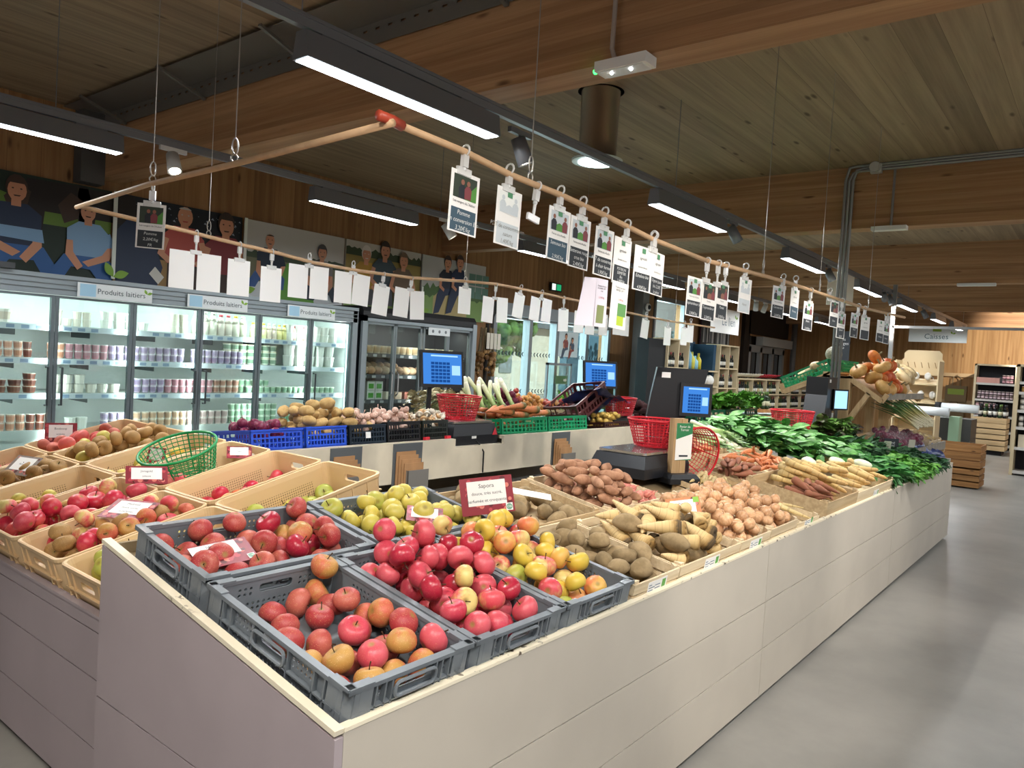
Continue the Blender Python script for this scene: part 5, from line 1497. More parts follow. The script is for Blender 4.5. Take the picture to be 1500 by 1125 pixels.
def zat(tab, x):
    for (a, za), (b, zb) in zip(tab, tab[1:]):
        if a <= x <= b: return za + (zb - za) * (x - a) / (b - a)
    return tab[-1][1]
WIRE = simple('#a9a49c', .3, .7)
def wire(x, y, z, lb, xt=None):
    t = thing('suspension_wire', lb, 'wire', (x, y, z), 'wires of the hanging frame')
    MB().tube([(0, 0, .075), ((xt or x) - x, 0, 3.7 - z)], .0022, 5).build('cable', WIRE, t)
    MB().tube([(.012 * math.sin(a), 0, .045 + .03 * math.cos(a)) for a in [2 * PI * k / 12 for k in range(12)]], .003, 5, True).tube([(.014 * math.sin(a), 0, .0 + .016 * math.cos(a)) for a in [2 * PI * k / 10 for k in range(10)]], .003, 5, True).build('hook', WIRE, t)
for x, y, lb in ((1.575, 3.27, 'wire holding the end rod above the first small card'), (1.54, 2.58, 'wire holding the end rod left of the beam'), (2.42, 4.3, 'wire in front of the red polo picture'), (2.17, 1.69, 'wire between the second and third front cards'), (4.5, 1.69, 'wire above the group of three photo cards'),
                 (5.62, 1.69, 'wire right of the narrow grey card'), (7.0, 1.69, 'wire near the far end of the front rod'), (4.72, 4.3, 'wire above the lone card before the straw bale picture'), (6.5, 4.3, 'wire before the glass entrance'), (8.6, 4.3, 'wire at the far end of the rear rod')):
    z = zat(FR_, x) if y < 2 else zat(BK_, x) if y > 4.2 else 2.2
    wire(x, y, z + .02, lb)
CLIPM = bpy.data.materials.new('clear_plastic')
CLIPM.use_nodes = True
_nt = CLIPM.node_tree
_p = _nt.nodes['Principled BSDF']
_p.inputs['Base Color'].default_value = (.8, .8, .78, 1); _p.inputs['Roughness'].default_value = .15; _p.inputs['Alpha'].default_value = .55
def clip(t, zr, M):
    """clear ring clip from the rod (zr above the card top) down to the card"""
    mb = MB().tube([(.0, .017 * math.cos(a), zr + .017 * math.sin(a)) for a in [2 * PI * k / 12 for k in range(12)]], .004, 5, True)
    mb.box(-.012, .012, -.008, .008, zr - .055, zr - .015).sphere((0, 0, zr - .062), .009, 8, 5)
    if zr > .1: mb.tube([(0, 0, zr - .06), (0, 0, .03)], .003, 5)
    mb.tube([(0, 0, min(zr - .06, .05)), (0, 0, .012)], .006, 6)
    mb.box(-.034, .034, -.005, .005, -.012, .012)
    return mb.build('clip', CLIPM, t, False, M)
SLATE = simple('#2e3338', .6); SLATEB = simple('#3c5362', .6); CHALK = simple('#d9dcda', .8)
PHC = [simple(h, .5) for h in ('#c4ccd0', '#4f8a3a', '#20242a', '#8a5a48', '#2f3a2c', '#7d3b40', '#e9ece8')]
CW, CH = .142, .198
def price_card(x, z, xr, zr, y, label, kind='field', text=(), blue=False, twist=0, lean=0, w_=CW, h_=CH, back=False, hook=True, grp='price cards on the front rod'):
    t = thing('price_card', label, 'price card', T((x, y, z)) @ RZ(twist) @ RY(lean), grp)
    MB().box(-w_ / 2, w_ / 2, -.0008, .0008, -h_ / 2, h_ / 2).build('card', PAPER, t)
    if hook:
        g = zr - z - h_ / 2
        clip(t, max(g, .07), T((xr - x, 0, h_ / 2)))
    if back: return t
    sx, sz = w_ / CW, h_ / CH
    P = lambda pts, d: [(a * sx, -.0014 - d * .0002, b * sz) for a, b in pts]
    if kind in ('field', 'dark', 'glare', 'pair'):
        mb = MB()
        q = dict(field=(0, 1), dark=(4, 1), glare=(6, 0), pair=(4, 3))[kind]
        mb.mi = q[0]; mb.poly(P(rect(-.058, .058, .012, .086), 0))
        mb.mi = q[1]; mb.poly(P([(-.03, .014), (-.02, .036), (0, .045), (.025, .038), (.04, .014)] if kind != 'dark' else [(.0, .012), (.058, .012), (.058, .07), (.03, .045)], 1))
        for k, (cx, c1, c2) in enumerate(((-.036, 2, 3), (.036, 5, 3))):
            if kind == 'dark': cx *= .4
            if kind == 'glare': c1, c2 = 0, 0
            mb.mi = c1; mb.poly(P([(cx - .016, .014), (cx - .018, .045), (cx - .008, .056), (cx + .008, .056), (cx + .018, .045), (cx + .016, .014)], 2 + k))
            mb.mi = c2; mb.poly(P(circ(cx, .065, .009, 9), 4 + k))
        mb.build('printed_photo', PHC, t, fix=False)
        if kind != 'dark': MB().poly(P(rect(-.014, .014, .07, .09), 8)).build('green_label', simple('#4f8a63', .5), t, fix=False)
        lettering({'field': 'Ferme de la Ruelle', 'dark': 'Les vergers de l\'Aubier', 'pair': 'Fermier', 'glare': ''}[kind], .012 * sx, INK, t, T((0, -.002, .0)) @ RX(90)) if kind != 'glare' else None
    else:
        MB().poly(P(rect(-.014, .014, .068, .09), 8)).build('green_label', simple('#4f8a63', .5), t, fix=False)
        lettering('agricole', .018 * sx, INK, t, T((0, -.002, .045 * sz)) @ RX(90), shear=.2)
        lettering('Spécialité française', .010 * sx, INK, t, T((0, -.002, .006 * sz)) @ RX(90))
    s = MB().poly(P(rect(-.062, .062, -.094, -.02), 0)).build('slate', PHC[0] if kind == 'glare' else SLATEB if blue else SLATE, t, fix=False)
    n = len(text)
    for i, tx in enumerate(text):
        lettering(tx, (.021 if n < 4 else .017) * sx, CHALK if kind != 'glare' else simple('#8d8d88', .7), s, T((.002 * (i % 2), -.0022, (-.034 - (.05 / max(1, n - 1)) * i) * sz if n > 1 else -.05 * sz)) @ RX(90), shear=.15)
    return t
FC = [((1.827, 2.041, 1.815, 2.205), 'dark', ('Pomme', 'en conversion Bio', '3,20€/kg'), 1, 2, 'nearest front card, couple photo over a blue slate reading Pomme'),
      ((2.057, 2.035, 2.046, 2.187), 'glare', ('PDT de consommation', 'nature', '1,40€/kg'), 0, 2, 'pale glaring card, second along the front rod'),
      ((2.365, 2.026, 2.358, 2.178), 'field', ('Semoux bio', '2,90€/kg'), 1, 0, 'green field photo card with blue slate, third along the front rod'),
      ((2.511, 2.017, 2.515, 2.170), 'field', ('Betterave rouge', 'crue bio', '2,40€/kg'), 0, 0, 'green field photo card with black slate, fourth along the front rod'),
      ((2.694, 2.007, 2.681, 2.160), 'field', ('PDT de conservation', 'à chair ferme', '1,90€/kg'), 0, 0, 'green field photo card above the white folded sheet'),
      ((2.845, 1.990, 2.868, 2.141), 'logo', ('POTIRON', 'DEMETER', 'Bio', '2,40€/kg'), 0, 0, 'white logo card with four chalk lines, above the green labelled sheet'),
      ((3.029, 1.982, 3.100, 2.128), 'logo', ('Échalote bio', '4,90€/kg'), 0, -4, 'white logo card hanging left of a pair on one clip'),
      ((3.169, 1.976, 3.113, 2.127), 'logo', ('Oignon jaune', 'bio 2,20€', 'la pièce'), 0, 4, 'white logo card hanging right of a pair on one clip'),
      ((3.576, 1.911, 3.679, 2.111), 'field', ('Topinambour bio', '3,90€/kg'), 0, 4, 'left card of the low group of three photo cards'),
      ((3.755, 1.904, 3.825, 2.117), 'pair', ('Topinambour', '3,20€/kg'), 0, 4, 'middle card of the low group of three photo cards'),
      ((3.924, 1.921, 3.942, 2.121), 'pair', ('Panais', '2,95€/kg'), 0, -2, 'right card of the low group of three photo cards'),
      ((4.239, 1.983, 4.226, 2.124), 'glare', ('Navet',), 0, -4, 'narrow greyish card right after the group of three'),
      ((4.792, 1.998, 4.829, 2.139), 'field', ('Carotte bio', '2,50€/kg'), 0, 8, 'slanting field photo card before the dark sliding door'),
      ((5.100, 2.016, 5.092, 2.143), 'logo', ('Poireau',), 1, 2, 'grey-blue card right of the slanting photo card'),
      ((5.397, 1.957, 5.412, 2.141), 'field', ('Blette', '3,10€/kg'), 0, 6, 'field photo card hanging low on a long clip'),
      ((6.011, 2.022, 5.916, 2.148), 'pair', ('Chou',), 0, -6, 'narrow card beside the grey conduit pole'),
      ((6.219, 1.950, 6.210, 2.146), 'field', ('Épinard', '4,50€'), 0, 6, 'small photo card just right of the conduit pole'),
      ((6.600, 1.978, 6.654, 2.143), 'field', ('Persil', '1,20€'), 0, 6, 'small slanting card, fifth from the far end of the front rod'),
      ((6.944, 1.979, 6.918, 2.144), 'logo', (), 0, -10, 'thin edge-on card near the far end of the front rod'),
      ((7.483, 1.987, 7.633, 2.156), 'logo', ('Courge',), 0, 8, 'left of the last two cards on the front rod'),
      ((7.716, 1.984, 7.688, 2.154), 'field', ('Potiron',), 0, 6, 'last card at the far end of the front rod')]
for (x, z, xr, zr), kd, tx, bl, tw, lb in FC:
    price_card(x, z, xr, zr, 1.69, lb, kd, tx, bl, -abs(tw) * 1.5 if x > 3.4 else tw, 2)
price_card(1.575, 2.02, 1.575, 2.185, 3.27, 'small lilac-white card on the end rod before the red polo picture', 'dark', ('Pomme', '2,20€/kg', 'FR'), 0, -40, 1, .115, .19)
t = thing('rod_clip', 'empty clear clip hanging on the front rod after the pale card', 'clip', (2.2, 1.69, 2.06)); clip(t, .12, T((0, 0, 0)) @ RY(8))
# the folded sheet and the green labelled sheet below the front cards
t = thing('folded_sheet', 'white folded sheet with red price lines hanging below the photo card', 'paper sheet', T((2.70, 1.70, 1.80)))
MB().add([(-.075, .03, .1), (-.03, 0, .1), (-.02, 0, -.1), (-.1, .05, -.1)], [(0, 1, 2, 3)]).box(-.03, .06, -.0006, .0006, -.1, .1).build('sheet', simple('#d9d3de', .7), t)
lettering('Pomme de terre\nALLIANS CAT I\nvrac', .010, INK, t, T((.015, -.0015, .06)) @ RX(90)); lettering('2,10€/kg', .012, simple('#b3424a', .7), t, T((.015, -.0015, .022)) @ RX(90))
MB().poly([(-.02, -.0015, -.085), (.035, -.0015, -.085), (.04, -.0015, -.01), (-.015, -.0015, -.01)]).build('printed_plant', simple('#7f8a5a', .6), t)
t = thing('product_sheet', 'white sheet with green and lime squares hanging below the logo card', 'paper sheet', T((2.835, 1.685, 1.80)) @ RY(3))
MB().box(-.068, .068, -.0006, .0006, -.1, .1).build('sheet', PAPER, t)
lettering('Pomme de terre\nBINTJE CAT I', .012, INK, t, T((0, -.0015, .07)) @ RX(90)); lettering('2,10€/kg', .012, simple('#b3424a', .7), t, T((.01, -.0015, .025)) @ RX(90))
MB().poly([(-.01, -.0015, -.045), (.06, -.0015, -.045), (.06, -.0015, .01), (-.01, -.0015, .01)]).build('green_square', simple('#5f9455', .5), t)
MB().poly([(-.01, -.0017, -.085), (.045, -.0017, -.085), (.045, -.0017, -.045), (-.01, -.0017, -.045)]).build('lime_square', simple('#b2c83e', .5), t)
BC = [(2.262, 1.95), (2.432, 1.95), (2.63, 1.944), (2.861, 1.928), (3.068, 1.974), (3.239, 1.98), (3.446, 1.974), (3.607, 1.972), (3.8, 1.919), (4.01, 1.921), (4.178, 1.913), (4.725, 2.002), (5.031, 1.954), (5.227, 1.965), (5.459, 2.025), (5.711, 2.019), (5.897, 2.019), (6.188, 1.949), (6.469, 1.953), (6.676, 1.947), (6.938, 1.955), (7.23, 1.977), (7.40, 1.975), (7.855, 1.976), (8.432, 1.922), (8.881, 1.945), (9.062, 1.99)]
lean = {7: 5, 8: 8, 9: 5, 10: -5, 12: 4, 13: -2, 14: 12, 15: 8, 16: 7, 17: -3, 23: 10}
ONUM = ORD + ['twenty-first', 'twenty-second', 'twenty-third', 'twenty-fourth', 'twenty-fifth', 'twenty-sixth', 'twenty-seventh']
for i, (x, z) in enumerate(BC):
    zr = zat(BK_, x)
    pair = i in (0, 4, 6, 9, 12, 15, 21)
    second = i in (1, 5, 7, 10, 13, 16, 22)
    g = max(.0, zr - z - .112)
    price_card(x, z, x + (.083 if pair else 0), zr, 4.3, 'blank white card back, %s from the left on the rear rod' % ONUM[i], w_=.152, h_=.222, back=True, lean=lean.get(i, 0) * .7, twist=0 if i < 17 else -6, hook=not second, grp='card backs on the rear rod')
# ------------------------------------------------------------------ dairy cabinet
FGREY = simple('#8a9499', .4, .2); FDARK = simple('#4a5257', .4, .2); FWHITE = simple('#dfe6e4', .5); SHELF = simple('#c5cfd6', .4)
t = thing('dairy_fridge', 'long glass-doored dairy cabinet with white shelves, under the portraits', 'fridge', (0, 0, 0))
X0, X1 = .65, 5.83
MB().box(X0, X1, 7.72, 7.8, .1, 1.97).box(X0, X1, 7.05, 7.8, 1.93, 2.0).box(X0, X1, 7.05, 7.8, .1, .34).box(X0, X0 + .05, 7.05, 7.8, .1, 2).box(X1 - .05, X1, 7.02, 7.8, .0, 2.0).build('carcass', FWHITE, t)
MB().box(X0, X1, 6.98, 7.06, 1.85, 2.0).box(X0, X1, 6.96, 7.06, 1.985, 2.02).box(X0, X1, 6.965, 6.98, 1.9, 1.905).box(X0, X1, 6.965, 6.98, 1.94, 1.945).box(X1 - .06, X1 + .01, 6.98, 7.1, 0, 2.0).build('fascia', FGREY, t)
MB().box(X0, X1, 6.98, 7.06, .0, .36).build('kick_panel', FGREY, t)
SHZ = [1.595, 1.31, 1.01, .69]
for z in SHZ[:3]:
    s = MB().box(X0 + .05, X1 - .05, 7.14, 7.72, z - .02, z - .004).build('shelf', FWHITE, t)
    MB().box(X0 + .05, X1 - .05, 7.118, 7.14, z - .05, z).build('price_rail', SHELF, s)
    m = MB()
    for k in range(46):
        if random.random() < .7: m.box(X0 + .2 + .11 * k, X0 + .26 + .11 * k, 7.1165, 7.118, z - .04, z - .012)
    m.build('price_tickets', simple('#7e93ad', .5), s)
MB().box(X0 + .05, X1 - .05, 7.1, 7.72, .5, .686).box(X0 + .05, X1 - .05, 7.08, 7.1, .62, .7).build('base_shelf', FWHITE, t)
br = MB()
for x in [1.2 + .6 * k for k in range(8)]:
    for z in SHZ[:3]: br.box(x, x + .006, 7.3, 7.7, z - .1, z - .02)
br.build('shelf_bracket', FDARK, t)
DX = [.65, 1.3, 1.95, 2.6, 3.25, 3.9, 4.55, 5.2, 5.78]
DG = glassy('fridge_glass', '#eef6f4', .045)
for i, (a, b) in enumerate(zip(DX, DX[1:])):
    d = MB()
    for p in ((a + .004, a + .03), (b - .03, b - .004)): d.box(*p, 7.0, 7.04, .37, 1.845)
    d.box(a + .03, b - .03, 7.0, 7.04, 1.825, 1.845).box(a + .03, b - .03, 7.0, 7.04, .37, .4)
    do = d.build('door', simple('#6d777c', .35, .4), t)
    MB().box(a + .03, b - .03, 7.015, 7.021, .4, 1.825).build('glass_pane', DG, do)
    hx = b - .055 if i % 2 == 0 else a + .055
    if i > 7: continue
    MB().tube([(hx, 7.0, 1.24), (hx, 6.955, 1.24), (hx, 6.955, .92), (hx, 7.0, .92)], .0095, 6).build('handle', simple('#4b5154', .35, .5), do)
for x0, x1, lb in ((2.75, 3.39, 'leftmost Produits laitiers sign on the dairy cabinet'), (3.73, 4.37, 'middle Produits laitiers sign on the dairy cabinet'), (4.85, 5.48, 'rightmost Produits laitiers sign on the dairy cabinet')):
    s = thing('fridge_sign', lb, 'sign', (x0, 6.955, 1.85), 'signs on the dairy cabinet')
    w_ = x1 - x0
    MB().box(0, w_, 0, .006, 0, .125).build('board', simple('#d5dadb', .5), s)
    MB().box(.02, .15, -.001, 0, .01, .115).build('blue_picture', simple('#9cc3d9', .5), s)
    lettering('Produits laitiers', .066, simple('#3a4a50', .6), s, T((.37, -.0015, .06)) @ RX(90))
    m = MB(); leaf_mark(m, w_ - .045, .075, .05, -.0016); m.build('leaf_emblem', LEAF, s, fix=False)
o = MB().box(2.0, 2.26, 6.9, 6.95, 2.025, 2.07).build('display_unit', simple('#3a3d40', .5)); tag(o, 'small dark temperature display on top of the dairy cabinet at far left', 'display')
# pots, tubs and bottles
def pot_mesh(nm, r, h, side, lid, n=12, band=None):
    mb = MB(); mb.mi = 0
    mb.lathe([(r * .82, 0), (r, h * .93)], n)
    mb.mi = 1; mb.lathe([(r * 1.06, h * .93), (r * 1.06, h), (1e-5, h)], n)
    if band:
        mb.mi = 2; mb.lathe([(r * .86 + .001, h * .2), (r * .965 + .001, h * .78)], n)
    return mb.mesh(nm, [simple(side, .4), simple(lid, .4)] + ([simple(band, .5)] if band else []))
POTS = {}
def shelf_row(x0, x1, z, rows, r, h, kinds, where, nm='yogurt_pot', cat='pot', y=7.2, depth=1, gap=1.1, jitter=.003, skip=0):
    x = x0 + r
    i = 0
    while x + r <= x1:
        side, lid, band, word = kinds(x)
        key = (nm, r, h, side, lid, band)
        if key not in POTS: POTS[key] = pot_mesh(nm, r, h, side, lid, 12, band)
        top = rows if random.random() > skip else max(1, rows - 1)
        for k in range(top):
            for d in range(depth):
                o = put(nm, POTS[key]); o.location = (x + random.uniform(-jitter, jitter), y + d * 2.15 * r, z + .001 + k * (h + .001)); o.rotation_euler.z = random.uniform(0, 6)
                tag(o, '%s in the rows %s' % (word, where), cat, '%s %s' % (word, where))
        x += 2 * r * gap; i += 1
OR = ('#c9a390', '#e6e0d6', '#b57f66', 'small orange-brown labelled pot'); BR_ = ('#7d4a3a', '#d9d2c8', '#5c2f24', 'small dark brown pot'); PK = ('#b98a92', '#e6e0e0', '#a87a84', 'small pinkish pot'); PU = ('#b3a5b8', '#e6e2ea', '#9484a0', 'small purple labelled pot')
GRp = ('#a9bda6', '#e9efe6', '#7f9f86', 'small grey-green pot'); WHp = ('#e3e4dc', '#eef0ea', None, 'white tub'); BE = ('#d9c3ac', '#ece6dc', '#c2a084', 'small beige pot')
shelf_row(2.0, 2.56, SHZ[1], 2, .033, .066, lambda x: OR if x < 2.4 else BR_, 'on the second shelf behind the left door')
shelf_row(2.62, 3.88, SHZ[1], 2, .033, .066, lambda x: OR if x < 2.75 else PK if x < 3.1 else PU, 'on the second shelf behind the middle doors')
shelf_row(3.92, 4.5, SHZ[1], 2, .033, .066, lambda x: PU, 'on the second shelf behind the fifth door')
shelf_row(4.3, 4.95, SHZ[1], 3, .042, .07, lambda x: ('#dfe3d8', '#d9cfa0', '#7d9a82', 'white pot with round green label'), 'on the second shelf', y=7.26)
shelf_row(5.0, 5.72, SHZ[1], 2, .062, .115, lambda x: ('#dfe0da', '#e9eae6', None, 'large white bucket'), 'on the second shelf', 'yogurt_tub', 'tub')
shelf_row(2.0, 2.62, SHZ[2], 3, .05, .055, lambda x: BR_, 'on the third shelf behind the left door', skip=.4)
shelf_row(2.64, 3.3, SHZ[2], 2, .046, .08, lambda x: ('#d9d6cc', '#b9b6ae', None, 'clear glass dessert jar'), 'on the third shelf', 'dessert_jar', 'jar', skip=.3)
shelf_row(3.3, 4.5, SHZ[2], 2, .033, .066, lambda x: PU if x < 3.65 else PK if x < 4.2 else ('#c2a69a', '#e6e0d6', '#a5796a', 'small pale rose pot'), 'on the third shelf behind the middle doors')
shelf_row(4.55, 5.72, SHZ[2], 1, .033, .066, lambda x: GRp, 'on the third shelf', skip=0, depth=1); shelf_row(4.3, 4.9, SHZ[2], 2, .033, .066, lambda x: GRp, 'on the third shelf', y=7.29)
shelf_row(2.1, 2.75, SHZ[3], 2, .034, .068, lambda x: OR if x < 2.5 else BR_, 'on the bottom shelf behind the left door')
shelf_row(2.78, 3.05, SHZ[3], 1, .045, .1, lambda x: WHp, 'on the bottom shelf', 'yogurt_tub', 'tub')
shelf_row(3.08, 4.35, SHZ[3], 2, .034, .068, lambda x: PU if x < 3.4 else BE if x < 3.9 else ('#cdb9b4', '#e6e0dc', '#b09a98', 'small greyish rose pot'), 'on the bottom shelf behind the middle doors')
shelf_row(4.38, 5.0, SHZ[3], 3, .033, .066, lambda x: GRp, 'on the bottom shelf behind the right doors', y=7.24); shelf_row(5.0, 5.4, SHZ[3], 2, .033, .066, lambda x: GRp, 'on the bottom shelf behind the right doors')
shelf_row(1.95, 2.2, SHZ[0], 2, .062, .1, lambda x: ('#e3e2da', '#d8d4c4', '#86c2cf', 'cream tub with blue round label'), 'on the top shelf at far left', 'yogurt_tub', 'tub'); shelf_row(2.22, 2.36, SHZ[0], 1, .06, .11, lambda x: ('#e9e4da', '#efece4', '#d2bfae', 'cream tub with line drawing'), 'on the top shelf', 'yogurt_tub', 'tub')
shelf_row(2.66, 2.98, SHZ[0], 2, .036, .065, lambda x: ('#e0d8c9', '#e9e4d9', None, 'small cream pot'), 'on the top shelf', skip=.2)
shelf_row(3.05, 3.55, SHZ[0], 2, .05, .075, lambda x: WHp, 'on the top shelf', 'yogurt_tub', 'tub', skip=.4); shelf_row(3.7, 3.88, SHZ[0], 3, .04, .06, lambda x: ('#dfd9c8', '#e6e2d6', None, 'square-stacked cream pot'), 'on the top shelf')
shelf_row(5.0, 5.72, SHZ[0], 2, .054, .085, lambda x: WHp, 'on the top shelf of the right doors', 'yogurt_tub', 'tub')
def bottle_mesh(nm, prof, mats, mids, n=12):
    mb = MB()
    for (a, b), m in zip(zip(prof, prof[1:]), mids):
        mb.mi = m; mb.lathe([a, b], n)
    return mb.mesh(nm, mats, True)
def milk(capc, s, body='#ece9d8'):
    p = [(.036 * s, 0), (.038 * s, .01), (.038 * s, .12 * s), (.02 * s, .175 * s), (.017 * s, .185 * s), (.019 * s, .186 * s), (.019 * s, .205 * s), (1e-5, .206 * s)]
    return bottle_mesh('milk_bottle', p, [simple(body, .3), simple(capc, .4)], [0, 0, 0, 0, 1, 1, 1])
x = 3.96
for capc, n, s, word, body in (('#e9e9e0', 3, 1.12, 'white-capped', '#ece9d8'), ('#c8394a', 2, 1.05, 'red-capped', '#e9ddd0'), ('#d9b93a', 1, 1.05, 'yellow-capped', '#ece9d8'), ('#e9e9e0', 1, 1.05, 'cream', '#e6e2cc'), ('#d9c03a', 3, .8, 'small yellow-capped', '#e3e0a8'), ('#dfe0d0', 2, .8, 'small pale-capped', '#e6d2c0'), ('#d9b93a', 3, .78, 'small golden-capped', '#e6dc9a'), ('#c8394a', 3, .76, 'small red-capped', '#e2c4b8')):
    me = milk(capc, s, body)
    for k in range(n):
        o = put('milk_bottle', me); o.location = (x, 7.2, SHZ[0]); x += .076 * s + .004
        if 4.5 < x < 4.62: x = 4.6
        tag(o, '%s milk bottle on the top dairy shelf' % word, 'bottle', '%s milk bottles' % word)

# ------------------------------------------------------------------ second cabinet: dark with eggs and cheese
t = thing('cheese_fridge', 'dark glass-doored cabinet with rounded black top, right of the dairy cabinet', 'fridge', (0, 0, 0))
a0, a1 = 5.9, 7.92
MB().box(a0, a1, 7.7, 7.78, .0, 1.95).box(a0, a0 + .05, 7.0, 7.7, 0, 1.95).box(a1 - .05, a1, 7.0, 7.7, 0, 1.95).box(a0, a1, 7.05, 7.7, 0, .3).build('carcass', simple('#22262a', .5), t)
MB().loft([[V((x, p[0], p[1])) for p in ((6.96, 1.92), (6.96, 2.0), (7.0, 2.06), (7.7, 2.06), (7.7, 1.92))] for x in (a0, a1)]).build('top', BLACK, t)
MB().box(a0, a0 + .07, 6.96, 7.02, 0, 1.95).box(a1 - .07, a1 + .01, 6.95, 7.05, 0, 1.97).box(a0, a1, 6.96, 7.0, 1.88, 1.93).build('frame', FGREY, t)
for z in (1.5, 1.24, .93):
    s = MB().box(a0 + .05, a1 - .05, 7.12, 7.7, z - .02, z).build('shelf', simple('#454b50', .4), t)
    MB().box(a0 + .05, a1 - .05, 7.1, 7.12, z - .045, z + .003).build('price_rail', FDARK, s)
    m = MB()
    for k in range(12): m.box(a0 + .15 + .15 * k, a0 + .21 + .15 * k, 7.097, 7.1, z - .038, z - .008)
    m.build('price_tickets', simple('#c9cdd0', .5), s)
for i, (a, b) in enumerate(((5.97, 6.44), (6.44, 6.9), (6.93, 7.39), (7.39, 7.85))):
    d = MB()
    for p in ((a + .003, a + .028), (b - .028, b - .003)): d.box(*p, 6.98, 7.02, .32, 1.88)
    d.box(a, b, 6.98, 7.02, 1.85, 1.88).box(a, b, 6.98, 7.02, .32, .35)
    do = d.build('door', simple('#7d878b', .35, .4), t)
    MB().box(a + .028, b - .028, 7.0, 7.006, .35, 1.85).build('glass_pane', glassy('dark_fridge_glass', '#e9efee', .035), do)
    hx = b - .05 if i % 2 == 0 else a + .05
    MB().tube([(hx, 6.98, 1.3), (hx, 6.94, 1.26), (hx, 6.94, 1.02), (hx, 6.98, .98)], .008, 6).build('handle', CHROME, do)
s = thing('fridge_sign', 'small white notice with hen pictures on the dark cabinet', 'sign', (7.0, 6.965, 1.78)); MB().box(0, .4, 0, .005, 0, .14).build('board', simple('#cfd4d6', .5), s)
m = MB()
for k in range(3): m.poly([(.08 + .12 * k + p[0], -.001, .05 + p[1]) for p in circ(0, 0, .022, 9)])
m.build('printed_hens', simple('#6a6f73', .5), s)
for x0, x1, z, rows, r, h, kind, nm, cat, where in ((5.98, 7.84, 1.5, 1, .05, .1, ('#dcc9aa', '#e6d9c0', '#cdb38c', 'round cream cheese in paper'), 'cheese_pot', 'cheese', 'on the top shelf of the dark cabinet'),):
    shelf_row(x0, x1, z, rows, r, h, lambda x: kind, where, nm, cat, 7.22)
EGGM = lump('cheese_round', skin('cheese_rind', '#c99a72', '#e3c9a8', 8, .6, rnd=.4), .07, .06, .055, 4, .05)
for k in range(22):
    o = put('cheese_round', EGGM); o.matrix_world = T((6.05 + .115 * (k % 15), 7.22 + .1 * (k // 15), 1.29 + .05 * (k // 15))) @ RZ(random.uniform(0, 360))
    tag(o, 'rounded rind cheese on the middle shelf of the dark cabinet', 'cheese', 'rounded cheeses in the dark cabinet')
shelf_row(5.98, 6.15, .93, 2, .045, .07, lambda x: ('#cfcabb', '#e0dcd0', '#8f8a7a', 'pale round pot'), 'on the lower shelf of the dark cabinet', 'cheese_pot', 'pot', 7.2)
for k in range(4):
    o = thing('cheese_tub', 'white square tub with green labels, %s in the dark cabinet' % ('lower left', 'lower right', 'upper left', 'upper right')[k], 'tub', (6.18 + .13 * (k % 2), 7.15, .931 + .115 * (k // 2)))
    MB().box(0, .12, 0, .12, 0, .11).build('tub', simple('#dfe6da', .4), o); MB().box(.02, .1, -.002, 0, .02, .08).build('green_label', simple('#4fae3a', .5), o)
for k in range(8):
    o = MB().box(0, .11, 0, .1, 0, .09).build('cheese_block', simple(('#e0d6c2', '#c9b299', '#8a4a3c')[k % 3], .5)); o.location = (6.5 + .16 * k, 7.16, .931)
    tag(o, 'wrapped cheese block, %s from the left on the lower shelf of the dark cabinet' % ORD[k], 'cheese', 'wrapped cheese blocks')
for k in range(5):
    j = thing('glass_jar', 'clip-top glass jar, %s on the bottom of the dark cabinet' % ORD[k], 'jar', (6.2 + .28 * k, 7.2, .62))
    MB().lathe([(.07, 0), (.075, .02), (.075, .14), (.06, .17)], 14).build('glass', glassy('jar_glass', '#dfe6e0', .12), j)
    MB().lathe([(.062, .17), (.062, .19), (1e-5, .195)], 14).build('lid', glassy('jar_lid', '#dfe6e0', .2), j)
    MB().lathe([(.06, .005), (.065, .08), (1e-5, .09)], 12).build('content', simple('#b9a98a', .7), j)
MB_ = MB().box(5.98, 7.86, 7.12, 7.7, .6, .618).build('shelf', simple('#454b50', .4), bpy.data.objects['cheese_fridge'])
# strings of garlic and dried bunches on a stand
t = thing('garlic_stand', 'dark stand hung with garlic plaits beside the glass entrance', 'garlic stand', (8.85, 7.55, 0))
MB().tube([(0, 0, 0), (0, 0, 2.05)], .03, 8).lathe([(.2, 0), (.18, .03)], 14).build('stand', simple('#26221f', .6), t)
m = MB(); m2 = MB()
for k in range(70):
    a, z = random.uniform(0, 6.28), random.uniform(1.25, 1.62)
    m.sphere((.14 * math.cos(a), .12 * math.sin(a), z), random.uniform(.028, .04), 8, 5)
m.build('garlic_bulbs', skin('braid_garlic', '#6d4a2a', '#b08a58', 9, .6), t, True)['kind'] = 'stuff'
for k in range(7):
    a = k * .9
    m2.tube([(.12 * math.cos(a), .1 * math.sin(a), 1.62), (.09 * math.cos(a), .08 * math.sin(a), 1.98)], .022, 6)
m2.build('plaited_stems', simple('#8a7a5e', .8, noise=.2, ns=30), t)
for k in range(4): MB().box(-.035, .035, -.003, .0, -.12, .12, T((-.13 + .085 * k, -.14, 1.78))).build('paper_label', simple('#d9d2c2', .6), t)
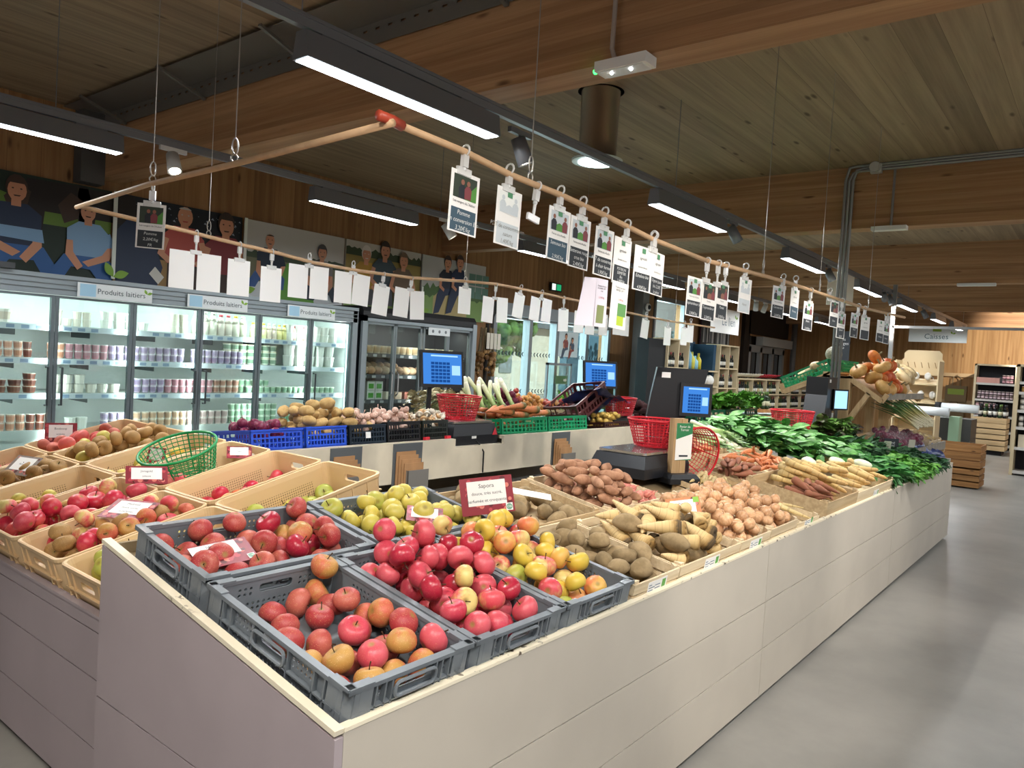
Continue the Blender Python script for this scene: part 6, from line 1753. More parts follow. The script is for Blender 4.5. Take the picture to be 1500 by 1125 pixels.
# ------------------------------------------------------------------ pumpkin rack at the end of the counter
PINE = timber('pine_rack', '#c2a074', '#d6b98c', '#7d5a34', 2, 0, .3, .6, .5, 3)
t = thing('produce_rack', 'pale pine two-tier rack carrying pumpkins above and onion nets below', 'rack', (0, 0, 0))
RX0, RX1 = 8.3, 10.15
for x in (RX0, RX1):
    MB().box(x, x + .08, 2.12, 2.24, 0, 1.56).box(x, x + .08, 2.3, 2.4, 0, 1.6).build('leg', PINE, t)
    MB().box(x, x + .06, 1.56, 1.64, 0, .78).build('front_leg', PINE, t)
    MB().bar((x + .04, 2.14, 1.08), (x + .04, 1.94, 1.4), .05, .07, (1, 0, 0)).build('brace', PINE, t)
    MB().bar((x + .03, 2.16, 1.555), (x + .03, 1.81, 1.325), .045, .05, (1, 0, 0)).bar((x + .03, 1.82, 1.32), (x + .03, 1.77, 1.40), .045, .03, (1, 0, 0)).bar((x + .03, 2.3, 1.58), (x + .03, 2.8, 1.35), .045, .05, (1, 0, 0)).bar((x + .03, 2.8, 1.34), (x + .03, 2.84, 1.44), .045, .03, (1, 0, 0)).build('shelf_bearer', PINE, t)
    MB().bar((x + .03, 1.5, .76), (x + .03, 2.15, .92), .045, .06, (1, 0, 0)).build('lower_bearer', PINE, t)
MB().bar((RX0, 1.98, 1.46), (RX1 + .06, 1.98, 1.46), .4, .02, (0, -.55, .83)).bar((RX0, 2.55, 1.49), (RX1 + .06, 2.55, 1.49), .5, .02, (0, .42, .9)).build('upper_shelf', PINE, t)
MB().bar((RX0, 1.83, .86), (RX1 + .06, 1.83, .86), .62, .02, (0, -.24, .97)).build('lower_shelf', PINE, t)
OLDW = simple('#8a8377', .7, noise=.2, ns=12)
MB().box(RX0 + .05, RX1 + .06, 1.765, 1.785, 1.345, 1.41).build('upper_lip', OLDW, t)
MB().box(RX0 - .1, RX1 + .06, 1.5, 1.52, .775, .87).build('lower_lip', OLDW, t)
MB().box(RX0, RX1 + .06, 2.1, 2.4, 1.54, 1.565).build('ridge_board', PINE, t)
FU = T((RX0, 1.82, 1.385)) @ RX(33)
def pumpkin(nm, mat, r, sq, lobes=9, seed=0):
    prof = []
    for i in range(13):
        a = PI * i / 12
        prof.append((max(1e-5, r * math.sin(a) ** .85), -r * sq * math.cos(a) * (1 - .25 * math.exp(-((PI - a) / .5) ** 2)) + (.12 * r * math.exp(-(a / .5) ** 2))))
    return MB().lathe(prof, 36, None, lambda a, i: 1 + .06 * abs(math.sin(a * lobes / 2)) - .05).mesh(nm, mat, True, False)
PSTEM = MB().tube([(0, 0, 0), (.003, 0, .03), (.012, .004, .05)], [.011, .008, .01], 6).mesh('stalk', simple('#8a7a55', .8))
PK_ = [('orange', '#c2682a', '#d98a45', .078, .72), ('deep orange', '#b8502a', '#cf6a3a', .085, .85), ('tan ribbed', '#b98746', '#d1a566', .09, .65), ('pale buff', '#c9ae82', '#ddc9a4', .08, .75)]
PM = [(w, pumpkin('pumpkin', skin('pumpkin_' + w.replace(' ', '_'), a, b, 9, .5), r, s, 9 + i), r, s) for i, (w, a, b, r, s) in enumerate(PK_)]
pos = [(.02, .05, 2, 0), (.2, .04, 2, 0), (.42, .05, 0, 0), (.6, .06, 1, 0), (.8, .05, 2, 0), (.1, .2, 2, .02), (.3, .18, 0, .03), (.5, .2, 1, .02), (.7, .2, 1, .02), (.02, .34, 2, 0), (.24, .34, 0, .04), (.46, .34, 2, .06), (.66, .33, 1, .05), (.12, .2, 2, .15), (.34, .22, 0, .16), (.54, .24, 1, .15), (.3, .36, 0, .18), (.75, .36, 3, .1), (.98, .06, 3, 0), (1.0, .24, 3, .02)]
for i, (u, v, k, w) in enumerate(pos):
    wd, me, r, s = PM[k]
    o = put('pumpkin', me); o.matrix_world = FU @ T((u + .06, v, r * s + .005 + w)) @ RX(random.uniform(-70, 30)) @ RY(random.uniform(-40, 40))
    tag(o, '%s pumpkin on the pine rack, %s of %d from the post side' % (wd, ORD[min(i, 19)], len(pos)), 'pumpkin', 'pumpkins on the rack'); put('stalk', PSTEM, o, T((0, 0, r * s * .75)))
SQ = [dict(mesh=lump('squash', skin('squash_skin', '#bfa67a', '#dcc79c', 9, .55, rnd=.3), .13, .06, .055, 7, .08), sph=[(.06, 0, 0, .055), (-.03, 0, 0, .05)], word='pale tan', name='butternut_squash', cat='squash')]
pile(FU, 1.1, 1.85, .02, .4, .006, C_(.24), 34, SQ, 'the right part of the pine rack', 'squashes on the rack', yaw=(60, 30))
t2 = thing('melon', 'grey-green netted melon on the topmost green crate by the pole', 'melon', (8.5, 2.36, 1.79)); MB().sphere((0, 0, 0), .085, 18, 10).build('melon', skin('melon_skin', '#7d7a68', '#aaa68e', 60, .6), t2, True)
FD = T((8.35, 2.3, 1.615)) @ RX(-25)
for k, (lb) in enumerate(('nearest green lattice crate tilted back on the pine rack', 'second green lattice crate tilted back on the pine rack', 'farthest green lattice crate tilted back on the pine rack')):
    lattice_crate(FD @ T((.0 + .42 * k, 0, 0)), 0, .4, .02, .56, .14, '#158a57', lb, 10, 3)
for k in range(8):
    o = put('butternut_squash', SQ[0]['mesh']); o.matrix_world = FD @ T((.1 + .16 * k, .18 + .12 * (k % 3), .12)) @ RZ(40 * k); tag(o, 'pale squash lying in the tilted green crates on the rack', 'squash', 'squashes in the green rack crates')
# lower tier: onion nets, small crates, spring onions
FW = T((RX0, 1.53, .80)) @ RX(13.8)
NETM = bpy.data.materials.new('clear_bag'); NETM.use_nodes = True
_p = NETM.node_tree.nodes['Principled BSDF']; _p.inputs['Base Color'].default_value = (.75, .68, .7, 1); _p.inputs['Roughness'].default_value = .1; _p.inputs['Alpha'].default_value = .07
for k in range(6):
    t = thing('onion_bag', 'clear bag of purple onions on the lower rack tier, %s from the pole' % ORD[k], 'onion bag', FW @ T((.12 + .19 * k, .2 + .12 * (k % 2), 0)), 'bags of purple onions')
    m = MB()
    for j in range(26):
        a, b = random.uniform(-.09, .09), random.uniform(-.13, .13)
        m.sphere((a, b, .03 + random.uniform(0, .11) * (1 - (a / .12) ** 2)), .032, 8, 6)
    m.build('onions', M_RONI, t, True)['kind'] = 'stuff'
    MB().sphere((0, 0, .075), 1, 14, 8, None, (.12, .17, .095)).build('bag_film', NETM, t, True)
M_SPR = axis_mat('spring_onion_skin', [(0, '#e3dcc0'), (.25, '#b9b06a'), (.5, '#4f7a3a'), (1, '#234f2c')], 0, 0, .55, .5)
SPR = [MB().tube([(0, 0, 0), (.1, 0, .005), (.3, .01 * k, .02), (.52, .05 * (k - 1), .0)], [.012, .008, .006, .002], 6).mesh('spring_onion', M_SPR, True, False) for k in range(3)]
for k in range(46):
    o = put('spring_onion', SPR[k % 3]); o.matrix_world = FW @ T((.75 + .02 * k, .12 + .006 * (k % 7), .22 + .016 * (k % 6))) @ RZ(105 + random.uniform(-22, 22)) @ RY(random.uniform(-24, -6))
    tag(o, 'spring onion with long green leaves lying over the lower rack tier', 'spring onion', 'spring onions on the rack')
for k in range(3):
    wood_crate(FW, 1.1 + .26 * k, 1.34 + .26 * k, .03, .34, .1, 'small wooden crate of pale onions under the spring onions, %s from the pole' % ORD[k], slats=2, group='small crates on the rack')
YO = [dict(mesh=bulb('onion', skin('onion_straw', '#c2a35c', '#dcc98a', 9, .5, rnd=.3), .024, .9, .03), sph=[(0, 0, 0, .024)], word='straw-coloured', name='onion', cat='onion', any=True)]
pile(FW, 1.1, 1.86, .03, .34, .01, C_(.2), 80, YO, 'the small rack crates', 'straw-coloured onions on the rack', tries=6)
lattice_crate(FF, 7.65, 8.1, .5, .8, .1, '#158a57', 'low green crate beside the red-tinged lettuce', 10, 2)
tarp(T((8.9, 1.47, .76)) @ RX(48), 1.5, .34, 5, 'dark blue tarpaulin hanging below the lower rack lip', .03)
tarp(T((8.52, 1.40, .80)) @ RX(10), .4, .3, 6, 'dark blue sheet at the far corner of the counter', .02)
t = thing('price_slate', 'small black slate among the herbs by the rack', 'slate', T((7.95, 1.62, .93)) @ RZ(-50)); MB().box(-.07, .07, 0, .006, -.05, .06).build('slate', SLATE, t); lettering('Persil\n1,20€', .03, CHALK, t, T((0, -.002, .005)) @ RX(90))
for x, y, z, lb in ((7.45, 1.55, .95, 'small white ticket stuck in the dark herbs'), (8.25, 1.5, .93, 'pale ticket in the thyme near the rack')):
    o = MB().box(-.03, .03, -.001, .001, -.05, .05, T((x, y, z)) @ RZ(-60) @ RX(10)).build('price_ticket', simple('#c9c7b4', .6)); tag(o, lb, 'ticket')

# ------------------------------------------------------------------ far end of the shop
WSH = simple('#cdbb98', .6); NIGHT = simple('#17171c', .7)
def crate_box(x0, x1, y0, y1, z0, z1, n, mat, label):
    t = thing('slatted_box', label, 'crate', (x0, y0, z0)); w_, d, h = x1 - x0, y1 - y0, z1 - z0
    for nm, b in (('front_slats', (0, .02, 0, d)), ('back_slats', (w_ - .02, w_, 0, d)), ('side_slats', (.02, w_ - .02, 0, .02)), ('side_slats', (.02, w_ - .02, d - .02, d))):
        m = MB()
        for k in range(n): m.box(*b, h * k / n + .006, h * (k + 1) / n - .012)
        m.build(nm, mat, t)
    MB().box(.02, w_ - .02, .02, d - .02, .01, h - .06 if n > 4 else .02).build('inside', simple('#5f452a', .8), t)
    return t
OLD = timber('old_crate_boards', '#7d5632', '#a5784a', '#3f2814', 1, 2, .1, .7, .6, 2); NEWC = timber('new_crate_boards', '#c9a97c', '#dcc096', '#8a6a42', 1, 2, .1, .7, .5, 2)
crate_box(13.05, 13.65, 1.45, 2.12, .31, .66, 3, OLD, 'upper brown slatted crate standing on the floor beyond the counter')
crate_box(13.05, 13.65, 1.45, 2.12, .02, .3, 3, OLD, 'lower brown slatted crate at floor level beyond the counter')
for k in range(3): crate_box(20.0, 20.7, 1.79, 2.44, .1 + .25 * k, .34 + .25 * k, 2, NEWC, '%s pale slatted crate of the stack before the jam shelf' % ('lowest', 'middle', 'topmost')[k])
o = MB().box(20.05, 20.65, 1.85, 2.4, 0, .1).build('pallet', NIGHT); tag(o, 'dark pallet under the stack of pale crates', 'pallet')
def wine(body, lab, cap, s=1):
    mb = MB()
    for i, (a, b) in enumerate((((.037, 0), (.037, .06)), ((.0375, .06), (.0375, .14)), ((.037, .14), (.037, .18)), ((.037, .18), (.014, .235)), ((.014, .235), (.0145, .25)), ((.0155, .25), (.0155, .3)), ((.0155, .3), (1e-5, .301)))):
        mb.mi = 1 if i == 1 else 2 if i > 4 else 0
        mb.lathe([(a[0] * s, a[1] * s), (b[0] * s, b[1] * s)], 10)
    return mb.mesh('wine_bottle', [simple(body, .2), simple(lab, .6), simple(cap, .4)], True)
WN = [wine('#141b16', '#d9d4c6', '#8a2530'), wine('#1d2a1c', '#c9b98a', '#c9a95a'), wine('#101216', '#e3e0d8', '#20242a'), wine('#3a2a20', '#b98a5a', '#d9d2c4'), wine('#22381f', '#d5cfae', '#5d7a3a')]
def bottles(x0, x1, y, z, n, kinds, lab, grp, depth=1):
    for k in range(n):
        o = put('wine_bottle', WN[kinds[k % len(kinds)]]); o.location = (x0 + (x1 - x0) * (k + .5) / n, y + .08 * (k % 2 if depth > 1 else 0), z)
        tag(o, lab, 'bottle', grp)
def shelf_unit(nm, label, x0, x1, y0, y1, zs, cols, back=NIGHT, fr=WSH, t_=.03):
    """open shelving facing the aisle (towards -Y)"""
    t = thing(nm, label, 'shelf unit', (0, 0, 0))
    MB().box(x0, x1, y1 - .02, y1, zs[0], zs[-1]).build('back_panel', back, t)
    for c in range(cols + 1):
        x = x0 + (x1 - x0) * c / cols
        MB().box(x - t_ / 2, x + t_ / 2, y0, y1, 0, zs[-1]).build('upright', fr, t)
    for z in zs: MB().box(x0, x1, y0 + .004, y1, z - t_, z).build('shelf', fr, t)
    return t
shelf_unit('wine_rack', 'tall pale wine rack beside the black panel, under the high window', 13.62, 14.55, 6.9, 7.25, (.3, .75, 1.15, 1.55, 2.12), 2)
for i, (z, ks) in enumerate(((.75, (0, 3)), (1.15, (3, 0, 3)), (1.55, (0, 2)))): bottles(13.68, 14.5, 7.0, z, 8, ks, 'wine bottle on the %s shelf of the rack under the high window' % ('lower', 'middle', 'upper')[i], 'bottles under the window, shelf %s' % ORD[i])
o = MB().box(12.9, 13.6, 6.95, 7.2, 0, 2.08).build('black_panel', simple('#0f1216', .7)); tag(o, 'tall black panel beside the wine rack under the high window', 'panel')
shelf_unit('wine_rack', 'tall pale wine rack in front of the blue board', 16.15, 17.2, 6.9, 7.25, (.3, .75, 1.15, 1.6, 2.12), 2)
for i, (z, ks) in enumerate(((.75, (1, 4)), (1.15, (2, 0)), (1.6, (0, 2)))): bottles(16.22, 17.12, 7.0, z, 8, ks, 'wine bottle on the %s shelf of the rack by the blue board' % ('lower', 'middle', 'upper')[i], 'bottles by the blue board, shelf %s' % ORD[i])
shelf_unit('low_shelf', 'low pale shelf with white bags between the two wine racks', 15.3, 16.1, 6.9, 7.25, (.4, .8, 1.18, 1.52), 1)
for k in range(4):
    o = thing('paper_sack', 'plump white sack on the %s low shelf, %s' % (('upper', 'lower')[k // 2], ('left one', 'right one')[k % 2]), 'sack', (15.5 + .38 * (k % 2), 7.02, 1.182 - .38 * (k // 2)), 'white sacks'); MB().sphere((0, 0, .12), .15, 12, 8, None, (1.1, .7, .8)).build('sack', simple('#e6e4de', .6), o, True)
o = MB().box(16.0, 16.15, 7.0, 7.9, .0, 2.1).box(15.2, 16.1, 7.5, 7.55, 1.5, 2.15).build('blue_board', simple('#26465f', .6)); tag(o, 'dark blue board behind the low shelf and wine rack', 'board')
for k, (h, c) in enumerate((('#4b6a2a', .42), ('#7fb0cc', .5), ('#d9cf5a', .38), ('#8fc4dc', .3), ('#c9b92f', .36))):
    o = MB().lathe([(.07, 0), (.07, c * .6), (.025, c * .8), (.025, c), (1e-5, c)], 12).build('display_bottle', simple(h, .3), None, True); o.location = (14.7 + .16 * k, 7.05, 1.52); tag(o, 'large display bottle above the scale head, %s from the left' % ORD[k], 'bottle', 'display bottles')
o = MB().box(14.6, 15.45, 6.95, 7.3, 0, 1.52).build('display_plinth', NIGHT); tag(o, 'dark plinth under the large display bottles', 'plinth')
shelf_unit('wine_rack', 'long low wine rack before the dark sliding door, bottle necks along its top', 17.3, 22.9, 6.9, 7.3, (.3, .62, 1.0, 1.38), 6)
for i, z in enumerate((.62, 1.0)): bottles(17.4, 22.8, 7.0, z, 40, (0, 0, 2, 2, 1, 4), 'wine bottle on the %s tier of the long low rack' % ('lower', 'upper')[i], 'bottles in the long rack, tier %s' % ORD[i])
NK = {}
for k in range(34):
    h, w_ = (('#dcd6c4', 'white'), ('#b3273a', 'red'), ('#1d1f22', 'black'))[0 if k < 11 else 1 if k < 19 else 2]
    if h not in NK: NK[h] = MB().lathe([(.037, 0), (.037, .18), (.014, .235), (.016, .3), (1e-5, .301)], 10).mesh('lying_bottle', simple(h, .3), True)
    o = put('lying_bottle', NK[h]); o.matrix_world = T((17.45 + .158 * k, 7.25, 1.43)) @ RX(78); tag(o, '%s bottle lying on top of the long low rack' % w_, 'bottle', '%s bottles lying on the rack' % w_)
t = thing('wine_barrel', 'oak barrel with metal hoops topped by wine bottles', 'barrel', (13.35, 4.98, 0))
MB().lathe([(.27, 0), (.32, .3), (.335, .45), (.32, .6), (.27, .9), (1e-5, .9)], 24).build('staves', timber('barrel_wood', '#9a683a', '#b98650', '#5a3818', 2, 0, .09, .5), t, True)
for r, z in ((.29, .08), (.33, .3), (.33, .6), (.287, .82)): MB().lathe([(r + .004, z - .025), (r + .006, z + .025)], 24).build('hoop', simple('#b5b8ba', .3, .8), t, True)
for k in range(12):
    o = put('wine_bottle', WN[4]); o.location = (13.35 + .2 * math.cos(k * .52), 4.98 + .2 * math.sin(k * .52), .905); tag(o, 'green wine bottle standing on the oak barrel', 'bottle', 'bottles on the barrel')
# poster, hanging signs, slate, exit sign
t = thing('wall_poster', 'poster with a black and white crowd photo reading Je suis du producteur', 'poster', (17.25, 7.9, 1.3))
MB().box(0, 1.75, 0, .03, 0, 1.5).build('board', simple('#4a2f44', .6), t)
m = MB(); m.mi = 0; m.poly([(0, -.002, .8), (1.75, -.002, .8), (1.75, -.002, 1.5), (0, -.002, 1.5)])
for k in range(40):
    m.mi = 1 + k % 2; x = random.uniform(.05, 1.65); m.poly([(x, -.003 - k * .00005, .9), (x + .06, -.003 - k * .00005, .9), (x + .05, -.003 - k * .00005, 1.2 + random.uniform(0, .2)), (x + .01, -.003 - k * .00005, 1.25)])
m.build('crowd_photo', [simple('#2b2d2c', .6), simple('#a9aaa6', .6), simple('#55585a', .6)], t, fix=False)
b = MB().box(0, 1.75, -.004, 0, .6, .8).build('caption_band', WHITE, t); lettering('Je suis du producteur', .14, INK, b, T((.87, -.006, .7)) @ RX(90), shear=.25)
t = thing('hanging_sign', 'white hanging sign with leaf reading lien, before the crowd poster', 'sign', (14.2, 6.3, 2.3)); MB().box(0, 1.4, 0, .02, 0, .5).build('board', WHITE, t); MB().tube([(.1, .01, .5), (.1, .01, 1.4)], .004, 5).tube([(1.3, .01, .5), (1.3, .01, 1.4)], .004, 5).build('wire', WIRE, t); lettering('Le lien', .26, simple('#7b8790', .6), t, T((.85, -.003, .24)) @ RX(90))
m = MB(); leaf_mark(m, 1.22, .33, .1, -.003); m.build('leaf_emblem', LEAF, t, fix=False)
XF = lambda x: Matrix(((0, 0, 1, x), (-1, 0, 0, 0), (0, 1, 0, 0), (0, 0, 0, 1)))   # text on planes facing -X (towards the camera)
def face_x(x): return T((x, 0, 0)) @ RZ(-90) @ RX(90)
t = thing('hanging_sign', 'white Caisses sign with green leaf hanging over the tills', 'sign', T((21.2, 3.477, 2.727)) @ RZ(-90) @ Matrix.Scale(1.06, 4))
MB().box(-.6, .6, 0, .03, -.17, .165).build('board', simple('#e0e6e6', .9), t)
lettering('Caisses', .17, simple('#46646d', .6), t, T((-.02, -.003, -.04)) @ RX(90)); m = MB(); leaf_mark(m, .31, .03, .07, -.003); m.build('leaf_emblem', LEAF, t, fix=False)
MB().box(-.1, .08, -.002, 0, .08, .165).build('green_logo', simple('#9ab53f', .5), t)
for x in (-.5, .5): MB().tube([(x, .015, .165), (x, .015, .915)], .004, 5).build('wire', WIRE, t)
t = thing('hanging_sign', 'blank whitish hanging sign behind the conduit pole', 'sign', T((11.0, 3.03, 2.78)) @ RZ(-64)); MB().box(-.17, .17, 0, .02, -.24, .22).build('board', simple('#dedad0', .6), t)
MB().tube([(0, .01, .22), (0, .01, .92)], .003, 5).build('wire', WIRE, t)
t = thing('chalkboard', 'black chalkboard with white writing behind the tilted green crates', 'chalkboard', T((14.75, 3.97, 2.15)) @ RZ(-75)); MB().box(-.14, .14, 0, .02, -.3, .25).build('board', SLATE, t)
lettering('Nos\ncourges\nbio', .075, CHALK, t, T((0, -.003, .02)) @ RX(90))
MB().tube([(0, .01, .25), (0, .01, 1.55)], .003, 5).build('wire', WIRE, t)
t = thing('exit_sign', 'small green exit sign on the wall above the glass entrance', 'exit sign', (10.97, 7.92, 2.78)); MB().box(0, .32, 0, .05, 0, .15).build('housing', BLACK, t)
MB().poly([(.02, -.002, .02), (.13, -.002, .02), (.13, -.002, .13), (.02, -.002, .13)]).build('pictogram', emit('#cfeee0', 1.2, 'exit_white'), t); MB().poly([(.16, -.002, .02), (.3, -.002, .02), (.3, -.002, .13), (.16, -.002, .13)]).build('green_field', emit('#1f8a5a', 1.0, 'exit_green'), t)
t = thing('door_poster', 'white poster with two people fixed to the entrance glass', 'poster', (11.32, 7.93, 1.62)); MB().box(0, .62, 0, .01, 0, .46).build('sheet', simple('#cfdde0', .5), t)
m = MB()
fig(m, .22, .0, .38, 1, 2, 3, 4, 'sit'); fig(m, .42, .0, .32, 1, 3, 2, 4, 'sit', -.01)
m.build('printed_people', [WHITE, simple('#3a2c24', .5), simple('#8a4a44', .5), simple('#4d5a6a', .5), simple(SK, .5)], t, fix=False)
t = thing('assembly_sign', 'small green arrow sign on the lower entrance glass', 'sign', (11.25, 7.9, 1.12)); MB().box(0, .36, 0, .006, 0, .15).build('board', simple('#1f7a55', .5), t)
MB().poly([(.24, -.002, .05), (.3, -.002, .05), (.3, -.002, .03), (.34, -.002, .07), (.3, -.002, .11), (.3, -.002, .09), (.24, -.002, .09)]).build('arrow', WHITE, t, fix=False)
# wall equipment between entrance and window
o = MB().box(13.75, 14.0, 7.6, 7.8, 0, 3.7).build('steel_column', simple('#7f8485', .5)); tag(o, 'grey steel column right of the glass entrance', 'column')
t = thing('security_camera', 'white dome camera on the column right of the entrance', 'camera', (13.86, 7.58, 2.74)); MB().lathe([(.08, .06), (.08, .02), (.05, 0)], 14, RX(90)).build('housing', WHITE, t, True); MB().sphere((0, -.05, 0), .05, 12, 8).build('dome', BLACK, t, True)
t = thing('notice_sheet', 'two white notices pinned on the wall left of the window', 'notice', (14.3, 7.96, 1.35)); MB().box(0, .22, 0, .005, .1, .5).build('sheet', simple('#b9bcc0', .6), t); MB().box(.26, .55, 0, .005, 0, .34).build('sheet', PAPER, t)
t = thing('wall_box', 'grey electrical boxes on the wall below the notices', 'electrical box', (14.2, 7.86, .9)); MB().box(0, .55, 0, .14, 0, .35).build('box', simple('#3d4143', .5), t); MB().box(.1, .4, -.01, 0, .3, .42).build('meter', simple('#55626a', .4), t)
for x in (14.1, 14.22): 
    o = MB().tube([(x, 7.96, 1.2), (x, 7.96, 3.6)], .02, 6).build('conduit', simple('#7d5a3a', .6)); tag(o, 'brown conduit on the wall, %s one beside the column' % ('left' if x < 14.2 else 'right'), 'conduit')
struct('window_1', MB().box(14.95, 16.45, 7.96, 8.06, 3.0, 3.1).box(14.95, 15.02, 7.96, 8.06, 1.2, 3.08).box(16.38, 16.45, 7.96, 8.06, 1.2, 3.08), FR)
MB().box(15.02, 16.38, 8.0, 8.006, 1.2, 3.0).build('glass_pane', GLASS, bpy.data.objects['window_1'])
t = thing('garden_hedge', 'bluish bare trees and hedge seen through the high window', 'hedge', (35.5, 19, 0))
m = MB()
for k in range(500): m.sphere((random.uniform(-4, 6), random.uniform(-.6, .6), random.uniform(.0, 3.4)), random.uniform(.05, .17), 6, 4)
m.build('foliage', simple('#7f9ba0', .8, noise=.4, ns=5), t, True)
# dark sliding door at the far left wall
d = MB()
for x in (20.4, 21.25, 22.2, 23.1): d.box(x, x + .16, 7.9, 8.0, 0, 2.25)
d.box(20.4, 23.26, 7.9, 8.0, 2.1, 2.3).box(20.4, 23.26, 7.9, 8.0, .75, .85)
dd = struct('door_2', d, simple('#a3a5a3', .4, .4))
MB().box(20.4, 23.5, 8.02, 8.06, 0, 2.55).build('dark_glass', simple('#2a2119', .15), dd)
MB().box(21.0, 23.5, 7.75, 7.95, 2.3, 2.55).build('operator_box', simple('#a9a9a4', .5), dd)
MB().box(20.0, 20.4, 7.9, 8.0, 0, 3.3).box(20.3, 23.5, 7.9, 8.0, 2.6, 3.3).build('dark_surround', simple('#1c1612', .6), dd)
o = MB().tube([(23.75, 7.8, 0), (23.75, 7.8, 3.6)], .09, 10).build('down_pipe', simple('#6d6a66', .5), None, True); tag(o, 'grey vertical pipe right of the dark sliding door', 'pipe')
# seed stand, tills, bags, shelves
STAND = simple('#dcc7a0', .55)
t = thing('display_stand', 'pale plywood display stand with cut slots and white sacks, behind the pumpkins', 'display stand', (16, 2.55, 0))
YZp = T((0, 0, 0)) @ Matrix(((0, 0, -1, 0), (1, 0, 0, 0), (0, 1, 0, 0), (0, 0, 0, 1)))
MB().plate(T((.5, 0, 0)) @ YZp, [(0, .0), (.75, 0), (.75, 1.95), (.7, 2.0), (.7, 2.1), (.64, 2.16), (.1, 2.16), (.04, 2.1), (.04, 2.0), (0, 1.95)], [rect(.06, .26, 1.55, 1.68), rect(.32, .5, 1.55, 1.68)] + [[(.12 + .12 * k, 1.82), (.135 + .12 * k, 1.82), (.165 + .12 * k, 1.93), (.15 + .12 * k, 1.93)] for k in range(5)], .02).build('back_board', STAND, t)
for y in (0, .73): MB().box(0, .5, y, y + .02, 0, 1.95).build('side_board', STAND, t)
for z in (.5, .85, 1.15, 1.5): MB().bar((.05, .375, z), (.5, .375, z + .1), .72, .02).build('shelf', STAND, t)
for k in range(7):
    o = thing('seed_sack', 'small white sack on the plywood display stand', 'sack', (16.2, 2.66 + .1 * k, 1.6 if k % 2 else 1.25), 'sacks on the display stand'); MB().sphere((0, 0, .06), .075, 10, 6, None, (.8, .8, 1)).build('sack', WHITE, o, True)
for k in range(8):
    o = MB().box(0, .08, 0, .07, 0, .14).build('seed_box', simple(('#b9793f', '#8a4a34', '#d9c7a0')[k % 3], .5)); o.location = (16.2, 2.62 + .085 * k, .93); tag(o, 'small brown packet on the lower stand shelf', 'packet', 'packets on the display stand')
t = thing('paper_roll_stand', 'green stand with two white paper rolls behind the rack', 'roll stand', (15, 2.02, 0))
MB().box(0, .3, 0, .16, 0, .98).build('stand', simple('#8aa88a', .5), t)
for x, y, z in ((-.1, .45, 1.05), (.6, .1, 1.12)):
    MB().lathe([(1e-5, -.3), (.075, -.3), (.075, .3), (1e-5, .3)], 16, T((x, y, z)) @ RX(90)).build('paper_roll', simple('#cfd6da', .4), t, True); MB().lathe([(.085, -.38), (.085, -.28)], 12, T((x, y, z)) @ RX(90)).build('end_cap', NIGHT, t, True)
o = MB().box(17.5, 18.3, 2.15, 3.2, 0, .85).build('till_counter', simple('#3b3f40', .5)); tag(o, 'dark till counter behind the paper rolls', 'counter')
t = thing('wall_rail', 'pale wooden rail with pegs holding the shopping bags', 'rail', (24.45, 3, 1.75)); MB().box(-.05, 0, -.1, 1.6, 0, .1).box(-.05, 0, -.1, 1.6, -.75, -.65).build('rail', simple('#c4a67c', .6), t)
for i, (y, z) in enumerate(((3.42, 1.05), (3.45, .35), (4.1, 1.0), (4.1, .45))):
    t = thing('shopping_bag', ('brown tote bag with green print on the upper rail', 'brown tote bag on the lower rail', 'white bag on the upper rail by the stand', 'white bag on the lower rail by the stand')[i], 'bag', (24.3, y, z), 'bags on the wall rail')
    c = simple('#8f7a5a', .7) if i < 2 else simple('#cfcac0', .7)
    MB().box(0, .1, -.26, .26, 0, .45).build('bag', c, t)
    MB().tube([(.03, -.1, .45), (.03, -.09, .68), (.03, 0, .74), (.03, .09, .68), (.03, .1, .45)], .018, 6).build('handle', c, t)
    if i == 0: MB().box(-.002, 0, -.2, .2, .2, .36).build('green_print', simple('#9ab53f', .5), t)
o = MB().box(22.6, 24.4, 2.72, 2.78, 0, 2.0).build('partition', simple('#8f6b42', .6, noise=.1)); tag(o, 'wooden partition between the bags and the jam shelf', 'partition')
def shelf_x(nm, label, x0, x1, y0, y1, zs, top, fr=WSH):
    t = thing(nm, label, 'shelf unit', (0, 0, 0))
    MB().box(x1 - .02, x1, y0, y1, 0, top).build('back_panel', NIGHT, t)
    for y in (y0, y1 - .05): MB().box(x0, x1, y, y + .05, 0, top).build('upright', fr, t)
    MB().box(x0, x1, y0, y1, top - .04, top).build('top_board', fr, t)
    for z in zs: MB().box(x0 + .01, x1, y0 + .05, y1 - .05, z - .05, z).build('shelf', simple('#c9c6c0', .5), t)
    return t
shelf_x('jam_shelf', 'pale framed black-backed shelf of jam jars, behind the crate stack', 21.8, 22.25, 1.8, 2.7, (.12, .45, .82, 1.22, 1.62), 2.08)
JAR = MB(); JAR.mi = 0; JAR.lathe([(.036, 0), (.036, .085)], 10); JAR.mi = 1; JAR.lathe([(.037, .085), (.037, .1), (1e-5, .1)], 10); JAR.mi = 2; JAR.lathe([(.0365, .02), (.0365, .065)], 10)
JARS = {}
def jars(x, y0, y1, z, n, rows, h, lab, grp, lb, cap='#d9c9c4'):
    key = h + lb
    if key not in JARS: JARS[key] = JAR.mesh('jam_jar', [simple(h, .25), simple(cap, .4), simple(lb, .5)], True)
    for k in range(n):
        for r in range(rows):
            o = put('jam_jar', JARS[key]); o.location = (x, y0 + (y1 - y0) * (k + .5) / n, z + .105 * r); tag(o, lab, 'jar', grp)
jars(21.9, 1.88, 2.12, 1.62, 3, 2, '#4a1524', 'small dark jam jar at the right of the top jam shelf', 'jars top shelf', '#d9a9b0')
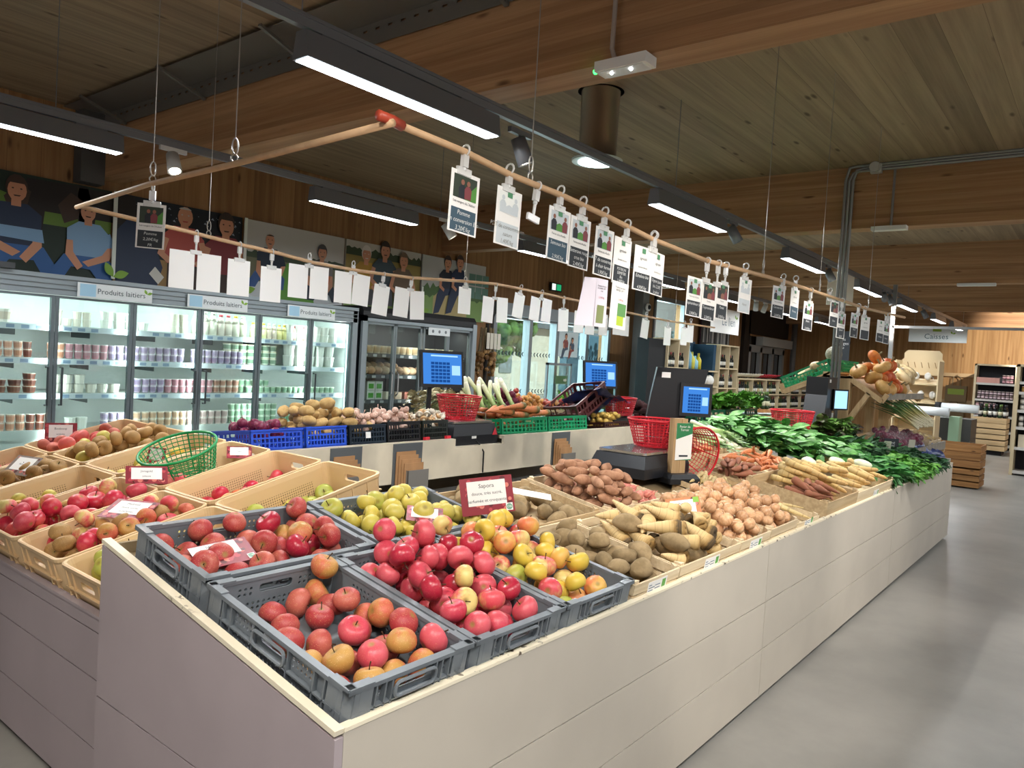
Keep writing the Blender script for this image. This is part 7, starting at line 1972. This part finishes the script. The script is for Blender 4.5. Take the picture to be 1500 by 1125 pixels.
jars(21.9, 1.86, 2.62, 1.22, 9, 2, '#3f1526', 'dark jam jar on the second jam shelf', 'jars second shelf', '#d9c6cc'); jars(21.9, 2.2, 2.64, .82, 5, 3, '#6a1a30', 'red jam jar on the third jam shelf', 'jars third shelf', '#d9b9bc'); jars(21.9, 2.3, 2.64, .45, 4, 2, '#6a1a30', 'red jam jar on the fourth jam shelf', 'jars fourth shelf', '#d9b9bc')
for k in range(6):
    o = MB().box(0, .1, 0, .088, 0, .13).build('pink_box', simple('#d9a295', .5)); o.location = (21.88, 2.17 + .079 * k, 1.621); tag(o, 'pinkish box in the row on the top jam shelf', 'box', 'pink boxes on the jam shelf')
for k in range(18):
    o = put('wine_bottle', WN[(2, 4, 2)[k % 3]]); o.location = (20.1 + .16 * (k // 6), 1.84 + .095 * (k % 6), .84); tag(o, 'dark bottle standing on the stack of pale crates', 'bottle', 'bottles on the crate stack')
shelf_x('grocery_shelf', 'pale shelf unit at the right edge with jars and packets', 16.0, 16.45, .2, 1.34, (.08, .5, .86, 1.16, 1.48, 1.66), 1.96)
jars(16.1, .3, 1.27, .86, 11, 2, '#b9b5ac', 'white-labelled jar on the middle shelf at the right edge', 'jars right shelf', '#e6e3dc', '#2b2b2c'); jars(16.1, .3, 1.27, 1.16, 11, 3, '#aaa69c', 'white-labelled jar on the upper shelf at the right edge', 'jars right upper shelf', '#e0ddd6', '#2b2b2c'); jars(16.1, .3, 1.27, 1.48, 10, 1, '#b98a4a', 'amber jar on the high shelf at the right edge', 'jars right high shelf', '#c9a45c')
for k in range(8):
    o = MB().box(0, .1, 0, .1, 0, .22).build('grocery_packet', simple(('#b58f5c', '#d5cab2')[k % 2], .6)); o.location = (16.08, .34 + .115 * k, .501); tag(o, 'brown packet on the lower shelf at the right edge', 'packet', 'packets on the right shelf')
# ------------------------------------------------------------------ leave out fruit that no one standing here could see
def prune():
    from mathutils.bvhtree import BVHTree
    bpy.context.view_layer.update()
    eye = V((0, 0, 1.55))
    eyes = [eye, eye + _r2 * .5, eye - _r2 * .5]
    pts = [V(p).normalized() for p in ((0, 0, 1), (1, 0, .3), (-1, 0, .3), (0, 1, .3), (0, -1, .3), (.7, .7, .6), (-.7, .7, .6), (.7, -.7, .6), (-.7, -.7, .6), (.5, 0, .85), (-.5, 0, .85), (0, .5, .85), (0, -.5, .85), (0, 0, 0))]
    names = ('apple', 'potato', 'onion', 'shallot', 'parsnip', 'carrot', 'garlic_bulb', 'mushroom', 'red_onion', 'yellow_carrot', 'beetroot', 'sweet_potato', 'salsify', 'butternut_squash')
    blockers = ('tub', 'lattice_wall', 'end_slats', 'side_slats', 'front_board', 'side_board', 'top_cap', 'back_panel', 'ledge', 'card', 'housing', 'printer_head', 'chard_leaves', 'spinach_leaves', 'herb_leaves', 'lettuce_leaves', 'tarpaulin', 'lower_lip')
    vs, fs, own, cand = [], [], [], []
    for o in SC.objects:
        if o.type != 'MESH': continue
        st = o.name.split('.')[0]
        fruit = o.parent is None and st in names
        if not fruit and st not in blockers: continue
        me = o.data
        a = np.empty(len(me.vertices) * 3, dtype=np.float32); me.vertices.foreach_get('co', a)
        a = a.reshape(-1, 3); mw = np.array(o.matrix_world)
        a = a @ mw[:3, :3].T + mw[:3, 3]
        n0 = len(vs)
        vs.extend(map(tuple, a.tolist()))
        fs.extend([tuple(i + n0 for i in p.vertices) for p in me.polygons])
        k = len(cand) if fruit else -1
        own.extend([k] * len(me.polygons))
        if fruit: cand.append((o, V(a.mean(0)), float(np.abs(a - a.mean(0)).max())))
    tree = BVHTree.FromPolygons(vs, fs)
    gone, seen = [], []
    for k, (o, c, dims) in enumerate(cand):
        n = 0
        for e in eyes:
            for p in pts:
                d = c + p * dims * .8 - e
                loc, nn, ix, di = tree.ray_cast(e, d.normalized(), d.length + .02)
                if ix is not None and own[ix] == k: n += 1
            if e is eye and n >= 2: break
        if n == 0: gone.append(o)
        else: seen.append((n, o))
    for o in gone:
        for k in list(o.children): bpy.data.objects.remove(k)
        bpy.data.objects.remove(o)
    # past 300 apples: the smallest in view become one mass
    ap = sorted([s for s in seen if s[1].name.split('.')[0] == 'apple'], key=lambda s: (s[1].matrix_world.translation - eye).length)
    rest = [s[1] for s in ap[300:]]
    if rest:
        bm = bmesh.new()
        mats = []
        for o in rest:
            me = o.data.copy(); me.transform(o.matrix_world)
            m = me.materials[0]
            if m not in mats: mats.append(m)
            ix = mats.index(m)
            n0 = len(bm.faces)
            bm.from_mesh(me); bm.faces.ensure_lookup_table()
            for f in bm.faces[n0:]: f.material_index = ix; f.smooth = True
            bpy.data.meshes.remove(me)
            for k in list(o.children): bpy.data.objects.remove(k)
            bpy.data.objects.remove(o)
        me = bpy.data.meshes.new('apples'); bm.to_mesh(me); bm.free()
        for m in mats: me.materials.append(m)
        tag(put('apples', me), 'farthest apples in the tan crates by the dairy cabinet', 'apples', None, 'stuff')
    print('pruned', len(gone), 'kept', len(seen), 'apples', len(ap))
prune()
